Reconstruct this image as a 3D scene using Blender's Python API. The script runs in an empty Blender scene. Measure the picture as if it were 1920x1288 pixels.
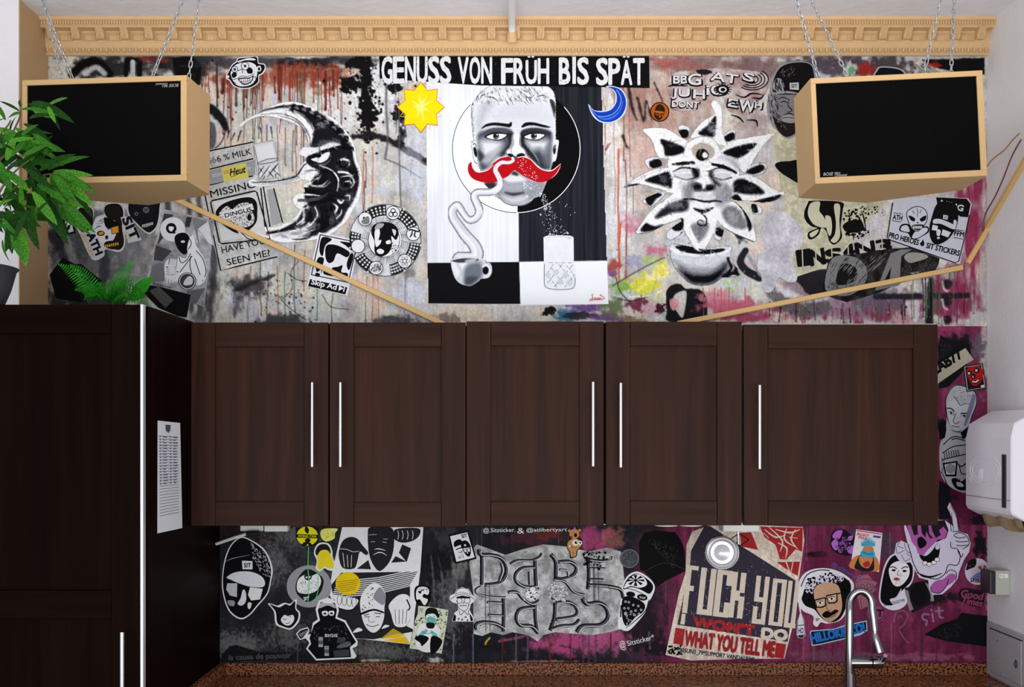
import bpy, bmesh, math, random
import numpy as np
from mathutils import Vector, Matrix, Euler
random.seed(7); RNG = np.random.default_rng(7)
SC = bpy.context.scene
COL = SC.collection

# ---------------------------------------------------------------- camera
F, D, HX, HY, CZ = 1930.0, 3.3, 960.0, 815.0, 1.664      # focal (px of a 1920 frame), wall distance, horizon point, eye height
cam = bpy.data.cameras.new('camera'); cam_o = bpy.data.objects.new('camera', cam); COL.objects.link(cam_o)
cam.sensor_width = 36.0; cam.sensor_fit = 'HORIZONTAL'; cam.lens = F/1920*36
cam.shift_y = (HY-644)/1920; cam.clip_start = 0.05
cam_o.location = (0, -D, CZ); cam_o.rotation_euler = (math.pi/2, 0, 0)
SC.camera = cam_o
# ---------------------------------------------------------------- world, lights, exposure
w = bpy.data.worlds.new('room_ambience'); SC.world = w; w.use_nodes = True
bg = w.node_tree.nodes['Background']; bg.inputs[0].default_value = (0.93, 0.96, 1.0, 1); bg.inputs[1].default_value = 1.25
def area(name, loc, target, sx, sy, power, col, spread=180):
    l = bpy.data.lights.new(name, 'AREA'); l.shape = 'RECTANGLE'; l.size = sx; l.size_y = sy; l.energy = power; l.color = col
    l.spread = math.radians(spread)
    o = bpy.data.objects.new(name, l); COL.objects.link(o); o.location = loc
    o.rotation_euler = (Vector(target)-Vector(loc)).to_track_quat('-Z', 'Y').to_euler(); return o
area('window_daylight', (0.4, -4.3, 1.05), (0.15, 0.0, 1.6), 4.8, 1.7, 106, (0.95, 0.97, 1.0))
area('added_uplight', (0.15, -1.15, 2.62), (0.15, -0.75, 2.98), 2.4, 0.3, 9.5, (1.0, 0.985, 0.965))  # added lamp out of view, facing up to brighten the ceiling
sl = bpy.data.lights.new('added_centre_spot', 'SPOT'); sl.energy = 4; sl.color = (1.0, 0.985, 0.965); sl.spot_size = math.radians(96); sl.spot_blend = 1.0; sl.shadow_soft_size = 0.22  # added lamp that brightens the middle of the mural
so = bpy.data.objects.new('added_centre_spot', sl); COL.objects.link(so); so.location = (0.2, -2.2, 2.5)
so.rotation_euler = (Vector((0.10, 0, 2.30))-so.location).to_track_quat('-Z', 'Y').to_euler()
SC.view_settings.view_transform = 'Standard'; SC.view_settings.look = 'None'
SC.view_settings.gamma = 1.0; SC.view_settings.use_curve_mapping = False
SC.view_settings.exposure = -0.42

# ---------------------------------------------------------------- helpers
def lin(c):
    c = np.asarray(c, float); return np.where(c <= 0.04045, c/12.92, ((c+0.055)/1.055)**2.4)
GAIN = 1.0
def hexc(h):
    if not isinstance(h, str): return tuple(min(v*GAIN, max(v, 236))/255 for v in h)
    if len(h) == 1: h = h*3
    if len(h) == 3: h = ''.join(ch*2 for ch in h)
    return tuple(int(h[i:i+2], 16)/255 for i in (0, 2, 4))
def P(px, py, d=0.0):
    s = (D-d)/F
    return Vector(((px-HX)*s, -d, CZ+(HY-py)*s))
def X_(px, d): return (px-HX)*(D-d)/F
def Z_(py, d): return CZ+(HY-py)*(D-d)/F

MATS = {}
def new_mat(name):
    m = bpy.data.materials.new(name); m.use_nodes = True
    return m, m.node_tree.nodes, m.node_tree.links, m.node_tree.nodes['Principled BSDF']
def mat(name, col, rough=0.5, metal=0.0, noise=0.0, nscale=40, bump=0.0, bscale=None, spec=0.5, stretch=(1,1,1), col2=None):
    if name in MATS: return MATS[name]
    m, N, L, b = new_mat(name)
    c = [float(v) for v in lin(hexc(col))]
    b.inputs['Base Color'].default_value = (*c, 1)
    b.inputs['Roughness'].default_value = rough; b.inputs['Metallic'].default_value = metal
    b.inputs['Specular IOR Level'].default_value = spec
    if noise or bump or col2:
        tc = N.new('ShaderNodeTexCoord'); mp = N.new('ShaderNodeMapping'); mp.inputs['Scale'].default_value = stretch
        L.new(tc.outputs['Object'], mp.inputs['Vector'])
    if noise or col2:
        n = N.new('ShaderNodeTexNoise'); n.inputs['Scale'].default_value = nscale; n.inputs['Detail'].default_value = 5
        L.new(mp.outputs[0], n.inputs['Vector'])
        r = N.new('ShaderNodeValToRGB')
        c2 = [float(v) for v in lin(hexc(col2))] if col2 else [v*(1-noise) for v in c]
        r.color_ramp.elements[0].position = 0.35; r.color_ramp.elements[1].position = 0.65
        r.color_ramp.elements[0].color = (*c2, 1); r.color_ramp.elements[1].color = (*c, 1)
        L.new(n.outputs['Fac'], r.inputs[0]); L.new(r.outputs[0], b.inputs['Base Color'])
    if bump:
        n2 = N.new('ShaderNodeTexNoise'); n2.inputs['Scale'].default_value = bscale or nscale; n2.inputs['Detail'].default_value = 4
        L.new(mp.outputs[0], n2.inputs['Vector'])
        bp = N.new('ShaderNodeBump'); bp.inputs['Strength'].default_value = bump; bp.inputs['Distance'].default_value = 0.004
        L.new(n2.outputs['Fac'], bp.inputs['Height']); L.new(bp.outputs[0], b.inputs['Normal'])
    MATS[name] = m; return m
def paint(col):
    c = hexc(col); return mat('print_%02x%02x%02x' % tuple(int(v*255) for v in c), tuple(v*255/GAIN for v in c), rough=0.75, spec=0.06, noise=0.06, nscale=60)

def link(name, me, parent=None, m=None, smooth=False):
    o = bpy.data.objects.new(name, me); COL.objects.link(o)
    if parent is not None: o.parent = parent
    if m is not None and not me.materials: me.materials.append(m)
    if smooth: me.shade_smooth()
    return o
def tag(o, label=None, cat=None, group=None, kind=None):
    if label: o['label'] = label
    if cat: o['category'] = cat
    if group: o['group'] = group
    if kind: o['kind'] = kind
    return o
def empty(name, loc=(0,0,0), rot=(0,0,0)):
    o = bpy.data.objects.new(name, None); COL.objects.link(o); o.location = loc; o.rotation_euler = rot; o.empty_display_size = 0.05; return o

class MB:
    def __init__(s): s.b = bmesh.new()
    def box(s, x0, x1, y0, y1, z0, z1, bev=0.0, seg=1, M=None):
        r = bmesh.ops.create_cube(s.b, size=1.0)['verts']
        T = Matrix.Translation(((x0+x1)/2, (y0+y1)/2, (z0+z1)/2)) @ Matrix.Diagonal((abs(x1-x0), abs(y1-y0), abs(z1-z0), 1))
        bmesh.ops.transform(s.b, matrix=T, verts=r)
        if bev:
            es = list({e for v in r for e in v.link_edges})
            q = bmesh.ops.bevel(s.b, geom=es, offset=bev, segments=seg, affect='EDGES', profile=0.5)
            r = list({v for f in q['faces'] for v in f.verts} | {v for v in r if v.is_valid})
        if M is not None: bmesh.ops.transform(s.b, matrix=M, verts=[v for v in r if v.is_valid])
        return s
    def tube(s, pts, r, n=8, cap=True, closed=False):
        pts = [Vector(p) for p in pts]; rings = []; k = len(pts); up = None
        for i, p in enumerate(pts):
            if closed: t = pts[(i+1) % k]-pts[i-1]
            else: t = pts[min(i+1, k-1)]-pts[max(i-1, 0)]
            t.normalize()
            if up is None:
                up = Vector((0,0,1)) if abs(t.z) < 0.9 else Vector((1,0,0))
            a = t.cross(up)
            if a.length < 1e-6: a = t.cross(Vector((0,1,0)))
            a.normalize(); bb = a.cross(t).normalized(); up = bb
            rr = r[i] if isinstance(r, (list, tuple)) else r
            rings.append([s.b.verts.new(p+a*math.cos(2*math.pi*j/n)*rr+bb*math.sin(2*math.pi*j/n)*rr) for j in range(n)])
        m = k if closed else k-1
        for i in range(m):
            A, B = rings[i], rings[(i+1) % k]
            for j in range(n): s.b.faces.new((A[j], A[(j+1) % n], B[(j+1) % n], B[j]))
        if cap and not closed:
            s.b.faces.new(rings[0][::-1]); s.b.faces.new(rings[-1])
        return s
    def lathe(s, prof, n=24, M=None):
        rings = []; vs = []
        for r, z in prof:
            ring = [s.b.verts.new((r*math.cos(2*math.pi*j/n), r*math.sin(2*math.pi*j/n), z)) for j in range(n)]
            rings.append(ring); vs += ring
        for A, B in zip(rings, rings[1:]):
            for j in range(n): s.b.faces.new((A[j], A[(j+1) % n], B[(j+1) % n], B[j]))
        s.b.faces.new(rings[0][::-1]); s.b.faces.new(rings[-1])
        if M is not None: bmesh.ops.transform(s.b, matrix=M, verts=vs)
        return s
    def prism(s, poly, axis_from, axis_to, M=None):
        """poly: list of 3-D points; extruded by vector axis_to-axis_from"""
        v = Vector(axis_to)-Vector(axis_from)
        A = [s.b.verts.new(Vector(p)) for p in poly]; B = [s.b.verts.new(Vector(p)+v) for p in poly]
        n = len(poly); s.b.faces.new(A[::-1]); s.b.faces.new(B)
        for j in range(n): s.b.faces.new((A[j], A[(j+1) % n], B[(j+1) % n], B[j]))
        if M is not None: bmesh.ops.transform(s.b, matrix=M, verts=A+B)
        return s
    def faces(s, vs, fs):
        V = [s.b.verts.new(v) for v in vs]
        for f in fs: s.b.faces.new([V[i] for i in f])
        return s
    def mesh(s, name):
        bmesh.ops.recalc_face_normals(s.b, faces=s.b.faces)
        me = bpy.data.meshes.new(name); s.b.to_mesh(me); s.b.free(); return me
    def build(s, name, m, parent=None, smooth=False):
        me = s.mesh(name)
        o = link(name, me, parent, m)
        if smooth:
            me.shade_smooth()
            try: me.set_sharp_from_angle(angle=math.radians(40))
            except Exception: pass
        return o

def catmull(pts, closed=True, sub=5):
    pts = [np.array(p, float) for p in pts]; n = len(pts); out = []
    rng = range(n) if closed else range(n-1)
    for i in rng:
        g = (lambda k: pts[k % n]) if closed else (lambda k: pts[min(max(k, 0), n-1)])
        p0, p1, p2, p3 = g(i-1), g(i), g(i+1), g(i+2)
        for t in np.linspace(0, 1, sub, endpoint=False):
            out.append(0.5*((2*p1)+(-p0+p2)*t+(2*p0-5*p1+4*p2-p3)*t*t+(-p0+3*p1-3*p2+p3)*t**3))
    if not closed: out.append(pts[-1])
    return out

# ---------------------------------------------------------------- flat art: paper / paint built as real layers on the wall
FONT_CACHE = {}
def text_polys(txt, bold=0.0):
    key = (txt, bold)
    if key not in FONT_CACHE:
        cu = bpy.data.curves.new('t', 'FONT'); cu.body = txt; cu.size = 1.0; cu.offset = bold; cu.resolution_u = 3
        ob = bpy.data.objects.new('t', cu)
        dg = bpy.context.evaluated_depsgraph_get()
        COL.objects.link(ob); dg.update()
        me = bpy.data.meshes.new_from_object(ob.evaluated_get(dg))
        v = np.array([vv.co[:2] for vv in me.vertices]) if len(me.vertices) else np.zeros((0, 2))
        f = [list(p.vertices) for p in me.polygons]
        bpy.data.objects.remove(ob); bpy.data.curves.remove(cu); bpy.data.meshes.remove(me)
        FONT_CACHE[key] = (v, f)
    return FONT_CACHE[key]

class Art:
    """one sheet (paper mesh, top level) and printed layers on it (children); coordinates are measured on the wall plane"""
    STEP = 0.00004
    def __init__(s, name, label, cat, out, col, d=0.002, org=(0, 0), k=1.0, sm=0, group=None, part='print', th=0.0006, parent=None):
        s.org, s.k, s.d0 = org, k, d
        pts = [s.m(p) for p in (catmull(out, True, 4) if sm else out)]
        mb = MB(); A = [P(x, y, d) for x, y in pts]
        # project along the wall normal, not along the view: paper stands straight off the wall
        n = len(A); vs = [a+Vector((0, th, 0)) for a in A]+A
        fs = [list(range(n))[::-1], [n+i for i in range(n)]]+[[i, (i+1) % n, n+(i+1) % n, n+i] for i in range(n)]
        me = bpy.data.meshes.new(name); me.from_pydata([tuple(v) for v in vs], [], fs)
        s.o = link(name, me, parent, paint(col) if not isinstance(col, bpy.types.Material) else col)
        if cat: tag(s.o, label, cat, group)
        elif label: s.o['label'] = label
        s.out = pts; s.z = d+s.STEP; s._new(part)
    def _new(s, part): s.pn = part; s.V = []; s.Fc = []; s.mi = []; s.ms = []
    def m(s, p): return (s.org[0]+p[0]/s.k, s.org[1]+p[1]/s.k)
    def mottle(s, c1, c2, ns=8, res=1.6, seed=1, streak=1.0):
        """uneven printed / weathered ground over the whole sheet"""
        xs = [q[0] for q in s.out]; ys = [q[1] for q in s.out]; cv = Canvas(min(xs), min(ys), max(xs), max(ys), res)
        cv.f(c1, s.out, .5, 1, 0); t = np.clip((vnoise(cv.h, cv.w, ns*streak/res, ns/res, 5, seed)-.5)*2.6+.5, 0, 1)[..., None]
        cv.rgb = np.array(hexc(c1))*(1-t)+np.array(hexc(c2))*t; cv.grain(.12, 2, 2, seed)
        cv.emit('ground', s.o, s.z, .7); s.z += s.STEP*2; return s
    def part(s, name): s.end(); s._new(name); return s
    def _mat(s, col):
        m = paint(col)
        if m not in s.ms: s.ms.append(m)
        return s.ms.index(m)
    def _add(s, pts, faces, col):
        b = len(s.V); s.V += [tuple(P(*s.m(p), s.z)) for p in pts]; i = s._mat(col)
        for f in faces: s.Fc.append([b+j for j in f]); s.mi.append(i)
        s.z += s.STEP
    def p(s, col, pts, sm=0):
        if sm: pts = catmull(pts, True, 4 if sm is True or sm == 1 else sm)
        s._add(pts, [list(range(len(pts)))], col); return s
    def e(s, col, x, y, r, ry=None, rot=0, n=22):
        ry = r if ry is None else ry; a = math.radians(rot)
        pts = []
        for i in range(n):
            t = 2*math.pi*i/n; u, v = r*math.cos(t), ry*math.sin(t)
            pts.append((x+u*math.cos(a)-v*math.sin(a), y+u*math.sin(a)+v*math.cos(a)))
        s._add(pts, [list(range(n))], col); return s
    def ring(s, col, x, y, r, w, ry=None, n=28):
        ry = r if ry is None else ry
        return s.l(col, [(x+r*math.cos(2*math.pi*i/n), y+ry*math.sin(2*math.pi*i/n)) for i in range(n)], w, closed=True, sm=0)
    def l(s, col, pts, w, closed=False, sm=1):
        if sm and len(pts) > 2: pts = catmull(pts, closed, 4)
        pts = [np.array(p, float) for p in pts]; n = len(pts); A = []; B = []
        for i in range(n):
            if closed: t = pts[(i+1) % n]-pts[i-1]
            else: t = pts[min(i+1, n-1)]-pts[max(i-1, 0)]
            t = t/(np.linalg.norm(t)+1e-9); nn = np.array([-t[1], t[0]])
            if isinstance(w, (tuple, list)):
                q = i/max(n-1, 1)*(len(w)-1); j = min(int(q), len(w)-2); ww = w[j]+(w[j+1]-w[j])*(q-j)
            else: ww = w
            A.append(pts[i]+nn*ww/2); B.append(pts[i]-nn*ww/2)
        m = n if closed else n-1
        s._add(A+B, [[i, (i+1) % n, n+(i+1) % n, n+i] for i in range(m)], col); return s
    def t(s, col, txt, x, y, h, w=None, rot=0, bold=0.0, shear=0.0):
        v, f = text_polys(txt)
        if len(v) == 0: return s
        hh = 0.73; mn = v[:, 0].min(); mx = v[:, 0].max()
        sx = (w/(mx-mn)) if w else h/hh; sy = h/hh
        u = (v[:, 0]-mn)*sx; q = -v[:, 1]*sy; u = u-q*shear
        a = math.radians(rot); X = x+u*math.cos(a)-q*math.sin(a); Y = y+u*math.sin(a)+q*math.cos(a)
        st = s.STEP; bb = bold*sy*1.05; bx = min(bb, bold*sx*1.3)
        for dx, dy in [(0, 0)]+([(bx, bb*.6), (-bx, -bb*.6), (bx*.6, -bb), (-bx*.6, bb)] if bold else []):
            s.STEP = st*.3; s._add(list(zip(X+dx, Y+dy)), f, col)
        s.STEP = st; return s
    def dots(s, col, n, poly, r0, r1, seed=1):
        rg = random.Random(seed); xs = [p[0] for p in poly]; ys = [p[1] for p in poly]; k = 0; V = []; Fs = []
        while k < n:
            x, y = rg.uniform(min(xs), max(xs)), rg.uniform(min(ys), max(ys)); k += 1
            if not inpoly(x, y, poly): continue
            r = rg.uniform(r0, r1); b = len(V)
            V += [(x+r*rg.uniform(.6, 1.2)*math.cos(a), y+r*rg.uniform(.6, 1.2)*math.sin(a)) for a in (0, 1.05, 2.1, 3.14, 4.2, 5.2)]
            Fs.append([b+i for i in range(6)])
        s._add(V, Fs, col); return s
    def hatch(s, col, n, poly, L, w, ang, jit=15, seed=1):
        """n short ink ticks inside poly"""
        rg = random.Random(seed); xs = [p[0] for p in poly]; ys = [p[1] for p in poly]; V = []; Fs = []
        for _ in range(n):
            x, y = rg.uniform(min(xs), max(xs)), rg.uniform(min(ys), max(ys))
            if not inpoly(x, y, poly): continue
            a = math.radians(ang+rg.uniform(-jit, jit)); l = L*rg.uniform(.5, 1.2)/2; ww = w*rg.uniform(.5, 1.2)/2
            c, d = math.cos(a), math.sin(a); b = len(V)
            V += [(x-l*c, y-l*d), (x-ww*d, y+ww*c), (x+l*c, y+l*d), (x+ww*d, y-ww*c)]; Fs.append([b, b+1, b+2, b+3])
        s._add(V, Fs, col); return s
    def end(s):
        if s.V:
            me = bpy.data.meshes.new(s.pn); me.from_pydata(s.V, [], s.Fc)
            for m in s.ms: me.materials.append(m)
            me.polygons.foreach_set('material_index', s.mi)
            o = link(s.pn, me, s.o)
            if s.pn == 'spatter': o['kind'] = 'stuff'
        s.V = []
        return s
def inpoly(x, y, poly):
    r = False; j = len(poly)-1
    for i in range(len(poly)):
        xi, yi = poly[i]; xj, yj = poly[j]
        if (yi > y) != (yj > y) and x < (xj-xi)*(y-yi)/(yj-yi)+xi: r = not r
        j = i
    return r

def vnoise(h, w, sy, sx, oct=3, seed=0):
    """value noise on an h x w grid, feature size sy, sx (cells)"""
    rg = np.random.default_rng(seed); out = np.zeros((h, w)); amp = 1; tot = 0
    for o in range(oct):
        gy, gx = int(h/sy)+3, int(w/sx)+3
        g = rg.random((gy, gx)); y = np.arange(h)/sy; x = np.arange(w)/sx
        yi = y.astype(int); xi = x.astype(int); fy = (y-yi); fx = (x-xi); fy = fy*fy*(3-2*fy); fx = fx*fx*(3-2*fx)
        a = g[yi][:, xi]; b = g[yi][:, xi+1]; c = g[yi+1][:, xi]; d = g[yi+1][:, xi+1]
        out += amp*((a*(1-fx)+b*fx)*(1-fy)[:, None]+(c*(1-fx)+d*fx)*fy[:, None]); tot += amp
        amp *= 0.5; sy = max(sy/2, 1); sx = max(sx/2, 1)
    return out/tot

def paint_attr_mat():
    if 'brush_paint' in MATS: return MATS['brush_paint']
    m, N, L, b = new_mat('brush_paint')
    a = N.new('ShaderNodeAttribute'); a.attribute_name = 'Col'; L.new(a.outputs['Color'], b.inputs['Base Color'])
    b.inputs['Roughness'].default_value = 0.75; b.inputs['Specular IOR Level'].default_value = 0.06
    n = N.new('ShaderNodeTexNoise'); n.inputs['Scale'].default_value = 220
    bp = N.new('ShaderNodeBump'); bp.inputs['Strength'].default_value = 0.12; bp.inputs['Distance'].default_value = 0.002
    L.new(n.outputs['Fac'], bp.inputs['Height']); L.new(bp.outputs[0], b.inputs['Normal'])
    MATS['brush_paint'] = m; return m

class Canvas:
    """hand-painted layer: brush colours worked out per vertex of a fine mesh lying on the wall"""
    def __init__(s, x0, y0, x1, y1, res=1.5, org=(0, 0), k=1.0, base=None):
        s.x0, s.y0, s.res, s.org, s.k = x0, y0, res, org, k
        s.w = int((x1-x0)/res)+1; s.h = int((y1-y0)/res)+1
        s.X, s.Y = np.meshgrid(x0+np.arange(s.w)*res, y0+np.arange(s.h)*res)
        s.rgb = np.zeros((s.h, s.w, 3)); s.al = np.zeros((s.h, s.w))
        if base is not None: s.rgb[:] = hexc(base); s.al[:] = 1
    def mp(s, pts): return [np.array((s.org[0]+p[0]/s.k, s.org[1]+p[1]/s.k)) for p in pts]
    def _win(s, pts, pad):
        xs = [p[0] for p in pts]; ys = [p[1] for p in pts]
        i0 = max(int((min(xs)-pad-s.x0)/s.res), 0); i1 = min(int((max(xs)+pad-s.x0)/s.res)+2, s.w)
        j0 = max(int((min(ys)-pad-s.y0)/s.res), 0); j1 = min(int((max(ys)+pad-s.y0)/s.res)+2, s.h)
        return slice(j0, max(j1, j0)), slice(i0, max(i1, i0))
    def _put(s, W, a, col, keep):
        c = np.array(hexc(col)); a = np.clip(a, 0, 1)
        s.rgb[W] = s.rgb[W]*(1-a[..., None])+c*a[..., None]
        if not keep: s.al[W] = np.maximum(s.al[W], a)
    def f(s, col, pts, soft=0.8, a=1.0, sm=1, keep=False, nz=0, nzs=(6, 6)):
        q = s.mp(catmull(pts, True, 4) if sm else pts); soft = soft/s.k**.72
        W = s._win(q, soft*2+2+nz*2); X, Y = s.X[W], s.Y[W]
        if X.size == 0: return s
        dist = np.full(X.shape, 1e9); ins = np.zeros(X.shape, bool); j = len(q)-1
        for i in range(len(q)):
            ax, ay = q[j]; bx, by = q[i]; dx, dy = bx-ax, by-ay
            t = np.clip(((X-ax)*dx+(Y-ay)*dy)/(dx*dx+dy*dy+1e-9), 0, 1)
            dist = np.minimum(dist, (X-ax-t*dx)**2+(Y-ay-t*dy)**2)
            if ay != by: ins ^= ((ay > Y) != (by > Y)) & (X < (bx-ax)*(Y-ay)/(by-ay)+ax)
            j = i
        sd = np.sqrt(dist); sd = np.where(ins, sd, -sd)
        if nz: sd = sd+(vnoise(X.shape[0], X.shape[1], nzs[0], nzs[1], 3, int(abs(q[0][0]*7+q[0][1]*3)))-0.5)*2*nz
        s._put(W, a*np.clip(0.5+sd/(2*max(soft, .3)), 0, 1), col, keep); return s
    def s(s, col, pts, w, soft=0.8, a=1.0, sm=1, keep=True, closed=False, nz=0, nzs=(5, 5)):
        q = catmull(pts, closed, 4) if sm and len(pts) > 2 else list(pts)
        soft = soft/s.k**.72; q = s.mp(q); wl = [w] if not isinstance(w, (tuple, list)) else list(w); wl = [v/s.k for v in wl]
        if closed: q = q+[q[0]]
        W = s._win(q, max(wl)/2+soft*2+2+nz); X, Y = s.X[W], s.Y[W]
        if X.size == 0: return s
        best = np.full(X.shape, -1e9); n = len(q)
        for i in range(n-1):
            ax, ay = q[i]; bx, by = q[i+1]; dx, dy = bx-ax, by-ay
            t = np.clip(((X-ax)*dx+(Y-ay)*dy)/(dx*dx+dy*dy+1e-9), 0, 1)
            dd = np.sqrt((X-ax-t*dx)**2+(Y-ay-t*dy)**2)
            if len(wl) == 1: ww = wl[0]
            else:
                g = (i+t)/(n-1)*(len(wl)-1); gi = np.minimum(g.astype(int), len(wl)-2); fr = g-gi; wa = np.array(wl); ww = wa[gi]*(1-fr)+wa[gi+1]*fr
            best = np.maximum(best, ww/2-dd)
        if nz: best = best+(vnoise(X.shape[0], X.shape[1], nzs[0], nzs[1], 3, int(abs(q[0][0]*7+q[0][1]*3)))-0.5)*2*nz
        s._put(W, a*np.clip(0.5+best/(2*max(soft, .3)), 0, 1), col, keep); return s
    def e(s, col, x, y, r, ry=None, soft=0.8, a=1.0, keep=True, nz=0):
        ry = r if ry is None else ry
        return s.f(col, [(x+r*math.cos(t), y+ry*math.sin(t)) for t in np.linspace(0, 6.283, 14, endpoint=False)], soft, a, 1, keep, nz)
    def spl(s, col, n, cx, cy, rx, ry, r0, r1, a=1.0, seed=0):
        rg = random.Random(seed)
        for _ in range(n):
            x = rg.gauss(cx, rx); y = rg.gauss(cy, ry); r = r0+(r1-r0)*rg.random()**3
            q = s.mp([(x, y)]); W = s._win(q, r+3); X, Y = s.X[W], s.Y[W]
            if X.size == 0: continue
            dd = np.hypot(X-q[0][0], (Y-q[0][1])*rg.uniform(.7, 1.2)); s._put(W, a*np.clip(.5+(r/s.k-dd)/1.4, 0, 1), col, True)
        return s
    def cloud(s, col, cx, cy, rx, ry, a=1.0, soft=0.5, nz=0.8, ns=(8, 8), seed=0, oct=4):
        """blotch with torn noisy edge, radius rx, ry"""
        q = s.mp([(cx-rx*1.7/1, cy-ry*1.7), (cx+rx*1.7, cy+ry*1.7)]); W = s._win(q, 0); X, Y = s.X[W], s.Y[W]
        if X.size == 0: return s
        c = s.mp([(cx, cy)])[0]; r = np.hypot((X-c[0])/(rx/s.k), (Y-c[1])/(ry/s.k))
        n = vnoise(X.shape[0], X.shape[1], max(ns[0]/s.res, 1), max(ns[1]/s.res, 1), oct, seed)-0.5
        s._put(W, a*np.clip((1-r+n*2*nz)/soft, 0, 1), col, True); return s
    def smear(s, n, L, w, seed=0, a=.75, cut=1.0):
        """drag paint along short bristle strokes that follow the edges"""
        rg = np.random.default_rng(seed); ys, xs = np.nonzero(s.al > .6); lum = s.rgb.mean(-1); gy, gx = np.gradient(lum)
        for q in rg.integers(0, len(ys), n):
            j, i = ys[q], xs[q]; g = np.array([gx[j, i], gy[j, i]]); m = np.hypot(*g)
            t = np.array([-g[1], g[0]])/m if m > .01 else np.array([math.cos(q), math.sin(q)])
            t = t+rg.normal(0, .35, 2); l = L*rg.uniform(.4, 1.3); x, y = s.X[j, i], s.Y[j, i]
            c = s.rgb[j, i]*rg.uniform(.86, 1.12)+(rg.random()-.5)*.06
            o, k = s.org, s.k; s.org, s.k = (0, 0), 1.0
            s.s(tuple(np.clip(c, .02, .95)*255), [(x-t[0]*l/2, y-t[1]*l/2), (x+t[0]*l/2, y+t[1]*l/2)], (w*.3, w*rg.uniform(.6, 1.2), w*.2), .5, a, sm=0); s.org, s.k = o, k
        return s
    def punch(s, c, p=.46): s.rgb = np.clip((s.rgb-p)*c+p, .03, .93); return s
    def grain(s, amt, sy=2, sx=2, seed=0):
        s.rgb *= (1+(vnoise(s.h, s.w, sy, sx, 2, seed)-.5)*2*amt)[..., None]; return s
    def emit(s, name, parent, d, thr=0.5, label=None):
        ok = (s.al[:-1, :-1]+s.al[1:, :-1]+s.al[:-1, 1:]+s.al[1:, 1:])/4 > thr
        idx = np.arange(s.h*s.w).reshape(s.h, s.w)
        q = np.stack([idx[:-1, :-1], idx[1:, :-1], idx[1:, 1:], idx[:-1, 1:]], -1)[ok]
        used = np.zeros(s.h*s.w, bool); used[q.ravel()] = True; remap = np.cumsum(used)-1
        sc = (D-d)/F
        co = np.stack([(s.X-HX)*sc, np.full(s.X.shape, -d), CZ+(HY-s.Y)*sc], -1).reshape(-1, 3)[used]
        cc = np.concatenate([lin(np.clip(s.rgb, 0.0, 1)), np.ones((s.h, s.w, 1))], -1).reshape(-1, 4)[used]
        me = bpy.data.meshes.new(name); nf = len(q); q = remap[q]
        me.vertices.add(len(co)); me.vertices.foreach_set('co', co.ravel().astype('f'))
        me.loops.add(nf*4); me.loops.foreach_set('vertex_index', q.ravel().astype('i'))
        me.polygons.add(nf); me.polygons.foreach_set('loop_start', (np.arange(nf)*4).astype('i'))
        me.update(calc_edges=True)
        at = me.color_attributes.new('Col', 'FLOAT_COLOR', 'POINT'); at.data.foreach_set('color', cc.ravel().astype('f'))
        o = link(name, me, parent, paint_attr_mat()); o.matrix_parent_inverse = Matrix.Translation(parent.location).inverted()
        if label: o['label'] = label
        return o
# ================================================================ the room
XL, XR = X_(90, 0), X_(1851, 0)          # back wall ends
ZC = 2.979                                # ceiling
plaster = mat('white_plaster', (228, 226, 229), 0.85, noise=0.05, nscale=6, bump=0.35, bscale=120)
plaster_c = mat('ceiling_plaster', (232, 230, 234), 0.85, noise=0.06, nscale=5, bump=0.8, bscale=26)
tan = mat('tan_wall_paint', (186, 152, 112), 0.7, noise=0.05, nscale=9, bump=0.2, bscale=90)
tan_trim = mat('tan_trim_paint', (214, 178, 130), 0.6, noise=0.07, nscale=30)
o = MB().box(XL-0.2, XR+0.2, 0.0, 0.15, 0, ZC+0.2).build('wall_back', plaster); tag(o, 'back wall covered in stickers and painted murals', kind='structure'); WALL = o
o = MB().box(XR, XR+0.15, -1.5, 0.0, 0, ZC+0.2).build('wall_right', plaster); tag(o, 'white plastered side wall', kind='structure')
o = MB().box(XL-1.2, XL-0.003, -0.19, 0.0, 0, ZC+0.2).build('wall_left', plaster); tag(o, 'white pier with a tan side', kind='structure')
p = MB().box(XL-0.003, XL, -0.19, 0.0, 0, ZC).build('pier_side', tan, o)
o = MB().box(XL-1.2, XR+0.15, -2.9, 0.0, ZC, ZC+0.15).build('ceiling', plaster_c); tag(o, 'uneven white plaster ceiling', kind='structure')
o = MB().box(XL-1.2, XR+0.15, -4.6, 0.0, -0.1, 0).build('floor', mat('floor_tile', (206, 200, 192), 0.5, noise=0.08, nscale=5)); tag(o, 'pale floor, lightened to bounce light upward', kind='structure')  # unseen floor made pale so it bounces light onto the speaker undersides

# ---------------------------------------------------------------- cornice
ct = tag(empty('trim_1', (0, 0, ZC)), 'tan stucco cornice with brackets and beading under the ceiling', kind='structure')
zb = Z_(106, 0.0)                         # underside
H = ZC-zb
prof = [(0, 0), (.010, 0), (.014, .004), (.016, .020), (.018, .022), (.018, .036), (.020, .038), (.020, .040), (.022, .074), (.052, .074),
        (.052, .078), (.056, .080), (.056, .092), (.062, .095), (.066, .103), (0, .103)]
kz = H/0.103
def zc(v): return zb+v*kz
xa, xb = X_(74, .06), XR
b = MB(); L_ = [b.b.verts.new((xa if d > .03 else XL, -d, zc(z))) for d, z in prof]; R_ = [b.b.verts.new((xb, -d, zc(z))) for d, z in prof]
for i in range(len(prof)):
    j = (i+1) % len(prof); b.b.faces.new((L_[i], L_[j], R_[j], R_[i]))
b.b.faces.new(L_[::-1]); b.b.faces.new(R_)
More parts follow.
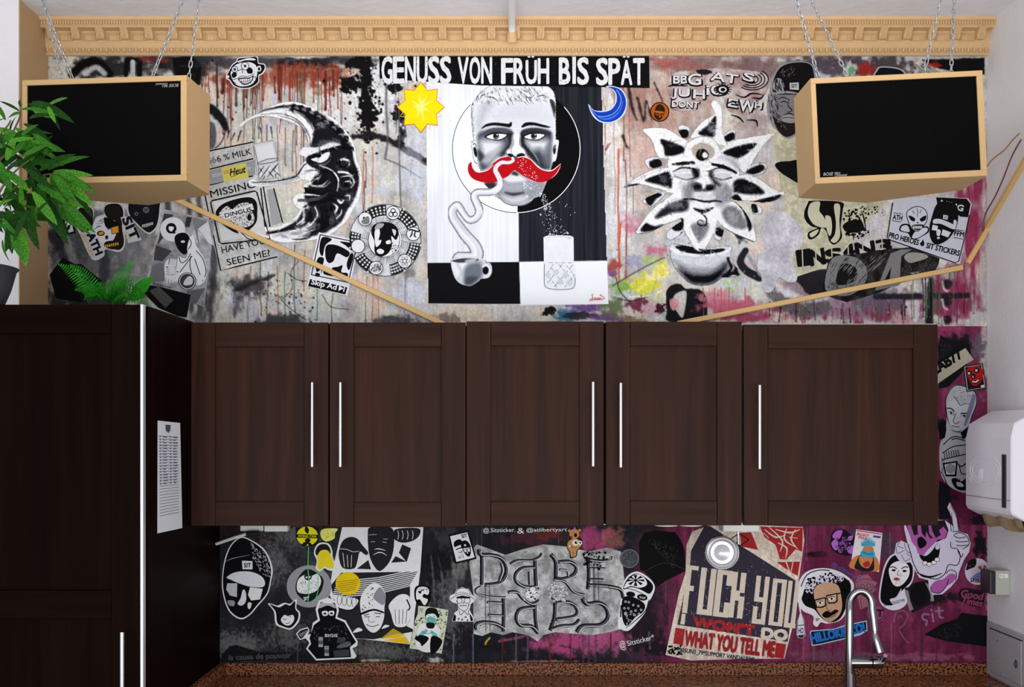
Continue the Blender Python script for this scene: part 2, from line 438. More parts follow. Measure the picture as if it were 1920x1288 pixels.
def rel(o, par):
    o.parent = par; o.matrix_parent_inverse = Matrix.Translation(par.location).inverted() if par.rotation_euler.x == par.rotation_euler.y == par.rotation_euler.z == 0 else par.matrix_basis.inverted(); return o
rel(b.build('cornice_profile', tan_trim), ct)
# brackets with a leaf relief, coffers between them
def modillion():
    b = MB(); hw = .0115
    pr = [(.020, .044), (.034, .045), (.039, .050), (.042, .058), (.049, .065), (.054, .069), (.055, .074), (.020, .074)]
    n = len(pr)
    b.prism([(-hw, -d, z*kz) for d, z in pr], (0, 0, 0), (2*hw, 0, 0))
    for i, (z, w) in enumerate(((.048, .005), (.052, .0065), (.057, .0075), (.063, .008), (.069, .0085))):
        d = np.interp(z, [p[1] for p in pr[:7]], [p[0] for p in pr[:7]])
        for sg in (-1, 1):
            b.tube([(0, -d-.0012, z*kz), (sg*w*.6, -d-.0028, (z+.002)*kz), (sg*w, -d-.0005, (z-.001)*kz)], [.0016, .0021, .0010], 5)
    b.box(-hw-.002, hw+.002, -.0565, -.03, .0715*kz, .0745*kz)
    return b.mesh('bracket')
def coffer(wd):
    b = MB(); h0, h1 = .042, .066
    for e, dd in ((0, .0245), (.0035, .0232), (.007, .0222)):
        x0, x1, z0, z1 = -wd+e, wd-e*2.2, (h0+e*.5)*kz, (h1-e)*kz; t = .0016
        for bx in ((x0, x1, z0, z0+t), (x0, x1, z1-t, z1), (x0, x0+t, z0, z1), (x1-t, x1, z0, z1)):
            b.box(bx[0], bx[1], -dd, -.019, bx[2], bx[3])
    return b.mesh('coffer_panel')
mm, cm = modillion(), coffer(.0235)
mm.materials.append(tan_trim); cm.materials.append(tan_trim)
pitch = 45.35/585.0; x = X_(101, .02); i = 0
while x < XR-.01:
    o = link('bracket', mm); o.location = (x, 0, zb); rel(o, ct)
    if x+pitch*.5 < XR-.02:
        o = link('coffer_panel', cm); o.location = (x+pitch*.5, 0, zb); rel(o, ct)
    x += pitch; i += 1
b = MB(); x = xa+.004
while x < XR-.004:
    b.box(x, x+.005, -.0625, -.05, zc(.0805), zc(.0915), bev=.0016); x += .0085
o = b.build('bead_row', tan_trim); rel(o, ct); o['kind'] = 'stuff'
b = MB(); x = XL+.008
while x < XR-.006:
    b.tube([(x, -.0165, zc(.0205)), (x, -.0215, zc(.0165)), (x, -.0205, zc(.010)), (x, -.016, zc(.006))], [.002, .0042, .0035, .0014], 6)
    b.tube([(x-.0058, -.016, zc(.019)), (x-.0045, -.018, zc(.009)), (x, -.0165, zc(.0045)), (x+.0045, -.018, zc(.009)), (x+.0058, -.016, zc(.019))], .0012, 4)
    b.tube([(x+.0093, -.0165, zc(.018)), (x+.0093, -.0165, zc(.005))], [.0014, .0008], 4)
    x += 11.0/585
o = b.build('egg_row', tan_trim); rel(o, ct); o['kind'] = 'stuff'

# ---------------------------------------------------------------- pipe on the ceiling
white_p = mat('white_pipe_paint', (222, 220, 222), 0.4)
o = MB().tube([(0, -.048, 2.930), (0, -.060, 2.946), (0.0, -.085, 2.956), (0, -.3, 2.957), (0, -1.6, 2.957)], .0112, 16).build('ceiling_pipe', white_p, smooth=True)
tag(o, 'white painted pipe running along the ceiling into the cornice', 'pipe')
c = MB().tube([(0, -.036, 2.912), (0, -.052, 2.936)], [.018, .0135], 12).build('plaster_collar', tan_trim, o)

# ================================================================ cabinets
def wood(name, vert=True, dark=1.0):
    m, N, L, b = new_mat(name)
    tc = N.new('ShaderNodeTexCoord'); mp = N.new('ShaderNodeMapping')
    mp.inputs['Scale'].default_value = (26, 26, 1.3) if vert else (1.3, 26, 26)
    L.new(tc.outputs['Object'], mp.inputs['Vector'])
    oi = N.new('ShaderNodeObjectInfo'); ad = N.new('ShaderNodeVectorMath'); ad.operation = 'ADD'
    ml = N.new('ShaderNodeMath'); ml.operation = 'MULTIPLY'; ml.inputs[1].default_value = 37.0
    L.new(oi.outputs['Random'], ml.inputs[0]); L.new(mp.outputs[0], ad.inputs[0]); L.new(ml.outputs[0], ad.inputs[1])
    n = N.new('ShaderNodeTexNoise'); n.inputs['Scale'].default_value = 1.0; n.inputs['Detail'].default_value = 6; n.inputs['Roughness'].default_value = .6; n.inputs['Distortion'].default_value = .6
    L.new(ad.outputs[0], n.inputs['Vector'])
    r = N.new('ShaderNodeValToRGB'); e = r.color_ramp.elements
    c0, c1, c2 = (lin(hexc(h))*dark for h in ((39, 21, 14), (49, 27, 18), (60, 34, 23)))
    e[0].position = .3; e[0].color = (*c0, 1); e[1].position = .72; e[1].color = (*c2, 1)
    k = r.color_ramp.elements.new(.5); k.color = (*c1, 1)
    L.new(n.outputs['Fac'], r.inputs[0]); L.new(r.outputs[0], b.inputs['Base Color'])
    b.inputs['Roughness'].default_value = .46; b.inputs['Specular IOR Level'].default_value = .09 if dark == 1 else .02
    bp = N.new('ShaderNodeBump'); bp.inputs['Strength'].default_value = .06; bp.inputs['Distance'].default_value = .001
    L.new(n.outputs['Fac'], bp.inputs['Height']); L.new(bp.outputs[0], b.inputs['Normal'])
    return m
WV, WH = wood('wood_vertical'), wood('wood_horizontal', False)
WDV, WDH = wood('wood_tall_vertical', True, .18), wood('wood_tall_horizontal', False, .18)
carc = mat('white_carcass', (225, 228, 226), .5)
chrome = mat('brushed_steel', (205, 205, 208), .22, 1.0)
black = mat('black_gap', (8, 7, 7), .8)

def panel_door(par, x0, x1, z0, z1, yb, t, rail, wv, wh, mids=()):
    """shaker door: two stiles, rails, recessed panels; yb back face"""
    yf = yb-t; d = empty('door', (0, 0, 0)); d.parent = par
    g = .0006
    for a, bq in ((x0, x0+rail), (x1-rail, x1)): MB().box(a, bq, yf, yb, z0, z1, .0012).build('stile', wv, d)
    zs = [z0]+[v for m_ in mids for v in m_]+[z1]
    MB().box(x0+rail+g, x1-rail-g, yf, yb, z1-rail, z1, .0012).build('rail', wh, d)
    MB().box(x0+rail+g, x1-rail-g, yf, yb, z0, z0+rail, .0012).build('rail', wh, d)
    lo = z0+rail
    for (m0, m1) in mids:
        MB().box(x0+rail+g, x1-rail-g, yf, yb, m0, m1, .0012).build('rail', wh, d)
        MB().box(x0+rail, x1-rail, yf+.009, yb, lo, m0).build('panel', wv, d); lo = m1
    MB().box(x0+rail, x1-rail, yf+.009, yb, lo, z1-rail).build('panel', wv, d)
    return d
def bar_handle(par, x, yf, z0, z1, r=.0055, out=.034):
    h = empty('handle'); h.parent = par
    b = MB().tube([(x, yf-out, z0), (x, yf-out, z1)], r, 14)
    b.build('bar', chrome, h, smooth=True)
    L = z1-z0
    for f in (.18, .82):
        MB().tube([(x, yf+.001, z0+L*f), (x, yf-out, z0+L*f)], .0042, 8).build('post', chrome, h, smooth=True)
DU = .296; T = .019
def unit(label, doors, hl, group='dark wall cabinets in one row'):
    """doors: list of (px0, px1, py_top, py_bot); hl handle px"""
    u = empty('wall_cabinet', (0, 0, 0)); tag(u, label, 'cabinet', group)
    df = DU
    X0 = X_(doors[0][0], df); X1 = X_(doors[-1][1], df)
    zt = max(Z_(q[2], df) for q in doors); zbm = min(Z_(q[3], df) for q in doors)
    MB().box(X0+.001, X1-.001, -DU+T+.0015, -.003, zbm+.004, zt-.002+(0.006 if len(doors) == 1 else 0), .001).build('carcass', carc if len(doors) == 1 else WDV, u)
    for (a, b_, t_, bo), (hx, h0, h1) in zip(doors, hl):
        dd = panel_door(u, X_(a, df), X_(b_, df), Z_(bo, df), Z_(t_, df), -DU+T, T, 45.5/642, WV, WH)
        bar_handle(dd, X_(hx, df+.034), -DU, Z_(h1, df+.034), Z_(h0, df+.034))
    return u
unit('dark brown wall cabinet with two panel doors next to the tall cabinet',
     [(357.5, 615.5, 604.5, 986), (618, 873, 604.5, 988)], [(585, 717, 875), (638, 717, 875)])
unit('dark brown two-door wall cabinet in the middle of the row',
     [(874.5, 1132, 602.5, 986), (1136, 1390.5, 603, 985)], [(1112, 716, 874), (1164, 718, 876)])
unit('wide dark brown single-door wall cabinet at the dispenser end of the row',
     [(1394.5, 1758.5, 608, 985)], [(1424.5, 722, 879)])

# tall cabinet
DT = .679
tc_ = tag(empty('tall_cabinet', (0, 0, 0)), 'tall dark brown cupboard with fern and bamboo plant on top', 'cabinet')
XS = X_(271, DT); XW = XL+.004; ZT = Z_(571, DT)
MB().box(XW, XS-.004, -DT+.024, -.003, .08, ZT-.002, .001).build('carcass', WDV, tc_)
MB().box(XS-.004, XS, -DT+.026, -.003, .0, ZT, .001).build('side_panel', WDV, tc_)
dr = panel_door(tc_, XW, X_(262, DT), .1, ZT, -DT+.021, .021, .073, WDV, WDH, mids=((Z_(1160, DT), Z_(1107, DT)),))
bar_handle(dr, X_(229, DT+.034), -DT, Z_(1345, DT+.034), Z_(1185, DT+.034), .0055)
MB().box(X_(262, DT)+.0008, X_(268, DT), -DT+.001, -DT+.02, .1, ZT+.001, .0008).build('edge_strip', mat('edge_strip_alu', (235, 238, 236), .3, .6), tc_)

# ---------------------------------------------------------------- granite
def granite():
    m, N, L, b = new_mat('brown_granite')
    tc = N.new('ShaderNodeTexCoord')
    n = N.new('ShaderNodeTexNoise'); n.inputs['Scale'].default_value = 150; n.inputs['Detail'].default_value = 3
    v = N.new('ShaderNodeTexVoronoi'); v.inputs['Scale'].default_value = 210
    L.new(tc.outputs['Object'], n.inputs['Vector']); L.new(tc.outputs['Object'], v.inputs['Vector'])
    r = N.new('ShaderNodeValToRGB'); e = r.color_ramp.elements
    e[0].position = .42; e[0].color = (*lin(hexc((20, 16, 15))), 1); e[1].position = .60; e[1].color = (*lin(hexc((158, 100, 66))), 1)
    k = e.new(.50); k.color = (*lin(hexc((106, 64, 42))), 1)
    mx = N.new('ShaderNodeMath'); mx.operation = 'MULTIPLY_ADD'; mx.inputs[1].default_value = .12; mx.inputs[2].default_value = -.04
    ad = N.new('ShaderNodeMath'); ad.operation = 'ADD'
    L.new(v.outputs['Distance'], mx.inputs[0]); L.new(n.outputs['Fac'], ad.inputs[0]); L.new(mx.outputs[0], ad.inputs[1])
    L.new(ad.outputs[0], r.inputs[0]); L.new(r.outputs[0], b.inputs['Base Color'])
    b.inputs['Roughness'].default_value = .2; b.inputs['Specular IOR Level'].default_value = .2
    return m
GR = granite()
zt_, ztop = .897, Z_(1241, 0)
wt = MB().box(XS+.001, XR-.001, -.66, -.002, .857, zt_, .004, 2).build('worktop', GR); tag(wt, 'polished brown granite worktop under the wall cabinets', 'worktop')
o = MB().box(XS+.022, XR-.001, -.020, -.002, zt_, ztop, .0015).build('upstand', GR, wt)
o = MB().box(XS+.001, XS+.021, -.655, -.002, zt_, ztop, .0015).build('upstand', GR, wt)
for i_, (xa_, xb_) in enumerate(((XS+.004, -.31), (-.308, .32), (.322, .9), (.902, XR-.004))):
    u = tag(empty('base_cabinet'), ('dark base cabinet beside the tall cupboard', 'dark base cabinet left of the middle under the granite worktop', 'dark base cabinet right of the middle under the granite worktop', 'dark base cabinet below the chrome tap')[i_], 'cabinet', 'base cabinets under the worktop')
    MB().box(xa_, xb_, -.6, -.01, .1, .855).build('carcass', WDV, u)
    panel_door(u, xa_+.002, xb_-.002, .11, .85, -.6, .019, .07, WDV, WDH)
# ================================================================ loudspeakers
spk_tan = mat('speaker_vinyl_tan', (190, 156, 110), .55, spec=.2, noise=.04, nscale=80)
cloth = mat('speaker_cloth', (7, 7, 7), .95, spec=.05, bump=.4, bscale=900)
silver = mat('badge_silver', (150, 146, 140), .4, .3)
def speaker(label, loc, rot, flip):
    W, Hh = .452/2, .277/2; d1, d2 = .16, .27
    s = empty('loudspeaker', loc, rot); tag(s, label, 'speaker', 'loudspeakers hanging on chains')
    pl = [(-W, 0), (W, 0), (W, d1), (0, d2), (-W, d1)]
    # cabinet: front rim leaves the cloth recessed
    b = MB(); f = .014
    b.prism([(x, y+.012, -Hh) for x, y in pl[:2]]+[(x, y, -Hh) for x, y in pl[2:]], (0, 0, 0), (0, 0, 2*Hh)); b.build('cabinet', spk_tan, s)
    for bx in ((-W, W, Hh-f, Hh), (-W, W, -Hh, -Hh+f*1.15), (-W, -W+f*.95, -Hh+f*1.15, Hh-f), (W-f*1.15, W, -Hh+f*1.15, Hh-f)):
        MB().box(bx[0], bx[1], 0, .012, bx[2], bx[3], .0008).build('rim', spk_tan, s)
    MB().box(-W+f*.95, W-f*1.15, .004, .0118, -Hh+f*1.15, Hh-f).build('grille', cloth, s)
    for ti, (txt, h, wd, x, z) in enumerate((('BOSE 901', .0085, .043, -W+.022, -Hh+.021), ('Continental', .006, .032, -W+.052, -Hh+.018))):
        v, fc = text_polys(txt, .01); sx = wd/(v[:, 0].max()-v[:, 0].min()); sz = h/.73
        sg = -1 if flip else 1
        me = bpy.data.meshes.new('badge'); me.from_pydata([(sg*(x+(a+.25*c)*sx), .0034, sg*(z+c*sz)) for a, c in v], [], fc)
        link('badge', me, s, silver)
    return s
def chain(label, a, b, group='steel chains carrying the loudspeakers'):
    a, b = Vector(a), Vector(b); L = (b-a).length; t = (b-a).normalized()
    root = empty('chain', a); tag(root, label, 'chain', group)
    n = max(2, int(L/.0165)); st = L/n
    ll = .021; r = .0016; hw = .0048
    ring = []
    for i in range(10):
        q = 2*math.pi*i/10; c_, s_ = math.cos(q), math.sin(q)
        ring.append((hw*c_*.9, 0, (ll/2-hw)*(1 if s_ > 0.05 else -1 if s_ < -.05 else 0)+hw*s_*.9))
    me = bpy.data.meshes.get('link') or MB().tube(ring, r, 6, closed=True).mesh('link')
    if not me.materials: me.materials.append(mat('chain_steel', (178, 182, 186), .3, .85)); me.shade_smooth()
    qn = t.to_track_quat('Z', 'Y')
    for i in range(n):
        o = link('link', me, root); o.location = t*(st*(i+.5)); o.rotation_mode = 'QUATERNION'
        o.rotation_quaternion = qn @ Euler((0, 0, math.radians(25 if i % 2 else 115))).to_quaternion()
    return root
zc_ = CZ+.6665+.1385
spL = Vector((-1.079, -.6+.02, zc_)); spR = Vector((1.015, -.6, zc_+.002))
yl = math.radians(-5)
speaker('loudspeaker with black cloth hanging over the tall cupboard behind the bamboo plant', spL, (0, 0, yl), True)
rr = math.radians(-2.7)
speaker('loudspeaker with black cloth hanging tilted beside the white side wall', spR, (0, rr, 0), False)
hook = mat('hook_steel', (160, 165, 170), .3, .9)
def hang(top_px, tops, base, rot, names):
    hd = .47
    hp = P(top_px, -26, hd)
    h = MB().tube([(hp.x, hp.y, ZC+.0), (hp.x, hp.y, hp.z+.03), (hp.x+.008, hp.y, hp.z+.016), (hp.x+.006, hp.y, hp.z+.002), (hp.x-.004, hp.y, hp.z)], .0025, 6).build('ceiling_hook', hook)
    tag(h, names[0], 'hook', 'ceiling hooks for the speakers')
    for (lx, ly), nm, sg in zip(tops, names[1:], (-1, 1)):
        q = Vector(base)+Euler(rot).to_matrix() @ Vector((lx, ly, .1385))
        e = MB().tube([(.005*math.cos(a)+q.x, q.y, q.z+.005+.0045*math.sin(a)) for a in np.linspace(0, 6.28, 10, endpoint=False)], .0014, 5, closed=True).build('screw_eye', hook)
        tag(e, 'screw eye holding the '+nm, 'screw eye', 'screw eyes on the speakers')
        chain(nm, (q.x, q.y, q.z+.008), hp+Vector((.011*sg, -.014 if ly < .1 else .014, 0)))
hang(72, [(-.155, .17), (-.125, .02)], spL, (0, 0, yl), ('ceiling hook nearest the white pier', 'steel chain nearest the white pier, rear of the pair', 'steel chain nearest the white pier, front of the pair'))
hang(366, [(.125, .02), (.165, .15)], spL, (0, 0, yl), ('ceiling hook above the mural side of the plant-side speaker', 'chain slanting to the plant-side speaker, front of the pair', 'chain slanting to the plant-side speaker, rear of the pair'))
hang(1497, [(-.14, .17), (-.125, .015)], spR, (0, rr, 0), ('ceiling hook above the mural side of the tilted speaker', 'rear steel chain above the bearded beanie sticker', 'front steel chain right of the bearded beanie sticker'))
hang(1779, [(.13, .17), (.15, .015)], spR, (0, rr, 0), ('ceiling hook nearest the right wall', 'rear steel chain nearest the right wall', 'front steel chain nearest the right wall'))

# ================================================================ cable trunking
trunk = mat('trunking_tan', (212, 172, 112), .45)
def duct(name, label, A, B, w=.0165, th=.011, axis='back', parent=None):
    A, B = Vector(A), Vector(B); t = (B-A).normalized()
    n = Vector((0, -1, 0)) if axis == 'back' else Vector((-1, 0, 0))
    s_ = t.cross(n).normalized()*w/2; b = MB()
    pr = [(-1, 0), (-1, .75), (-.75, 1), (.75, 1), (1, .75), (1, 0)]
    b.prism([A+s_*u+n*(th*v) for u, v in pr], A, B)
    o = b.build(name, trunk, parent)
    # lid line
    MB().prism([A+s_*u*.82+n*(th*v) for u, v in ((-1, .98), (-1, 1.06), (1, 1.06), (1, .98))], A, B).build('lid', trunk, o)
    if label: tag(o, label, 'cable duct', 'tan cable ducts on the walls')
    return o
duct('cable_duct', 'tan cable duct slanting down from the left speaker to the wall cabinets', P(300, 360, .0035), P(840, 612, .0035))
r = duct('cable_duct', 'tan cable duct rising from the wall cabinets past the halftone letters', P(1270, 607, .0035), P(1803, 502, .0035))
duct('cable_duct', 'short tan cable duct climbing to the room corner under the tilted speaker', P(1813, 494, .0035), P(1851, 428, .0035), w=.016)
rwp = lambda px, py: Vector((XR, -(D-XR*F/(px-HX)), CZ+(HY-py)*(XR/(px-HX))))
duct('cable_duct', 'tan cable duct on the white side wall above the dispenser', rwp(1853, 426), rwp(1960, 240), axis='right', w=.017)
for k, (pts, col, lab) in enumerate((
    ([(1845, 440), (1856, 405), (1876, 368), (1893, 330), (1908, 292), (1925, 262)], (120, 52, 48), 'thin red-brown cable looping along the white side wall, outermost of two'),
    ([(1853, 325), (1872, 300), (1895, 282), (1912, 262), (1925, 250)], (168, 128, 62), 'thin tan speaker cable along the white side wall near the tilted speaker'))):
    pp = []
    for x, y in pts:
        q = rwp(max(x, 1854), y); pp.append((XR-.0165-.004*k, q.y, q.z))
    pp = [Vector(v) for v in catmull([tuple(v) for v in pp], False, 4)]
    tag(MB().tube(pp, .0022, 6).build('cable', mat('cable_%d' % k, col, .45), smooth=True), lab, 'cable')

# ================================================================ under-cabinet fittings
offw = mat('offwhite_plastic', (214, 216, 208), .45)
def fit(name, label, cat, px0, px1, py0, py1, d0, d1, m=offw, bev=.003, **k):
    dd = d1; o = MB().box(X_(px0, dd), X_(px1, dd), -d1, -d0, Z_(py1, dd), Z_(py0, dd), bev, 2).build(name, m); tag(o, label, cat, **k); return o
fit('socket_box', 'white socket box under the cabinets, nearer the tall cupboard', 'socket', 450, 493, 976, 996, .01, .05, group='white socket boxes under the cabinets')
fit('socket_box', 'white socket box under the cabinets, left of the yellow emblem sticker', 'socket', 495, 539, 976, 997, .01, .05, group='white socket boxes under the cabinets')
pl = MB().tube([P(463, 1001, .07), P(486, 1000, .075)], .009, 12).build('plug', mat('black_rubber', (16, 16, 17), .5)); tag(pl, 'black plug below the white socket boxes', 'plug')
MB().tube([P(463, 1001, .07), P(440, 1008, .07), P(405, 1020, .06)], .005, 8).build('cord', offw, pl)
for (a, b_, l) in ((1226, 1272, 'round white puck light under the middle cabinet, left one'), (1273, 1317, 'round white puck light under the middle cabinet, right one')):
    cx = (X_(a, .16)+X_(b_, .16))/2; rr_ = (X_(b_, .16)-X_(a, .16))/2*.98; zt0 = Z_(985, DU)+.004
    t_ = empty('puck_light', (cx, -.16, zt0)); tag(t_, l, 'lamp', 'round puck lights under the middle cabinet')
    MB().lathe([(rr_, 0), (rr_, -.014), (rr_*.96, -.017), (rr_*.7, -.018)], 28).build('housing', offw, t_, smooth=True)
    MB().lathe([(rr_*.66, -.017), (rr_*.62, -.0195)], 24).build('lens', mat('dull_lens', (70, 70, 74), .2), t_)
t_ = empty('swivel_lamp', (0, 0, 0)); tag(t_, 'silver round swivel spot lamp under the cabinets, beaming at the camera', 'lamp')
dl = .2
MB().box(X_(1356, dl), X_(1424, dl), -dl, -.13, Z_(997, dl), Z_(985, DU)+.004, .002).build('mount_plate', offw, t_)
MB().tube([P(1384, 996, dl-.02), P(1384, 1020, dl-.02)], .004, 10).build('stem', chrome, t_, smooth=True)
b = MB()
for a, c in (((1371, 1010), (1384, 1001)), ((1371, 1010), (1384, 1020)), ((1405, 1012), (1386, 1001)), ((1405, 1012), (1386, 1024))): b.tube([P(*a, dl), P(*c, dl-.02)], .0016, 6)
b.build('bracket', mat('dark_metal', (40, 40, 42), .4, .8), t_)
lc = P(1354, 1036, dl+.03); ax = (Vector((0.05, -3.3, 1.62))-lc).normalized()
M = Matrix.Translation(lc) @ ax.to_track_quat('Z', 'Y').to_matrix().to_4x4()
R = 31*(D-dl-.03)/F
MB().lathe([(R*.35, -.036), (R*.8, -.026), (R*.98, -.008), (R, 0), (R*1.03, .002), (R*1.0, .005), (R*.93, .003), (R*.9, -.002)], 36, M).build('head', chrome, t_, smooth=True)
lm, N, L, bs = new_mat('frosted_lamp_glass'); bs.inputs['Base Color'].default_value = (.5, .5, .51, 1); bs.inputs['Roughness'].default_value = .25
bs.inputs['Metallic'].default_value = .55
MB().lathe([(R*.91, -.003), (R*.9, .003), (R*.74, .001), (R*.66, -.003), (R*.5, -.002), (R*.3, .003), (R*.001, .005)], 36, M).build('reflector', lm, t_, smooth=True)

# ================================================================ tap
tp = tag(empty('kitchen_tap', (0, 0, 0)), 'tall chrome kitchen tap with gooseneck spout at the sink', 'tap')
dT = .22; sT = (D-dT)/F
tap_c = mat('polished_chrome', (150, 151, 156), .07, 1.0)
def q(px, py, dd=dT): return P(px, py, dd)
bx = X_(1591, dT)
pts = [q(1594, 1292), q(1592, 1232), q(1593, 1160)]
for a in np.linspace(180, -8, 16):
    pts.append(q(1614+21*math.cos(math.radians(a)), 1136-28*math.sin(math.radians(a)), dT+.02*(180-a)/188))
pts += [q(1637.5, 1160, dT+.022), q(1640, 1182, dT+.025)]
MB().tube(pts, [.0135, .0135, .0122]+[.0115]*18, 16).build('spout', tap_c, tp, smooth=True)
MB().tube([q(1594, 1262), q(1594.2, 1293.8)], [.0175, .018], 18).build('body', tap_c, tp, smooth=True)
MB().tube([q(1640, 1182, dT+.025), q(1640.5, 1187, dT+.026), q(1641, 1190, dT+.026), q(1644, 1205, dT+.028), q(1649, 1222, dT+.03)], [.0085, .0075, .0095, .0125, .015], 16).build('spray_head', tap_c, tp, smooth=True)
MB().tube([q(1594, 1242), q(1632, 1242)], .0175, 18).build('valve', tap_c, tp, smooth=True)
MB().tube([q(1634, 1242), q(1654, 1242)], .0185, 18).build('lever_cap', tap_c, tp, smooth=True)
MB().tube([q(1650, 1240), q(1656, 1236, dT+.02), q(1660, 1229, dT+.05)], [.008, .007, .006], 10).build('lever', tap_c, tp, smooth=True)

# ================================================================ right wall: paper towel dispenser, socket, hatch
wp = mat('white_plastic_dispenser', (234, 231, 240), .3, spec=.3)
ds = tag(empty('towel_dispenser', (0, 0, 0)), 'white plastic paper towel dispenser on the side wall', 'dispenser')
d1, d2 = .13, .424; t0, t1 = .005, .128
zt2, zm, zb2 = Z_(771, .14)+.004, CZ+.002, Z_(960, .14)
def xf(t): return XR-t
# cover: profile in (protrusion, z), swept along the wall
cov = [(t0, CZ+.0745), (.05, CZ+.0745), (.118, CZ+.035), (t1, CZ-.010), (t1, CZ-.215), (.122, CZ-.226), (.09, CZ-.243), (t0, CZ-.243)]
zsh = (815-771)/F*(D-.14)-.0745
cov = [(a, z+zsh if i < 3 else z) for i, (a, z) in enumerate(cov)]
b = MB(); n = len(cov); R0, R1, R2, R3 = [], [], [], []
for lst, y, sh in ((R0, -d1, .96), (R1, -d1-.006, 1), (R2, -d2+.005, 1), (R3, -d2, .965)):
    for a, z in cov: lst.append(b.b.verts.new((XR-(t0+(a-t0)*sh), y, CZ-.08+(z-CZ+.08)*(sh*.5+.5))))
for A_, B_ in ((R0, R1), (R1, R2), (R2, R3)):
    for i in range(n): b.b.faces.new((A_[i], A_[(i+1) % n], B_[(i+1) % n], B_[i]))
b.b.faces.new(R0[::-1]); b.b.faces.new(R3)
b.build('cover', wp, ds)
MB().box(XR-.131, XR-.1275, -.395, -.372, Z_(952, .38), Z_(852, .38), .001).build('window_slot', mat('smoked_slot', (34, 24, 40), .25), ds)
MB().box(XR-.1292, XR-.12, -d2+.006, -d1-.006, CZ-.186, CZ-.1845).build('seam', mat('seam_grey', (120, 118, 126), .5), ds)
emb = wp
for (ry_, rz_, ww) in ((.10, .045, .0009), (.084, .035, .0007)):
    MB().tube([(XR-t1-.0003, -.265+ry_*math.cos(a), CZ-.105+rz_*math.sin(a)) for a in np.linspace(0, 6.283, 40, endpoint=False)], ww, 5, closed=True).build('embossed_ring', emb, ds)
for k in range(5):
    MB().tube([(XR-t1-.0003, -.20-.05*math.cos(a)*(.5+.13*k), CZ-.112+.04*math.sin(a)*(.5+.13*k)) for a in np.linspace(-2.6, .3, 14)], .0006, 4).build('embossed_wave', emb, ds)
lk = MB().tube([(XR-.055+.006*math.cos(a), -.40+.0*a, zt2+.006+.008*math.sin(a)) for a in np.linspace(0, 6.28, 10, endpoint=False)], .0018, 6, closed=True).build('lock_key', chrome, ds)
kraft = mat('kraft_paper', (150, 128, 96), .9, noise=.1, nscale=20)
b = MB()
vs = []; fs = []
for i in range(13):
    y = -.17-.245*i/12; wv_ = .006*math.sin(i*1.3)
    for t_x, z in ((.095+wv_, CZ-.240), (.088+wv_*1.5, CZ-.262), (.07+wv_*2, CZ-.276-.005*math.cos(i*.8)), (.045, CZ-.270), (.04, CZ-.240)): vs.append((XR-t_x, y, z))
for i in range(12):
    for j in range(4): a = i*5+j; fs.append((a, a+5, a+6, a+1))
MB().faces(vs, fs).build('paper_towel', kraft, ds, smooth=True)

sk = tag(empty('wall_socket', (0, 0, 0)), 'grey surface-mounted socket box with a small label on the side wall', 'socket')
g1 = mat('grey_socket_plastic', (176, 178, 166), .5); g2 = mat('shaded_socket_cover', (26, 23, 26), .45)  # cover faces away from the light; its shade is put into the colour
ya, yb_ = -.085, -.155
zt3, zb3 = Z_(1067, .12), Z_(1113, .12)
MB().box(XR-.044, XR, yb_, ya+.0, zb3, zt3, .004, 2).build('housing', g1, sk)
MB().box(XR-.062, XR-.0445, yb_+.003, ya, zb3+.003, zt3-.002, .004, 2).build('hinged_cover', g2, sk)
MB().box(XR-.034, XR-.008, yb_-.0006, yb_+.001, zt3-.022, zt3-.010).build('name_label', mat('paper_white', (232, 232, 232), .7), sk)
v, fc = text_polys('F13', 0.0); sx = .012/(v[:, 0].max()-v[:, 0].min())
me = bpy.data.meshes.new('lettering'); me.from_pydata([(XR-.032+a*sx, yb_-.0009, zt3-.0195+c_*.0095) for a, c_ in v], [], fc); link('lettering', me, sk, mat('ink', (20, 20, 24), .7))
hm = mat('grey_hatch_paint', (170, 168, 172), .5, noise=.06, nscale=12)
hb = tag(empty('wall_hatch', (0, 0, 0)), 'grey metal access hatch low on the side wall above the worktop', 'hatch')
yf0, yf1 = -.02, -.27
zh1, zh0 = Z_(1166, .03), zt_+.006
MB().box(XR-.012, XR, yf1, yf0, zh0, zh1, .002).build('frame', hm, hb)
MB().box(XR-.0145, XR-.0115, yf1+.022, yf0-.028, zh0+.016, zh1-.018, .001).build('hatch_door', hm, hb)
MB().box(XR-.0128, XR-.0118, yf1+.018, yf0-.024, zh1-.018, zh1-.0145).build('door_gap', black, hb)
MB().tube([(XR-.016, yf1+.05+.006*math.cos(a), zh0+.075+.011*math.sin(a)) for a in np.linspace(0, 6.28, 12, endpoint=False)], .0014, 5, closed=True).build('lock', mat('dark_metal', (40, 40, 42)), hb)
for yy, zz in ((-.075, .045), (-.1, .046), (-.104, .044), (-.07, .11), (-.12, .14), (-.19, .05)):
    MB().box(XR-.0150, XR-.0143, yy-.0012, yy+.0012, zh1-zz-.0012, zh1-zz+.0012).build('screw', black, hb)

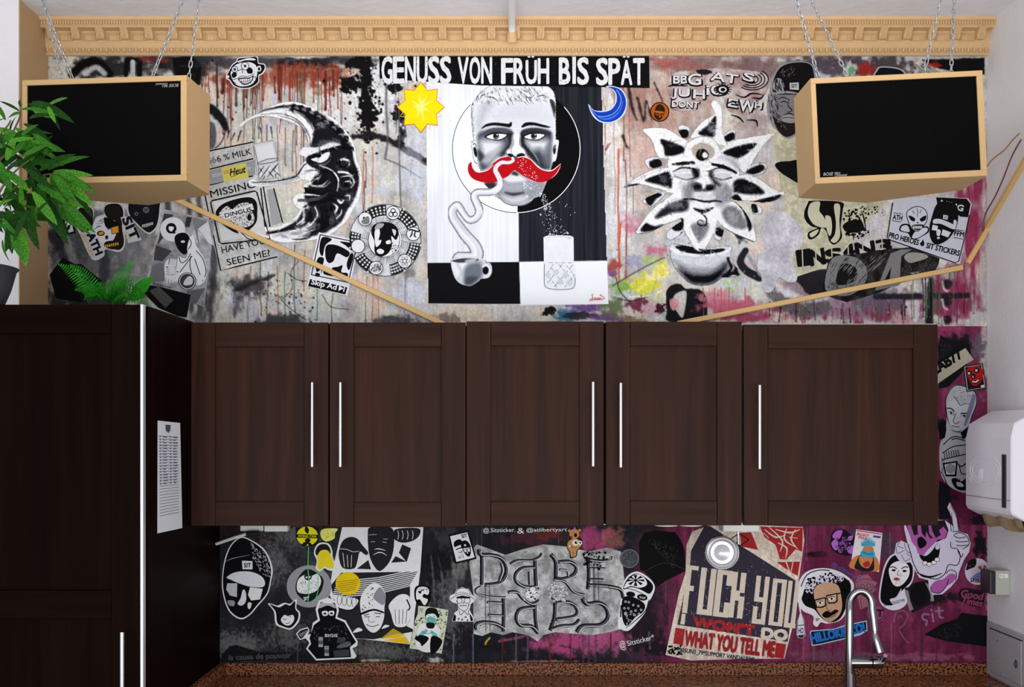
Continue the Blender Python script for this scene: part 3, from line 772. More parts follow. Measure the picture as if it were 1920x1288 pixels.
# ================================================================ list taped to the tall cupboard
pm = mat('list_paper', (226, 228, 234), .7)
def sp(y_, z_, off=.0008): return (XS+off, y_, z_)
def on_side(px, py):                # point of the cupboard side (x = XS) seen at px, py
    dd = D-XS*F/(px-HX); s_ = (D-dd)/F; return Vector((XS, -dd, CZ+(HY-py)*s_))
ls = tag(empty('paper_list', on_side(318, 895)), 'white lined paper list taped to the side of the tall cupboard', 'paper')
lo = ls.location.copy()
def quad_side(name, pts, m, off, par=ls):
    vs = [on_side(*p_)+Vector((off, 0, 0)) for p_ in pts]
    b = MB(); b.prism([v-lo for v in vs], (0, 0, 0), (-.0004, 0, 0)); return b.build(name, m, par)
quad_side('sheet', [(295, 788.5), (337, 793), (341, 990), (294.5, 1000)], pm, .0012)
ink = mat('ink_blue', (96, 96, 130), .8); inkd = mat('ink_dark', (60, 60, 66), .8)
def lerp(u, v):                      # u across, v down the printed table
    y0, y1 = 817+2*u, 967-7*u
    return (297+36*u+1.5*v, y0+(y1-y0)*v)
for i in range(28):
    v = i/27; a, b_ = lerp(0, v), lerp(1, v)
    quad_side('rule', [a, b_, (b_[0], b_[1]+.7), (a[0], a[1]+.7)], inkd, .0018)
rg = random.Random(3)
for i in range(17):
    for u0, u1 in ((.02, .12), (.2, .42), (.55, .66), (.74, .94)):
        v = (i+.35)/27; h = 2.6; u1 = u0+(u1-u0)*rg.uniform(.6, 1.1)
        pts = [lerp(u0+(u1-u0)*t, v) for t in np.linspace(0, 1, 8)]
        up = [(x, y-rg.uniform(.2, h*.5)) for x, y in pts]; dn = [(x, y+rg.uniform(.2, h*.4)) for x, y in pts][::-1]
        quad_side('handwriting', up+dn, ink, .0018)
quad_side('crest', [(309, 796), (319, 797), (318, 808), (314, 811), (310, 808)], mat('crest_dark', (70, 80, 84), .8), .0018)
quad_side('crest', [(312, 808.5), (317, 808.5), (315, 812)], mat('crest_red', (170, 60, 70), .8), .002)
# ================================================================ plants on the tall cupboard
leafm = mat('bamboo_leaf', (58, 122, 30), .6, spec=.12, col2=(26, 78, 10), nscale=26)
leafm2 = mat('bamboo_leaf_dark', (28, 74, 14), .6, spec=.1, col2=(10, 40, 6), nscale=26)
fernm = mat('fern_frond', (46, 140, 30), .6, spec=.1, col2=(14, 90, 8), nscale=30)
stemm = mat('bamboo_stem', (92, 84, 40), .6)
potm = mat('dark_grey_pot', (66, 64, 70), .5)
pr_ = random.Random(11)
def leaf_mesh(L, W, curl):
    vs = []; n = 6
    for i in range(n+1):
        t = i/n; w_ = W*math.sin(math.pi*min(t*.9+.06, 1))**.8*(1-t*.35) if i < n else 0
        z = -curl*t*t*L
        vs += [(L*t, -w_, z+.12*w_), (L*t, 0, z), (L*t, w_, z+.12*w_)]
    fs = []
    for i in range(n):
        a = 3*i; fs += [(a, a+3, a+4, a+1), (a+1, a+4, a+5, a+2)]
    return vs, fs
LM = []
for k, (cu) in enumerate((.1, .3, .5)):
    for mt in (leafm if k else mat('bamboo_leaf_light', (86, 150, 40), .6, spec=.12, col2=(44, 104, 16), nscale=26), leafm2):
        me = MB().faces(*leaf_mesh(1.0, .125, cu)).mesh('leaf'); me.materials.append(mt); me.shade_smooth(); LM.append(me)
bp = tag(empty('bamboo_plant', (X_(-62, .60), -.60, ZT+.0012)), 'leafy green artificial bamboo in a dark grey pot at the left edge', 'plant')
def childw(o, par): o.parent = par; o.matrix_parent_inverse = Matrix.Translation(par.location).inverted(); return o
MB().lathe([(.085, 0), (.105, .05), (.118, .10), (.125, .107), (.118, .108), (.11, .09)], 36).build('pot', potm, bp, smooth=True)
MB().lathe([(.109, .085), (.10, .088), (.001, .092)], 24).build('soil', mat('soil', (40, 30, 22), .95, noise=.3, nscale=60), bp)
nl = 0
stems = [((-40, 470), (-28, 380), (5, 290), (35, 225), (38, 208)), ((-60, 470), (-45, 370), (-10, 270), (15, 235), (20, 225)), ((-40, 470), (-10, 400), (30, 350), (75, 330), (105, 325)), ((-50, 470), (-20, 400), (5, 350), (30, 320), (55, 300)), ((-70, 470), (-60, 400), (-30, 380), (0, 370), (30, 390)), ((-40, 470), (-15, 430), (15, 400), (55, 395), (80, 390)), ((-60, 470), (-30, 340), (0, 300), (40, 275), (70, 285))]
for si, st in enumerate(stems):
    dd = .66+.02*(si % 4)
    pts = [P(x, y, dd+.01*i) for i, (x, y) in enumerate(st)]
    pts = [Vector(v) for v in catmull([tuple(p_) for p_ in pts], False, 4)]
    childw(MB().tube(pts, [.004*(1-.7*i/len(pts)) for i in range(len(pts))], 6).build('stem', stemm), bp)
def add_leaf(px, py, dd, ang, L, tilt=None, yaw=None, dark=None):
    """leaf rooted at px, py pointing along ang (deg, image plane, 0 = right, 90 = down)"""
    me = LM[pr_.randrange(3)*2+((1 if pr_.random() < .38 else 0) if dark is None else dark)]
    o = link('leaf', me); p_ = P(px, py, dd); o.location = p_
    a = math.radians(ang); tl = math.radians(pr_.uniform(-35, 35) if tilt is None else tilt)
    dirv = Vector((math.cos(a)*math.cos(tl), math.sin(tl), -math.sin(a)*math.cos(tl)))
    ref = Vector((pr_.uniform(-.7, .7), -1, pr_.uniform(-.1, .9))).normalized()
    yv = ref.cross(dirv).normalized(); zv = dirv.cross(yv).normalized()
    Mx = Matrix((dirv, yv, zv)).transposed().to_4x4()
    o.matrix_world = Matrix.Translation(p_) @ Mx @ Matrix.Diagonal((L, L*pr_.uniform(.9, 1.4), L, 1))
    mw = o.matrix_world.copy(); o.parent = bp; o.matrix_parent_inverse = Matrix.Translation(bp.location).inverted()
# leaves read off the photograph's sprays (root x, y, angle, length in px)
spray = [(38, 212, -175, 45), (36, 208, -140, 30), (40, 205, -20, 48), (52, 195, 0, 42), (60, 192, 10, 60), (62, 205, 30, 50), (85, 200, -5, 55), (90, 200, 60, 34), (92, 198, 75, 40), (40, 200, -120, 26), (35, 215, 165, 50), (10, 225, -110, 32), (8, 222, 150, 30), (30, 240, 40, 55), (45, 232, 15, 55), (55, 222, -20, 40), (30, 250, 160, 45), (35, 262, 10, 62), (38, 258, -30, 38), (20, 270, 170, 50), (36, 285, 25, 45), (45, 300, -35, 50), (60, 310, -60, 48), (75, 320, -50, 62), (90, 318, -35, 66), (100, 322, 0, 60), (105, 320, 25, 62), (100, 325, 50, 60), (110, 330, 40, 75), (95, 325, 80, 70), (85, 330, 110, 62), (70, 320, 130, 50), (60, 325, 90, 55), (120, 332, 15, 45), (128, 345, 55, 60), (55, 340, 140, 55), (40, 345, 100, 60), (30, 350, 160, 50), (20, 340, 120, 52), (15, 360, 170, 40), (10, 390, 60, 50), (25, 395, 30, 55), (45, 385, 10, 60), (65, 378, -10, 50), (80, 380, 40, 62), (90, 375, 70, 66), (70, 385, 100, 70), (50, 395, 75, 60), (30, 405, 110, 60), (15, 415, 80, 55), (8, 430, 50, 45), (0, 370, -120, 50), (-5, 350, -150, 50), (5, 330, -160, 45), (0, 310, -90, 50), (12, 300, -60, 45), (20, 310, -20, 50), (30, 300, 20, 50), (48, 315, 45, 55), (118, 375, 20, 55), (120, 378, 45, 62), (95, 385, 30, 65), (40, 430, 95, 60), (20, 440, 60, 45), (5, 450, 110, 40), (0, 280, -170, 40), (5, 260, 160, 40), (25, 285, 140, 45), (-5, 240, 20, 50), (-10, 400, 10, 60), (0, 420, 30, 40), (70, 345, 20, 60), (85, 350, -5, 60), (60, 300, 5, 50), (62, 360, 55, 60), (20, 375, 45, 58), (-15, 330, 15, 60), (8, 318, 40, 60), (115, 350, 75, 55)]
for (x, y, a, L) in spray:
    dd = pr_.uniform(.66, .78); add_leaf(x, y, dd, a+pr_.uniform(-6, 6), L*(D-dd)/F*1.2)
for _ in range(70):
    x = pr_.uniform(-60, 70); y = pr_.uniform(250, 420); dd = pr_.uniform(.64, .80)
    add_leaf(x, y, dd, pr_.uniform(-60, 200), pr_.uniform(38, 66)*(D-dd)/F)

fp = tag(empty('fern_plant', (X_(200, .5), -.5, ZT)), 'small bright green fern on top of the tall cupboard', 'plant')
def frond(px, py, dd, tip, npin, wid, bend):
    """arching frond from base px, py to tip (px, py, d)"""
    A = P(px, py, dd); B = P(*tip); Cn = (A+B)/2+Vector((0, 0, bend))
    b = MB(); pts = []
    for i in range(npin+1):
        t = i/npin; pts.append(A*(1-t)**2+Cn*2*t*(1-t)+B*t*t)
    b.tube(pts, [.0014*(1-.6*i/npin) for i in range(npin+1)], 4)
    for i in range(1, npin):
        t = i/npin; tg = (pts[i+1]-pts[i-1]).normalized(); sd = tg.cross(Vector((0, -1, .25))).normalized()
        Lp = wid*math.sin(math.pi*(t*.86+.14))**.7*(1.05-.55*t); hw = (pts[i]-pts[i-1]).length*.27
        for sg in (-1, 1):
            e = pts[i]+sd*sg*Lp+tg*Lp*.35+Vector((0, 0, -Lp*.2)); m_ = pts[i]+sd*sg*Lp*.55+tg*Lp*.12
            b.faces([pts[i]-tg*hw*.6, m_-tg*hw, e, m_+tg*hw, pts[i]+tg*hw*.6], [(0, 1, 2, 3, 4)])
    childw(b.build('frond', fernm), fp)
for f in (((185, 562), (107, 494, .56), 20, .026, .03), ((192, 562), (130, 496, .60), 20, .028, .03), ((205, 562), (253, 487, .58), 22, .032, .02), ((200, 562), (262, 520, .60), 20, .034, .02),
          ((205, 566), (285, 575, .66), 16, .016, .03), ((200, 565), (278, 545, .55), 18, .034, .03),
          ((185, 562), (140, 545, .62), 16, .034, .03), ((195, 564), (176, 536, .66), 12, .028, .03), ((205, 564), (222, 534, .66), 12, .028, .035), ((205, 562), (240, 555, .64), 14, .034, .03),
          ((190, 562), (160, 560, .64), 12, .030, .035), ((205, 562), (270, 560, .60), 16, .030, .03), ((195, 562), (205, 528, .52), 14, .03, .02)):
    frond(f[0][0], f[0][1], .55, f[1], f[2], f[3], f[4])
for i in range(5):
    a = math.radians(-150+i*68); add_ = None
    me = MB().faces(*leaf_mesh(1, .32, .5)).mesh('broad_leaf'); me.materials.append(fernm)
    o = link('broad_leaf', me); r_ = pr_.uniform(.045, .075)
    rootp = P((195, 215, 240, 250)[i % 4], 560, .52)
    dv = Vector((math.cos(a)*.9, pr_.uniform(-.5, .3), abs(math.sin(a))*.6+.25)).normalized(); yv = Vector((0, -1, .2)).cross(dv).normalized(); zv = dv.cross(yv)
    o.matrix_world = Matrix.Translation(rootp) @ Matrix((dv, yv, zv)).transposed().to_4x4() @ Matrix.Diagonal((r_, r_, r_, 1))
    childw(o, fp)
MB().lathe([(.035, 0.001), (.05, .03), (.052, .032), (.045, .03), (.001, .028)], 20).build('pot', potm, fp, smooth=True)
# ================================================================ painted ground of the mural
def drip(cv, col, x, y0, y1, w=2.2, wig=1.5, seed=0, a=.85):
    rg = random.Random(seed*31+int(x)); n = max(3, int((y1-y0)/14)); pts = []; xx = x
    for i in range(n+1):
        pts.append((xx, y0+(y1-y0)*i/n)); xx += rg.gauss(0, wig*.5)
    cv.s(col, pts, (w, w*.8, w*.9), .7, a, sm=0)
    cv.e(col, pts[-1][0], pts[-1][1], w*.6, w*.9, .8, a)
U = Canvas(90, 100, 1852, 612, 1.55, base=(186, 183, 180))
h_, w_ = U.h, U.w
n1 = vnoise(h_, w_, 60, 60, 5, 1); n2 = vnoise(h_, w_, 14, 14, 4, 2); n3 = vnoise(h_, w_, 160, 8, 4, 3)
U.rgb *= (1+(n1-.5)*.36+(n2-.5)*.28+(n3-.5)*.18)[..., None]
# map-paper colour flecks
for s_, c_ in ((11, (196, 200, 216)), (12, (220, 196, 176)), (13, (206, 206, 190))):
    m_ = np.clip((vnoise(h_, w_, 26, 26, 4, s_)-.56)*7, 0, .6)[..., None]; U.rgb = U.rgb*(1-m_)+np.array(hexc(c_))*m_
C_ = U.cloud
# left shaded collage field
C_((74, 74, 80), 190, 470, 130, 130, .8, .7, .7, (14, 14), 21); C_((40, 40, 44), 120, 420, 60, 120, .8, .8, .8, (12, 12), 22)
C_((30, 29, 32), 330, 120, 120, 34, .9, .6, .7, (10, 16), 23); C_((26, 25, 27), 200, 125, 110, 30, .9, .6, .8, (9, 14), 24)
C_((120, 118, 118), 260, 480, 40, 90, .7, .6, .6, (30, 8), 25)
C_((34, 33, 37), 150, 560, 90, 30, .9, .6, .8, (12, 12), 26); C_((48, 47, 52), 380, 560, 40, 60, .8, .7, .8, (20, 8), 27)
C_((200, 160, 140), 230, 585, 70, 12, .5, .6, .9, (6, 6), 28)
for x, y0, y1, ww in ((398, 380, 602, 11), (372, 360, 470, 8), (312, 365, 420, 9), (352, 365, 430, 7), (193, 465, 545, 16), (135, 520, 600, 12)):
    U.s((44, 44, 50), [(x, y0), (x+3, (y0+y1)/2), (x-4, y1)], (ww, ww*1.3, ww*.6), 3, .75, nz=2)
U.s((28, 28, 32), [(100, 440), (150, 520), (190, 590)], 26, 4, .7, nz=5); U.s((150, 150, 152), [(120, 430), (134, 480), (150, 540)], (12, 18, 10), 3, .6, nz=4)
# big black loops behind the chains (upper left)
U.s((10, 10, 11), [(135, 140), (160, 118), (185, 118), (205, 138)], 15, 1.5, 1); U.s((190, 190, 192), [(160, 138), (180, 126), (196, 138)], 10, 2, .9)
U.s((12, 12, 13), [(236, 140), (238, 112), (262, 112), (262, 140)], 9, 1.2, 1, sm=0); U.s((196, 196, 196), [(249, 116), (249, 140)], 9, 1, .9)
U.s((150, 40, 30), [(262, 110), (312, 114)], 7, 2, .6, nz=3)
# black dotted scrap between the left speaker and mural
U.f((14, 14, 15), [(322, 108), (362, 106), (378, 122), (376, 158), (360, 175), (330, 150)], 1, 1, 0, nz=2)
# dark band, rust bleed and drips at top
C_((58, 58, 64), 470, 118, 120, 16, .9, .5, .6, (8, 20), 31); C_((34, 33, 37), 590, 118, 70, 12, 1, .4, .7, (5, 18), 32); C_((50, 50, 56), 660, 112, 60, 16, .8, .5, .7, (6, 14), 33)
C_((134, 66, 46), 440, 150, 60, 22, .85, .5, .8, (12, 8), 34); C_((146, 76, 54), 540, 142, 75, 28, .9, .5, .7, (14, 7), 35); C_((156, 86, 62), 625, 160, 50, 36, .85, .5, .8, (10, 9), 36)
C_((120, 52, 38), 610, 140, 60, 22, .7, .5, .8, (10, 9), 37); C_((152, 80, 56), 620, 185, 26, 26, .8, .5, .9, (9, 9), 38)
C_((214, 212, 212), 640, 205, 60, 60, .9, .4, .9, (9, 9), 39); C_((222, 222, 224), 700, 180, 50, 60, .9, .4, .9, (9, 9), 40)
rg = random.Random(5)
for i in range(62):
    x = rg.uniform(378, 645); y1 = rg.uniform(175, 330) if rg.random() < .6 else rg.uniform(160, 205)
    drip(U, rg.choice([(110, 30, 26), (140, 60, 44), (94, 26, 24), (60, 54, 56), (70, 40, 38), (128, 48, 36)]), x, rg.uniform(118, 150), y1, rg.choice([1.4, 1.8, 2.4, 3.6, 5]) if y1 < 210 else rg.uniform(1.3, 2.2), 1.6, i)
for x, y0, y1, c in ((420, 150, 250, (120, 24, 24)), (428, 150, 220, (120, 24, 24)), (456, 165, 205, (20, 30, 36)), (565, 140, 190, (24, 120, 60)), (600, 160, 205, (90, 190, 120)), (476, 160, 260, (60, 40, 40)), (500, 235, 262, (96, 36, 32)), (520, 235, 300, (130, 70, 60)), (535, 240, 310, (110, 66, 60)), (550, 245, 320, (70, 70, 74)), (568, 240, 330, (60, 60, 64))):
    drip(U, c, x, y0, y1, 2, 1.5, 3)
# loop of black spray above the carton
U.s((14, 14, 15), [(372, 205), (395, 204), (412, 220), (424, 240)], (20, 18, 12), 2, .95, nz=2); U.f((86, 84, 92), [(390, 232), (400, 230), (406, 250), (402, 275), (392, 278), (388, 255)], 1.5, .95)
U.s((20, 20, 22), [(425, 240), (416, 265), (404, 278)], 2, .8, 1)
for i, (x, y) in enumerate(((430, 245), (440, 250), (448, 255), (452, 245), (488, 240), (508, 238))): U.s((28, 24, 26), [(x, y), (x+rg.uniform(-8, 4), y+rg.uniform(10, 22))], (3, 1), .8, .9)
# black splatter
C_((14, 13, 15), 685, 150, 16, 60, 1, .2, .9, (7, 6), 51); C_((14, 13, 15), 690, 215, 20, 40, 1, .2, .9, (6, 7), 52); C_((14, 13, 15), 655, 160, 24, 16, 1, .2, .9, (6, 6), 53); C_((16, 15, 17), 672, 120, 26, 16, 1, .2, .9, (6, 6), 54)
C_((16, 15, 17), 742, 165, 14, 12, 1, .2, .9, (5, 6), 55); C_((16, 15, 17), 745, 215, 12, 18, 1, .2, .9, (5, 6), 56); C_((20, 19, 21), 755, 250, 8, 20, 1, .2, .9, (5, 5), 57)
U.spl((14, 14, 16), 170, 685, 185, 32, 48, .5, 3.2, 1, 4); U.spl((14, 14, 16), 50, 440, 240, 40, 50, .5, 2.2, .9, 5)
U.s((22, 22, 25), [(663, 256), (700, 254), (730, 264), (765, 282), (798, 302)], (10, 13, 12, 14, 12), 1.8, .95, nz=4)
U.s((60, 60, 66), [(722, 298), (750, 310), (790, 334)], 2, 1, .8); U.s((84, 84, 90), [(725, 150), (724, 200), (727, 260), (722, 297)], 4.5, 1.3, .75); U.s((84, 84, 90), [(748, 190), (749, 300), (752, 395)], 3, 1, .8)
U.s((90, 90, 96), [(741, 150), (743, 250)], 2, 1, .6); U.s((70, 70, 76), [(773, 300), (770, 330)], 2.4, 1, .7)
for x, y0, y1, c in ((682, 280, 420, (190, 70, 50)), (698, 275, 380, (186, 96, 76)), (684, 340, 400, (40, 40, 44)), (685, 300, 350, (110, 60, 54)), (708, 520, 602, (206, 92, 66)), (698, 500, 600, (160, 70, 56)), (688, 520, 602, (74, 74, 86)), (760, 520, 602, (70, 72, 84)), (572, 470, 545, (140, 80, 60)), (520, 500, 600, (176, 84, 60)), (553, 460, 600, (60, 58, 64)), (627, 480, 602, (84, 80, 88)), (535, 510, 590, (60, 100, 70)), (597, 500, 600, (70, 110, 76)), (470, 500, 602, (110, 110, 110)), (488, 490, 590, (80, 70, 70)), (503, 510, 600, (60, 80, 60))):
    drip(U, c, x, y0, y1, 2.2, 2, 7)
C_((120, 116, 118), 765, 510, 12, 14, .8, .5, .6, (6, 6), 61)
# smudges under the carton
C_((56, 54, 58), 470, 535, 46, 22, .85, .5, .9, (9, 9), 62); C_((48, 47, 52), 450, 560, 16, 40, .6, .6, .9, (20, 6), 63); U.s((30, 30, 33), [(440, 545), (480, 528), (515, 516)], (6, 10, 3), 2, .8, nz=3)
for pts in ([(540, 512), (556, 524), (575, 527)], [(604, 552), (620, 575), (654, 580)], [(520, 552), (540, 575), (574, 600)], [(560, 490), (545, 510), (548, 540), (530, 560)]): U.s((34, 33, 36), pts, 1.5, .6, .8)
U.spl((18, 18, 20), 90, 530, 560, 34, 24, .5, 2.2, 1, 6); U.spl((18, 18, 20), 40, 700, 470, 200, 60, .4, 1.2, .8, 7)
C_((60, 58, 62), 530, 600, 50, 14, .9, .4, .6, (8, 10), 64); C_((66, 64, 68), 740, 600, 50, 12, .9, .4, .6, (8, 10), 65)
C_((70, 72, 80), 670, 460, 30, 60, .35, .6, .6, (12, 8), 66)
C_((206, 180, 166), 690, 545, 60, 30, .5, .6, .9, (7, 7), 67); C_((196, 204, 224), 760, 560, 60, 40, .5, .6, .9, (8, 8), 68); C_((196, 204, 224), 778, 270, 30, 110, .5, .6, .8, (10, 10), 69)
C_((200, 190, 170), 860, 588, 70, 14, .7, .5, .7, (6, 10), 70); C_((110, 96, 92), 840, 600, 30, 14, .8, .5, .8, (8, 8), 71)
# bottom centre: ink colours
C_((18, 17, 20), 1030, 583, 14, 9, 1, .2, .7, (5, 6), 72); C_((46, 108, 132), 1060, 590, 30, 14, .95, .5, .6, (7, 10), 73); C_((96, 64, 124), 1095, 580, 40, 12, .9, .5, .7, (7, 12), 74); C_((40, 34, 46), 1080, 592, 40, 7, .9, .4, .8, (5, 12), 75); C_((104, 66, 120), 1140, 596, 40, 12, .9, .5, .7, (7, 12), 76)
# right of the painting: chalky white with rust runs
C_((214, 214, 216), 1165, 400, 34, 150, .9, .6, .5, (20, 8), 81); C_((222, 220, 220), 1150, 250, 18, 100, .9, .5, .5, (20, 8), 82)
C_((168, 136, 124), 1250, 200, 110, 100, .85, .7, .6, (18, 14), 83); C_((150, 108, 98), 1190, 180, 50, 70, .7, .7, .7, (30, 10), 84); C_((120, 88, 84), 1300, 120, 130, 26, .8, .6, .6, (10, 20), 85); C_((110, 84, 84), 1420, 130, 90, 40, .8, .6, .6, (12, 14), 86)
C_((160, 84, 78), 1260, 118, 50, 16, .7, .5, .8, (6, 14), 87); C_((196, 156, 150), 1210, 290, 50, 60, .6, .7, .7, (14, 10), 88); C_((150, 128, 128), 1410, 240, 50, 50, .7, .6, .7, (12, 12), 89)
C_((196, 190, 190), 1400, 300, 60, 60, .6, .7, .6, (12, 12), 90)
for x, y0, y1, c, w__ in ((1160, 280, 500, (196, 92, 66), 4), (1173, 300, 520, (150, 90, 72), 2.6), (1152, 150, 400, (150, 110, 100), 1.6), (1168, 150, 300, (150, 88, 74), 3), (1180, 170, 330, (160, 84, 70), 2), (1188, 330, 400, (110, 100, 110), 1.6), (1135, 200, 290, (120, 40, 40), 1.4), (1163, 420, 540, (196, 86, 60), 4), (1175, 420, 530, (150, 96, 74), 4)):
    drip(U, c, x, y0, y1, w__, 1.2, 9, .9)
for pts, w__ in (([(1178, 160), (1186, 205), (1194, 225)], 6), ([(1196, 185), (1203, 215), (1208, 225), (1212, 190), (1222, 225)], 5.5), ([(1226, 155), (1236, 175), (1242, 190)], 4), ([(1168, 255), (1174, 272), (1178, 278)], 4)): U.s((34, 27, 26), pts, (w__, w__*.9, w__*.4), 1.6, .9, nz=2)
U.s((120, 30, 34), [(1140, 270), (1136, 282), (1144, 268)], 2, .8, .8)
# splash of colours under the flower
C_((196, 96, 120), 1180, 420, 26, 24, .6, .7, .8, (10, 8), 101); C_((190, 90, 112), 1230, 470, 26, 14, .7, .6, .8, (8, 8), 102); C_((150, 66, 56), 1150, 500, 16, 22, .9, .5, .7, (9, 9), 103); C_((150, 148, 176), 1190, 490, 24, 14, .8, .5, .7, (8, 8), 104)
C_((164, 190, 116), 1225, 490, 28, 12, .7, .5, .8, (8, 8), 105); C_((206, 204, 74), 1210, 535, 36, 24, .95, .4, .8, (8, 12), 106); C_((226, 214, 96), 1240, 510, 20, 16, .9, .4, .8, (8, 10), 107); C_((122, 164, 76), 1165, 540, 22, 20, .9, .4, .9, (8, 8), 108); C_((236, 226, 190), 1225, 520, 16, 7, .9, .4, .8, (5, 9), 109)
C_((94, 108, 70), 1150, 575, 26, 24, .9, .5, .8, (9, 9), 110); C_((104, 40, 60), 1195, 570, 22, 16, .9, .4, .8, (8, 8), 111); C_((196, 160, 170), 1225, 580, 20, 14, .9, .4, .8, (7, 7), 112); C_((60, 20, 30), 1240, 580, 10, 12, .95, .3, .8, (6, 6), 113); C_((120, 80, 130), 1150, 512, 12, 9, .9, .4, .7, (6, 6), 114); C_((120, 106, 60), 1185, 600, 30, 8, .8, .4, .8, (6, 9), 115)
for pts in ([(1150, 535), (1175, 520), (1210, 500), (1245, 483)], [(1160, 560), (1190, 564), (1230, 550)], [(1155, 520), (1162, 545), (1180, 566)]): U.s((58, 46, 52), pts, 2.2, .8, .85)
U.s((230, 230, 226), [(1180, 556), (1215, 555), (1240, 545)], 2.6, .8, .9); U.s((232, 222, 90), [(1195, 545), (1225, 520), (1248, 490)], 6, 1.5, .8)
# black blot with light lens
U.f((20, 19, 22), [(1250, 545), (1262, 533), (1275, 532), (1285, 540), (1312, 543), (1325, 560), (1326, 590), (1320, 603), (1255, 603), (1250, 580)], 1.2, 1, 1, nz=1.5)
U.f((196, 190, 184), [(1266, 552), (1285, 545), (1287, 560), (1282, 590), (1276, 594), (1262, 570)], 1, 1); U.f((206, 140, 150), [(1256, 562), (1268, 560), (1272, 572), (1264, 582), (1258, 578)], 1, .95)
# pink field below the cup and to the right
C_((180, 88, 112), 1380, 575, 70, 22, .9, .5, .7, (9, 12), 121); C_((200, 120, 136), 1340, 555, 36, 14, .8, .5, .8, (8, 9), 122); C_((150, 60, 88), 1400, 595, 80, 12, .9, .5, .7, (8, 14), 123); C_((190, 170, 176), 1400, 500, 40, 30, .7, .6, .7, (9, 12), 124)
C_((130, 50, 82), 1640, 580, 190, 32, .9, .5, .7, (14, 10), 125); C_((150, 130, 150), 1560, 575, 90, 22, .8, .5, .8, (20, 8), 126); C_((140, 44, 78), 1820, 420, 40, 160, .95, .6, .6, (40, 8), 127); C_((190, 150, 160), 1700, 590, 30, 22, .9, .4, .7, (12, 9), 128); C_((134, 42, 78), 1780, 560, 60, 60, .95, .5, .6, (20, 10), 129)
C_((176, 172, 168), 1846, 520, 12, 110, .9, .6, .5, (20, 6), 130); C_((96, 90, 106), 1650, 560, 60, 30, .8, .5, .8, (14, 10), 131); C_((120, 100, 120), 1500, 540, 40, 30, .7, .6, .8, (9, 12), 132)
C_((70, 60, 70), 1560, 120, 90, 28, .9, .5, .7, (9, 12), 133); C_((60, 52, 60), 1660, 122, 60, 26, .9, .5, .7, (9, 9), 134); C_((150, 40, 34), 1625, 130, 22, 14, .9, .3, .7, (16, 4), 135); C_((190, 196, 190), 1595, 128, 14, 12, .9, .3, .7, (16, 4), 136); C_((70, 150, 84), 1597, 132, 7, 8, .8, .4, .7, (9, 4), 137)
U.f((14, 14, 17), [(1728, 112), (1846, 108), (1846, 140), (1800, 138), (1760, 128)], 1.2, 1, 0, nz=1.5); C_((150, 40, 36), 1750, 122, 16, 8, .8, .4, .8, (5, 6), 138)
# dark bow strokes right of the flower cup
U.s((30, 29, 33), [(1398, 470), (1388, 490), (1400, 508), (1424, 520)], (12, 14, 16), 1.2, 1); U.s((150, 150, 154), [(1404, 480), (1420, 505), (1432, 520)], 8, 2, .9, nz=2)
U.s((84, 80, 86), [(1446, 545), (1470, 568), (1510, 580), (1545, 576)], (24, 30, 26), 3, .8, nz=4); U.s((206, 204, 210), [(1456, 535), (1485, 556), (1525, 562), (1555, 552)], (10, 16, 12), 3, .9, nz=5)
U.f((26, 25, 29), [(1496, 514), (1560, 505), (1556, 545), (1530, 560), (1505, 540)], 1.5, .95, 1, nz=3); C_((24, 23, 27), 1390, 435, 14, 24, .9, .4, .7, (7, 7), 139)
U.s((28, 26, 34), [(1642, 556), (1700, 556), (1760, 555), (1814, 554)], 11, 1.6, .9, nz=1.5); U.s((20, 20, 25), [(1745, 525), (1742, 560), (1743, 606)], (10, 16, 14), 2, .95, nz=2); U.s((214, 214, 220), [(1737, 525), (1734, 560), (1733, 604)], (4, 8, 5), 2, .9, nz=2)
for y in (532, 566, 600): U.e((30, 26, 34), 1775, y, 9, 8, 1.6, .95, nz=2); U.s((210, 206, 212), [(1767, y-4), (1770, y+10), (1776, y+14)], 4, 1.6, .8)
U.f((206, 206, 206), [(1696, 565), (1724, 566), (1718, 605), (1702, 585)], 2, .8, 1, nz=2)
for i in range(70):
    x = rg.uniform(1430, 1830); drip(U, rg.choice([(24, 20, 26), (60, 50, 58), (40, 32, 38), (70, 110, 70), (110, 60, 50), (90, 88, 60)]), x, rg.uniform(500, 560) if x > 1700 else rg.uniform(560, 590), rg.uniform(575, 608), rg.uniform(1.2, 3.0), 1.2, i)
for x in (1340, 1352, 1367, 1397, 1318): drip(U, rg.choice([(150, 70, 70), (70, 60, 70), (186, 84, 76)]), x, 540, 600, 2.2, 1, 5)
U.spl((20, 18, 22), 120, 1380, 480, 160, 80, .4, 1.3, .8, 8); U.spl((240, 240, 240), 80, 1600, 560, 140, 40, .4, 1.2, .7, 9)
U.s((120, 200, 60), [(1356, 535), (1362, 525), (1366, 534), (1372, 526), (1378, 532)], 1.6, .6, .9); U.s((120, 200, 60), [(1360, 545), (1366, 538), (1374, 545), (1380, 536), (1388, 520), (1396, 508)], 1.4, .6, .9)
U.grain(.10, 2, 2, 5); U.grain(.08, 12, 2, 6)
U.emit('mural_paint', WALL, .0008, label='brush-painted, dripping ground of the upper mural')

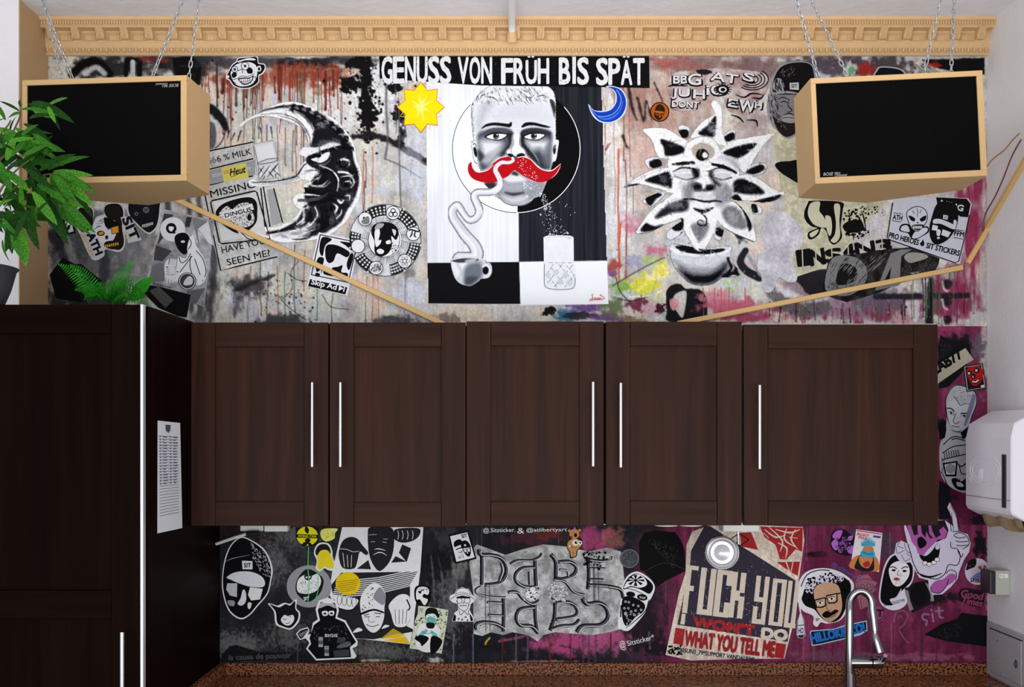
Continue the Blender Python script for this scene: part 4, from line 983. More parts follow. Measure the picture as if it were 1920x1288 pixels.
# strip beside the last cabinet and the lower mural
S_ = Canvas(1690, 604, 1852, 992, 1.7, base=(116, 44, 76))
S_.rgb *= (1+(vnoise(S_.h, S_.w, 60, 8, 4, 3)-.5)*.7)[..., None]
S_.cloud((176, 174, 168), 1846, 660, 14, 90, .9, .6, .5, (14, 8), 1); S_.cloud((30, 27, 33), 1790, 645, 44, 30, 1, .3, .6, (9, 9), 2); S_.cloud((90, 84, 94), 1835, 650, 14, 30, .9, .4, .8, (8, 8), 3); S_.cloud((150, 60, 96), 1770, 615, 40, 20, .8, .5, .7, (16, 8), 4)
S_.cloud((24, 20, 26), 1775, 940, 22, 40, 1, .3, .6, (10, 10), 5); S_.cloud((84, 24, 54), 1800, 960, 40, 50, .9, .5, .6, (10, 10), 6); S_.cloud((24, 20, 26), 1835, 985, 16, 30, .9, .3, .7, (8, 8), 7); S_.cloud((30, 27, 33), 1768, 800, 14, 20, 1, .3, .6, (8, 8), 8)
S_.grain(.1, 2, 2, 3); S_.emit('mural_paint', WALL, .0005)
V_ = Canvas(404, 984, 1856, 1246, 1.55, base=(36, 36, 41))
h_, w_ = V_.h, V_.w
V_.rgb *= (1+(vnoise(h_, w_, 40, 40, 5, 31)-.5)*.9+(vnoise(h_, w_, 60, 5, 3, 32)-.5)*.5)[..., None]
C_ = V_.cloud
for i in range(26):
    C_(rg.choice([(26, 25, 29), (62, 62, 70), (78, 76, 80), (20, 19, 22), (92, 90, 92)]), rg.uniform(410, 1000), rg.uniform(985, 1240), rg.uniform(14, 50), rg.uniform(12, 40), .55, .6, .9, (8, 8), 200+i)
C_((110, 108, 110), 430, 1210, 60, 24, .6, .5, .9, (5, 5), 230); C_((92, 40, 36), 470, 1000, 40, 20, .5, .5, .9, (6, 6), 231)
C_((24, 24, 27), 820, 1060, 24, 40, 1, .4, .8, (14, 7), 232); C_((150, 148, 140), 860, 1070, 16, 30, .6, .5, .9, (14, 6), 233); C_((24, 23, 28), 900, 1200, 120, 30, .8, .6, .7, (8, 14), 234)
for i, (x, y, rx, ry) in enumerate(((450, 1205, 50, 26), (540, 1190, 40, 30), (560, 1005, 50, 20), (500, 1060, 40, 40), (690, 1215, 60, 20), (840, 1150, 30, 60), (730, 1225, 80, 14), (870, 1040, 20, 30))): C_((128, 126, 122), x, y, rx, ry, .5, .5, 1.1, (4, 3), 270+i)
# magenta side
m_ = np.clip((V_.X-1120+(vnoise(h_, w_, 50, 50, 4, 40)-.5)*240)/120, 0, 1)[..., None]
V_.rgb = V_.rgb*(1-m_)+np.array(hexc((114, 44, 76)))*(1+(vnoise(h_, w_, 60, 7, 4, 41)-.5)*.8)[..., None]*m_
C_((176, 74, 122), 1070, 1205, 90, 26, .95, .5, .6, (12, 9), 235); C_((180, 84, 128), 1140, 1190, 60, 40, .85, .5, .7, (12, 9), 236); C_((164, 66, 110), 1110, 1010, 50, 30, .9, .5, .8, (14, 9), 237); C_((150, 96, 84), 1150, 1010, 26, 24, .7, .5, .9, (9, 7), 238)
C_((90, 44, 56), 990, 1010, 60, 16, .7, .6, .8, (9, 9), 239); C_((120, 50, 40), 1030, 1000, 30, 12, .7, .5, .9, (7, 7), 240); C_((36, 33, 40), 960, 1190, 60, 20, .9, .5, .7, (9, 12), 241); C_((30, 26, 33), 1210, 1160, 40, 60, .85, .4, .9, (16, 9), 242)
C_((40, 34, 42), 1225, 1110, 16, 40, .8, .5, .9, (12, 7), 243); C_((28, 24, 31), 1235, 1215, 30, 16, .9, .4, .9, (6, 9), 244); C_((74, 64, 78), 1600, 1020, 56, 34, .85, .5, .7, (7, 9), 245); C_((66, 60, 74), 1660, 1020, 30, 30, .8, .5, .7, (7, 9), 246); C_((20, 16, 22), 1530, 1040, 26, 7, 1, .3, .6, (5, 9), 247)
C_((84, 20, 52), 1780, 1180, 90, 70, .6, .7, .6, (14, 12), 248); C_((96, 26, 60), 1560, 1040, 60, 60, .6, .7, .7, (20, 9), 249); C_((170, 110, 130), 1700, 1232, 160, 8, .5, .5, .9, (4, 12), 250); C_((26, 22, 28), 1838, 1020, 16, 26, 1, .3, .6, (7, 7), 251); C_((26, 22, 28), 1740, 1120, 60, 16, .9, .4, .7, (7, 9), 252); C_((150, 140, 130), 1854, 1080, 5, 120, .8, .5, .8, (8, 4), 253)
C_((120, 84, 104), 1560, 1230, 90, 14, .7, .5, .8, (5, 12), 254); C_((26, 24, 30), 1080, 1238, 130, 5, .9, .4, .7, (3, 14), 255); C_((196, 186, 160), 700, 1238, 30, 3, .8, .4, .7, (3, 8), 256); C_((206, 200, 190), 815, 1238, 14, 7, .9, .3, .7, (4, 5), 257); C_((186, 130, 130), 1020, 1240, 90, 3, .7, .4, .8, (3, 9), 258)
V_.s((172, 80, 120), [(936, 1202), (970, 1196), (990, 1190)], 4, 1.5, .8)
for pts in ([(808, 1040), (812, 1080), (815, 1130)], [(822, 1045), (830, 1090), (826, 1120)], [(800, 1090), (806, 1150)]): V_.s((150, 146, 140), pts, (1, 4, 1), 1.5, .5, nz=2)
for i in range(90):
    x = rg.uniform(410, 1845); y0 = rg.choice([990, 1000, 1170, 1185, 1060]); 
    c = rg.choice([(74, 32, 30), (96, 94, 104), (28, 26, 30), (70, 68, 76)]) if x < 1000 else rg.choice([(96, 40, 40), (84, 34, 54), (60, 26, 44), (110, 90, 84), (150, 120, 120), (50, 40, 52)])
    drip(V_, c, x, y0, min(y0+rg.uniform(25, 90), 1243), rg.uniform(1.2, 2.6), 1, i, .6)
for x, c in ((942, (104, 34, 30)), (1030, (120, 44, 36)), (1070, (110, 40, 40)), (851, (120, 120, 128)), (887, (96, 110, 130)), (968, (110, 100, 108)), (990, (90, 92, 112)), (1093, (80, 70, 90)), (1104, (80, 70, 90)), (1117, (80, 70, 90)), (1145, (60, 20, 24)), (787, (96, 36, 30))): drip(V_, c, x, 1190, 1242, 3, .8, 4, .85)
V_.s((236, 210, 50), [(918, 1196), (912, 1203), (910, 1208)], 2.2, .6, 1); V_.spl((90, 40, 34), 60, 1130, 1040, 200, 50, .4, 2, .8, 3); V_.spl((20, 19, 22), 160, 1050, 1180, 200, 40, .4, 1.6, .9, 2); V_.spl((206, 204, 200), 60, 900, 1180, 250, 40, .4, 1.1, .6, 1)
V_.s((60, 52, 62), [(1050, 1210), (1085, 1220), (1120, 1238), (1210, 1237)], 3, 1, .8)
# chalk doodles
V_.s((150, 116, 134), [(1676, 1165), (1680, 1150), (1694, 1145), (1702, 1156), (1694, 1172), (1686, 1180), (1694, 1195), (1702, 1205)], 1.8, .7, .8); V_.s((150, 116, 134), [(1684, 1160), (1688, 1154), (1692, 1160)], 1.4, .6, .7)
for pts in ([(1741, 1152), (1731, 1152), (1730, 1160), (1738, 1164), (1736, 1172)], [(1748, 1150), (1750, 1165)], [(1746, 1143), (1747, 1145)], [(1760, 1140), (1762, 1156), (1768, 1158)], [(1754, 1146), (1768, 1145)]): V_.s((150, 134, 158), pts, 3, .8, .9)
V_.grain(.12, 2, 2, 9); V_.emit('mural_paint', WALL, .0008, label='dark to magenta painted ground of the lower mural')
# ================================================================ the framed-off painting in the middle
W0 = (236, 238, 243); K0 = (14, 14, 17)
cp = Art('mural_painting', 'black and white painting of a red-moustached man over coffee cup and glass', 'painting', [(799, 150), (1128, 150), (1141, 570), (975, 573), (975, 571), (802, 569)], (226, 229, 236), .0014)
cv = Canvas(799, 150, 1142, 574, 1.3, base=(229, 232, 240))
cv.rgb *= (1+(vnoise(cv.h, cv.w, 120, 3, 3, 5)-.5)*.12+(vnoise(cv.h, cv.w, 60, 60, 3, 6)-.5)*.10)[..., None]
cv.al[:] = 0; cv.f((0, 0, 0), [(799, 150), (1128, 150), (1141, 570), (802, 572)], .6, 0, 0)
inside = (cv.X > 799+(cv.Y-150)*.007) & (cv.X < 1128+(cv.Y-150)*.031) & (cv.Y < 571); cv.al[inside] = 1
cv.f((33, 35, 43), [(970, 150), (1131, 150), (1139, 489), (973, 491)], .6, 1, 0, keep=True)
dark = (cv.X > 975) & (cv.Y < 490); cv.rgb[dark] *= (1+(vnoise(cv.h, cv.w, 150, 3, 4, 8)-.5)*1.1)[dark][:, None]
cv.f(K0, [(801, 493), (973.5, 491), (976, 571), (802, 569)], .6, 1, 0, keep=True)
cv.f((240, 242, 247), [(974, 491), (1138, 489), (1141, 571), (976, 571)], .6, 1, 0, keep=True)
cv.emit('background_squares', cp.o, cp.z); cp.z += .0001
fo, fk = (840, 140), 4.954
cp.org, cp.k = fo, fk; cp.part('circle')
R_ = []; 
for i in range(60):
    a = 2*math.pi*i/60; R_.append((634+593*math.cos(a), 690+592*math.sin(a)))
cp.p((8, 8, 10), [(640, 98)]+[(634+593*math.sin(a), 690-592*math.cos(a)) for a in np.linspace(.02, math.pi-.02, 40)]+[(646, 1282)])
cp.p((242, 243, 247), [(634-593*math.sin(a), 690-592*math.cos(a)) for a in np.linspace(.02, math.pi-.02, 40)])
cp.l((20, 20, 24), [(634-593*math.sin(a), 690-592*math.cos(a)) for a in np.linspace(.8, math.pi, 30)], 6, sm=0)
cp.l((236, 236, 240), [(634+593*math.sin(a), 690-592*math.cos(a)) for a in np.linspace(.85, math.pi, 30)], 7, sm=0)
cp.end()
# portrait
fc = Canvas(880, 152, 1050, 390, 1.05, fo, fk)
skin = (218, 221, 228)
head = [(215, 300), (250, 230), (290, 170), (360, 120), (430, 90), (560, 72), (700, 76), (820, 84), (920, 105), (975, 150), (1000, 230), (1000, 400), (1000, 600), (985, 760), (960, 870), (930, 960), (900, 1040), (860, 1120), (800, 1150), (760, 1190), (690, 1218), (600, 1218), (530, 1195), (490, 1160), (440, 1130), (380, 1060), (330, 1000), (300, 890), (270, 820), (245, 700), (235, 600), (222, 480)]
fc.f(skin, head, 4, 1)
ear_l = [(240, 618), (212, 630), (222, 700), (238, 790), (262, 826), (290, 820), (290, 640)]; ear_r = [(1000, 605), (1030, 615), (1020, 700), (1005, 790), (975, 812), (955, 805), (960, 640)]
fc.f((232, 234, 240), ear_l, 3); fc.f((232, 234, 240), ear_r, 3)
fc.s((20, 20, 24), [(212, 632), (222, 710), (240, 795), (270, 826)], 5, 1.0); fc.f((16, 16, 20), [(236, 680), (258, 680), (272, 740), (262, 765), (244, 740)], 3, 1, keep=True); fc.s((40, 40, 46), [(232, 650), (250, 640), (262, 670)], 6, 2); fc.f((16, 16, 20), [(985, 660), (1002, 650), (1000, 720), (985, 740), (975, 700)], 3, 1, keep=True)
# big shading
fc.f((150, 155, 166), [(300, 300), (340, 260), (430, 240), (380, 330), (330, 430), (300, 520), (275, 480)], 24, .5, keep=True)
fc.f((176, 180, 190), [(520, 300), (720, 280), (900, 320), (930, 420), (640, 430), (420, 400)], 40, .25, keep=True)
fc.f((66, 70, 80), [(275, 560), (330, 520), (430, 495), (560, 505), (600, 545), (585, 640), (540, 720), (440, 780), (380, 860), (310, 890), (285, 800), (275, 680)], 12, .92, keep=True)
fc.f((228, 231, 236), [(300, 620), (380, 605), (480, 620), (500, 660), (440, 720), (360, 760), (330, 800), (310, 720)], 26, .95, keep=True)
fc.f((206, 210, 216), [(340, 790), (420, 720), (480, 690), (430, 790), (370, 840)], 18, .7, keep=True)
fc.f((34, 36, 42), [(276, 700), (310, 720), (340, 760), (300, 800), (282, 780)], 10, .8, keep=True)
fc.f((52, 56, 64), [(680, 540), (760, 500), (880, 505), (960, 540), (965, 640), (955, 740), (950, 870), (880, 875), (820, 820), (760, 760), (700, 680), (672, 600)], 12, .94, keep=True)
fc.f((226, 229, 234), [(730, 610), (820, 605), (920, 610), (930, 660), (900, 730), (850, 690), (780, 700), (740, 660)], 26, .95, keep=True)
fc.f((30, 32, 38), [(690, 650), (760, 700), (800, 750), (840, 800), (900, 870), (850, 850), (780, 790), (715, 720)], 9, .85, keep=True); fc.f((110, 115, 126), [(880, 720), (950, 640), (960, 760), (940, 850), (900, 820)], 14, .7, keep=True); fc.s((180, 184, 192), [(760, 690), (810, 750), (850, 830)], (2, 12, 4), 4, .7)
# eye sockets
fc.f((70, 74, 84), [(330, 540), (380, 505), (470, 492), (560, 505), (605, 550), (600, 620), (560, 600), (540, 545), (440, 530), (350, 560)], 6, .9, keep=True); fc.f((40, 42, 50), [(672, 560), (690, 515), (780, 495), (880, 505), (960, 540), (930, 560), (850, 535), (760, 540), (700, 560), (690, 620), (670, 610)], 6, .92, keep=True)
fc.f((22, 23, 28), [(545, 550), (600, 540), (598, 610), (570, 680), (540, 740), (480, 760), (540, 680), (565, 620)], 7, .8, keep=True); fc.f((20, 21, 26), [(672, 560), (700, 560), (710, 640), (760, 720), (720, 700), (680, 650)], 7, .85, keep=True)
for ex, k_ in ((448, 1), (800, 1)):
    fc.f((14, 14, 18), [(ex-110, 580), (ex-60, 545), (ex, 532), (ex+60, 540), (ex+105, 556), (ex+80, 590), (ex+30, 612), (ex-40, 605)], 2.5, 1, keep=True)
    fc.f((244, 245, 248), [(ex-90, 580), (ex-45, 556), (ex+5, 548), (ex+60, 552), (ex+96, 560), (ex+60, 590), (ex+20, 602), (ex-40, 598)], 1.5, 1, keep=True)
    fc.e((38, 40, 46), ex-2, 570, 29, 30, 1.5); fc.e((120, 126, 136), ex+6, 584, 16, 10, 2, .8); fc.e((6, 6, 8), ex-2, 568, 14, 15, 1.2); fc.e((246, 246, 250), ex+8, 558, 6, 6, .8)
for pts in ([(315, 498), (360, 470), (430, 458), (510, 466), (570, 472), (584, 450)], [(945, 488), (880, 476), (800, 458), (730, 460), (692, 482)]): fc.s((8, 8, 10), pts, (10, 24, 26, 30, 34, 20), 2.5, 1)
fc.s((206, 209, 216), [(330, 520), (430, 482), (540, 490)], (4, 12, 6), 3, .9); fc.s((206, 209, 216), [(690, 500), (800, 482), (930, 505)], (8, 12, 4), 3, .8)
# nose
fc.f((236, 238, 243), [(600, 560), (672, 560), (668, 660), (715, 700), (722, 745), (640, 740), (600, 750), (545, 745), (540, 705), (590, 670)], 7, .95, keep=True)
fc.s((96, 100, 110), [(600, 560), (606, 640), (585, 690), (590, 720)], (8, 14, 10, 4), 5, .7); fc.s((80, 84, 94), [(672, 580), (668, 650), (712, 690), (724, 740)], (10, 8, 8, 6), 3, .85); fc.s((60, 62, 70), [(560, 672), (540, 710), (545, 748)], (6, 8, 6), 2, .8)
fc.f((16, 16, 20), [(550, 740), (580, 732), (612, 752), (610, 775), (570, 762)], 3, 1, keep=True); fc.f((16, 16, 20), [(640, 745), (680, 728), (715, 742), (700, 762), (650, 768)], 3, 1, keep=True); fc.f((50, 52, 60), [(600, 760), (650, 760), (640, 780), (612, 780)], 4, .9, keep=True)
# mouth and chin
fc.f((84, 88, 98), [(340, 1000), (450, 990), (640, 900), (780, 985), (900, 1000), (870, 1090), (800, 1150), (640, 1210), (520, 1180), (440, 1120), (360, 1060)], 10, .55, keep=True); fc.f((30, 31, 37), [(345, 1005), (430, 1000), (440, 1050), (370, 1055)], 8, .9, keep=True)
fc.f((226, 228, 234), [(520, 965), (590, 930), (680, 940), (730, 985), (640, 1000), (560, 1000)], 10, .95, keep=True); fc.f((40, 42, 48), [(590, 920), (615, 895), (650, 920), (640, 940)], 6, .9, keep=True)
fc.f((170, 174, 184), [(500, 1010), (640, 1010), (760, 1010), (740, 1070), (620, 1080), (520, 1070)], 14, .7, keep=True); fc.s((36, 38, 44), [(535, 1095), (610, 1112), (700, 1096)], (12, 26, 14), 7, .9); fc.f((214, 217, 224), [(500, 1120), (600, 1140), (740, 1120), (720, 1170), (620, 1195), (540, 1170)], 12, .8, keep=True); fc.s((60, 62, 70), [(480, 1150), (540, 1200), (620, 1217), (700, 1212), (770, 1180)], 10, 4, .8)
# cropped hair
hr = random.Random(2)
for i in range(520):
    t = hr.random(); x = 225+770*t; y = 110+hr.random()*140+max(0, (260-x))*1.4+max(0, (x-930))*1.2
    L_h = hr.uniform(16, 46); a_ = math.radians(hr.uniform(30, 75) if x > 420 else hr.uniform(70, 130))
    c_ = (246, 247, 250) if hr.random() < .66 else (30, 31, 36)
    fc.s(c_, [(x, y), (x+L_h*math.cos(a_), y+L_h*math.sin(a_))], (5, 2), .9, .8)
for pts in ([(360, 205), (420, 215), (470, 255)], [(300, 200), (350, 180)], [(720, 200), (760, 215), (800, 190)], [(820, 210), (880, 190), (920, 215)], [(540, 240), (565, 285)], [(690, 140), (740, 165)]): fc.s((16, 16, 20), pts, (3, 9, 3), 1.2, .9)
fc.f((18, 18, 22), [(945, 230), (985, 250), (1002, 330), (990, 400), (970, 330), (955, 280)], 5, .85, keep=True)
for i in range(26):
    y = 300+i*13; fc.s((20, 20, 24), [(216+hr.uniform(-4, 14), y), (228+hr.uniform(-4, 20), y+16)], 3, .8, .8); fc.s((240, 240, 244), [(990, y+60), (1014+hr.uniform(-6, 10), y+40+hr.uniform(-10, 10))], (4, 2), .8, .9, keep=False)
for i in range(24):
    x = 380+i*26; fc.s((236, 238, 242), [(x, 110), (x+hr.uniform(-10, 24), 70+hr.uniform(-12, 10))], (6, 2), 1, .9, keep=False)
fc.smear(700, 8, 1.5, 5, .5); fc.emit('portrait', cp.o, cp.z, .45); cp.z += .00012
# moustache
RED = (184, 12, 24)
cp.part('moustache')
cp.p(RED, [(612, 890), (560, 940), (510, 965), (440, 998), (370, 1004), (290, 992), (225, 962), (190, 910), (185, 855), (200, 820), (218, 812), (222, 845), (245, 885), (290, 905), (350, 890), (400, 850), (440, 800), (490, 770), (550, 758), (612, 782), (660, 762), (720, 760), (780, 790), (830, 850), (890, 885), (960, 890), (1010, 860), (1048, 822), (1048, 850), (1020, 910), (965, 960), (900, 995), (830, 998), (770, 975), (700, 940), (650, 905)], 1)
cp.l((248, 232, 236), [(226, 860), (262, 900), (310, 902), (370, 884), (420, 840)], (3, 10, 8, 3)); cp.l((250, 236, 240), [(640, 772), (700, 762), (770, 790), (830, 850), (890, 886), (965, 890), (1046, 828)], (3, 9, 6, 10, 7, 9, 3)); cp.l((248, 232, 236), [(430, 815), (480, 775), (550, 760)], (2, 6, 3)); cp.l((250, 220, 226), [(1045, 850), (1010, 915), (960, 962)], (2, 5, 2))
cp.dots((250, 235, 238), 150, [(620, 820), (700, 770), (840, 930), (830, 980), (740, 960)], 1.6, 5, 3)
cp.end()
# smoke ribbon
cp.part('smoke')
sm_ = Canvas(840, 285, 970, 490, 1.1, fo, fk)
path = [(600, 775), (604, 800), (560, 818), (500, 815), (452, 850), (440, 890), (460, 930), (482, 980), (478, 1040), (430, 1082), (360, 1092), (290, 1092), (250, 1110), (246, 1150), (270, 1200), (290, 1270), (262, 1330), (200, 1350), (150, 1300), (105, 1230), (80, 1215), (40, 1260), (50, 1330), (110, 1420), (160, 1490), (240, 1580), (270, 1660), (230, 1710), (110, 1715)]
sm_.s((238, 222, 230), path[:10], (28, 34, 44, 50, 60), 3, 1, keep=False); sm_.s((222, 225, 232), path[8:], (62, 70, 76, 64, 84, 110, 140), 12, 1, keep=False)
sm_.s((250, 244, 248), path[:10], (6, 8, 14, 18, 16), 3, .9); sm_.s((188, 193, 202), [(x+12, y+8) for x, y in path[9:]], (8, 16, 20, 26, 30), 14, .4); sm_.s((244, 246, 250), [(x-12, y-6) for x, y in path[9:]], (8, 14, 16, 18, 22), 6, .9); sm_.s((206, 140, 160), path[2:9], (3, 8, 10, 4), 4, .45)
sm_.s((176, 182, 192), [(60, 1240), (60, 1310), (120, 1400), (190, 1480)], (6, 30, 34, 10), 18, .5); sm_.s((246, 248, 252), [(300, 1230), (320, 1330), (220, 1420)], (8, 16, 8), 5, .8)
sm_.emit('smoke', cp.o, cp.z, .45); cp.z += .0001
# stardust
cp.part('stardust')
for poly, n_, se in (([(840, 1080), (900, 1110), (960, 1230), (900, 1240), (860, 1160)], 120, 1), ([(880, 1230), (960, 1220), (1080, 1450), (1050, 1590), (960, 1560), (930, 1380)], 170, 2), ([(820, 1150), (1200, 1200), (1150, 1500), (900, 1500)], 40, 3), ([(690, 1000), (880, 1030), (800, 1140), (720, 1120)], 60, 4)): cp.dots((240, 242, 248), n_, poly, 1.5, 5, se)
for x, y, r in ((712, 1010, 16), (770, 1055, 16), (735, 1130, 13), (905, 1245, 18), (860, 1300, 10), (950, 1480, 12), (1110, 1470, 14), (865, 1105, 10)):
    for a_ in (0, 90, 45): cp.l((246, 247, 250), [(x-r*math.cos(math.radians(a_)), y-r*math.sin(math.radians(a_))), (x+r*math.cos(math.radians(a_)), y+r*math.sin(math.radians(a_)))], 3, sm=0)
cp.end()
# cup (zoom frame 700,320 x4)
cup = Canvas(843, 480, 925, 540, 1.0, (700, 320), 4)
cup.f((196, 200, 208), [(582, 672), (600, 780), (640, 840), (700, 864), (740, 862), (790, 830), (810, 812), (860, 806), (888, 770), (890, 720), (872, 690), (846, 690), (840, 668), (760, 650), (640, 652)], 1.5); cup.f((238, 240, 244), [(590, 690), (700, 690), (680, 790), (640, 820), (605, 770)], 10, .9, keep=True); cup.f((92, 98, 110), [(690, 720), (800, 690), (810, 800), (730, 850), (680, 830)], 12, .85, keep=True); cup.f((56, 60, 68), [(700, 800), (780, 800), (740, 855), (690, 855)], 10, .8, keep=True); cup.s((150, 156, 166), [(630, 700), (660, 760), (640, 810)], 14, 8, .6)
cup.f((60, 63, 72), [(588, 672), (660, 656), (760, 654), (790, 664), (760, 682), (640, 690)], 3, 1, keep=True); cup.f((206, 209, 216), [(700, 668), (770, 658), (760, 684), (690, 688)], 4, .8, keep=True); cup.s((246, 247, 250), [(586, 668), (680, 652), (800, 658), (836, 670)], 7, 1.5); cup.e((10, 10, 12), 842, 748, 23, 30, 2); cup.s((236, 238, 242), [(822, 720), (850, 705), (876, 740), (862, 785), (830, 795)], 14, 3, .9); cup.s((120, 124, 134), [(815, 730), (808, 780)], 12, 4, .8)
cup.emit('coffee_cup', cp.o, cp.z, .45); cp.z += .0001
cp.org, cp.k = (700, 320), 4; cp.part('water_glass')
cp.p((232, 235, 241), [(1276, 500), (1300, 488), (1390, 484), (1480, 488), (1502, 500), (1504, 690), (1516, 740), (1514, 850), (1500, 884), (1400, 892), (1310, 884), (1284, 860), (1280, 740)])
cp.e((222, 225, 233), 1390, 502, 112, 14); cp.e((196, 196, 208), 1392, 504, 96, 9); cp.e((240, 241, 246), 1380, 506, 80, 7)
for a_, b_ in (((1312, 690), (1500, 690)), ((1330, 720), (1430, 860)), ((1390, 700), (1500, 830)), ((1300, 770), (1380, 880)), ((1450, 710), (1512, 790)), ((1420, 700), (1300, 850)), ((1500, 700), (1350, 880)), ((1512, 780), (1430, 880)), ((1350, 700), (1292, 790))):
    for q_ in range(4):
        u0, u1 = q_/4+.03, q_/4+.2; cp.l((40, 42, 48), [(a_[0]+(b_[0]-a_[0])*u0, a_[1]+(b_[1]-a_[1])*u0), (a_[0]+(b_[0]-a_[0])*u1, a_[1]+(b_[1]-a_[1])*u1)], (3, 5.5, 2), sm=1)
cp.l((40, 42, 48), [(1284, 700), (1282, 800), (1290, 868), (1350, 888), (1440, 890), (1505, 872), (1514, 800)], 3)
for x, y in ((1310, 780), (1370, 760), (1440, 780), (1400, 830), (1470, 840)): cp.p((206, 210, 218), [(x, y-26), (x+24, y), (x, y+26), (x-24, y)])
cp.part('signature')
for pts in ([(1650, 925), (1640, 930), (1646, 950), (1636, 974), (1622, 970), (1650, 955)], [(1655, 958), (1664, 952), (1662, 964), (1676, 954), (1680, 964), (1690, 952), (1694, 964), (1702, 952), (1710, 962)], [(1712, 928), (1700, 934), (1728, 948), (1722, 964), (1640, 968)]): cp.l((206, 24, 36), pts, 4)
cp.end()

# banner
bn = Art('banner', 'black banner with worn white letters under the cornice', 'banner', [(711, 99), (1217, 103), (1218, 165), (1120, 163), (1040, 162), (900, 160), (712, 147)], (12, 12, 14), .0026)
bn = bn.part('lettering')
for tx, x0, x1, y0, y1 in (('GENUSS', 715, 847, 155, 104), ('VON', 858, 924, 155.5, 105), ('FRÜH', 940, 1031, 156, 107), ('BIS', 1048, 1105, 157, 106), ('SPÄT', 1118, 1210, 158, 107)):
    n_ = len(tx); wts = [.55 if ch == 'I' else 1 for ch in tx]; tot = sum(wts); xx = x0
    for ch, wt_ in zip(tx, wts):
        wd = (x1-x0)*wt_/tot
        base_ch = {'Ü': 'U', 'Ä': 'A'}.get(ch, ch)
        h__ = y0-y1
        if base_ch == 'I': bn.p((222, 224, 228), [(xx+wd*.22, y1), (xx+wd*.78, y1+.5), (xx+wd*.76, y0), (xx+wd*.24, y0)])
        else: bn.t((222, 224, 228), base_ch, xx+1, y0, h__-(4 if ch in 'ÜÄ' else 0), wd*.86, 0, .023)
        if ch in 'ÜÄ':
            for q_ in (.28, .6): bn.p((222, 224, 228), [(xx+wd*q_-2.4, y1-3.5), (xx+wd*q_+2.4, y1-3.5), (xx+wd*q_+2.4, y1+.8), (xx+wd*q_-2.4, y1+.8)])
        xx += wd
bn.dots((12, 12, 14), 240, [(714, 103), (1212, 106), (1212, 160), (714, 154)], .3, 1.1, 4); bn.dots((150, 152, 156), 130, [(714, 103), (1212, 106), (1212, 160), (714, 154)], .25, .6, 5)
bn.end()
# sun and crescent cut-outs
su = Art('sun_cutout', 'yellow painted sun with orange outline left of the portrait', 'painting', [(748+ (44+p_)*0 + 41.0+ r_*math.cos(a), 201+r_*1.08*math.sin(a)) for i in range(16) for a, r_, p_ in [(math.radians(-90+i*22.5), 45 if i % 2 == 0 else 32, 0)]], (232, 96, 30), .0030)
su.part('rays')
for i in range(8):
    a = math.radians(-67.5+i*45); su.l((240, 200, 60), [(789+34*math.cos(a-.14), 201+36*math.sin(a-.14)), (789+42*math.cos(a), 201+45*math.sin(a)), (789+34*math.cos(a+.14), 201+36*math.sin(a+.14))], 1.0, sm=0)
su.p((250, 222, 16), [(789+r_*math.cos(a), 201+r_*1.07*math.sin(a)) for i in range(16) for a, r_ in [(math.radians(-90+i*22.5), 43.5 if i % 2 == 0 else 31)]])
rs = random.Random(4)
for i in range(15):
    a = rs.uniform(0, 6.28); r_ = rs.uniform(10, 28); su.l((252, 240, 120), [(789, 201), (789+r_*math.cos(a), 201+r_*math.sin(a))], (5, 1), sm=0)
su.end()
mo = Art('crescent_cutout', 'blue painted crescent moon right of the portrait', 'painting', [(1136, 162), (1150, 161.5), (1166, 168), (1175, 184), (1175, 202), (1168, 218), (1154, 228), (1138, 231), (1122, 227), (1110, 215), (1103, 195), (1113, 206), (1128, 208), (1144, 204), (1153, 192), (1154, 178), (1148, 168)], (206, 220, 244), .0030, sm=1)
mo.part('paint'); mo.p((20, 62, 176), [(1140, 163.5), (1152, 163.5), (1165, 170), (1173, 185), (1173, 201), (1166, 216), (1153, 226), (1138, 229), (1123, 225), (1112, 213), (1106, 200), (1115, 208), (1129, 210), (1145, 206), (1155, 193), (1156, 178), (1150, 168)], 1)
mo.l((150, 184, 232), [(1108, 203), (1120, 217), (1138, 218), (1154, 210), (1163, 196), (1164, 182), (1156, 168)], 1.1); mo.l((60, 110, 214), [(1112, 208), (1126, 222), (1146, 221), (1162, 208), (1168, 190)], (1, 4, 1)); mo.end()
# ================================================================ moon face and sunflower face (brush paintings)
mo_, mk_ = (430, 180), 4.6
mn = tag(empty('moon_painting', P(560, 330, 0)), 'black and white painted crescent moon face with a long nose holding a glass', 'painting')
MD = .0024
m = Canvas(444, 186, 684, 462, 1.15, mo_, mk_)
outl = [(92, 245), (140, 205), (230, 160), (330, 100), (430, 62), (520, 48), (620, 62), (720, 105), (820, 155), (910, 200), (970, 260), (1040, 350), (1085, 440), (1100, 540), (1135, 640), (1142, 740), (1120, 880), (1060, 990), (1010, 1080), (930, 1150), (860, 1200), (740, 1240), (600, 1258), (440, 1262), (310, 1220), (200, 1190), (110, 1140), (70, 1090), (130, 1080), (240, 1120), (360, 1130), (470, 1100), (560, 1050), (605, 980), (570, 955), (545, 900), (570, 850), (650, 830), (640, 770), (690, 740), (640, 720), (560, 740), (420, 765), (280, 780), (190, 775), (158, 740), (200, 715), (260, 730), (400, 715), (540, 695), (590, 670), (600, 620), (660, 540), (600, 500), (640, 440), (690, 440), (670, 380), (640, 300), (560, 240), (470, 205), (360, 180), (250, 180), (160, 220), (100, 270)]
m.f((226, 227, 230), outl, 2.2)
G = lambda v: (v, v, v+5)
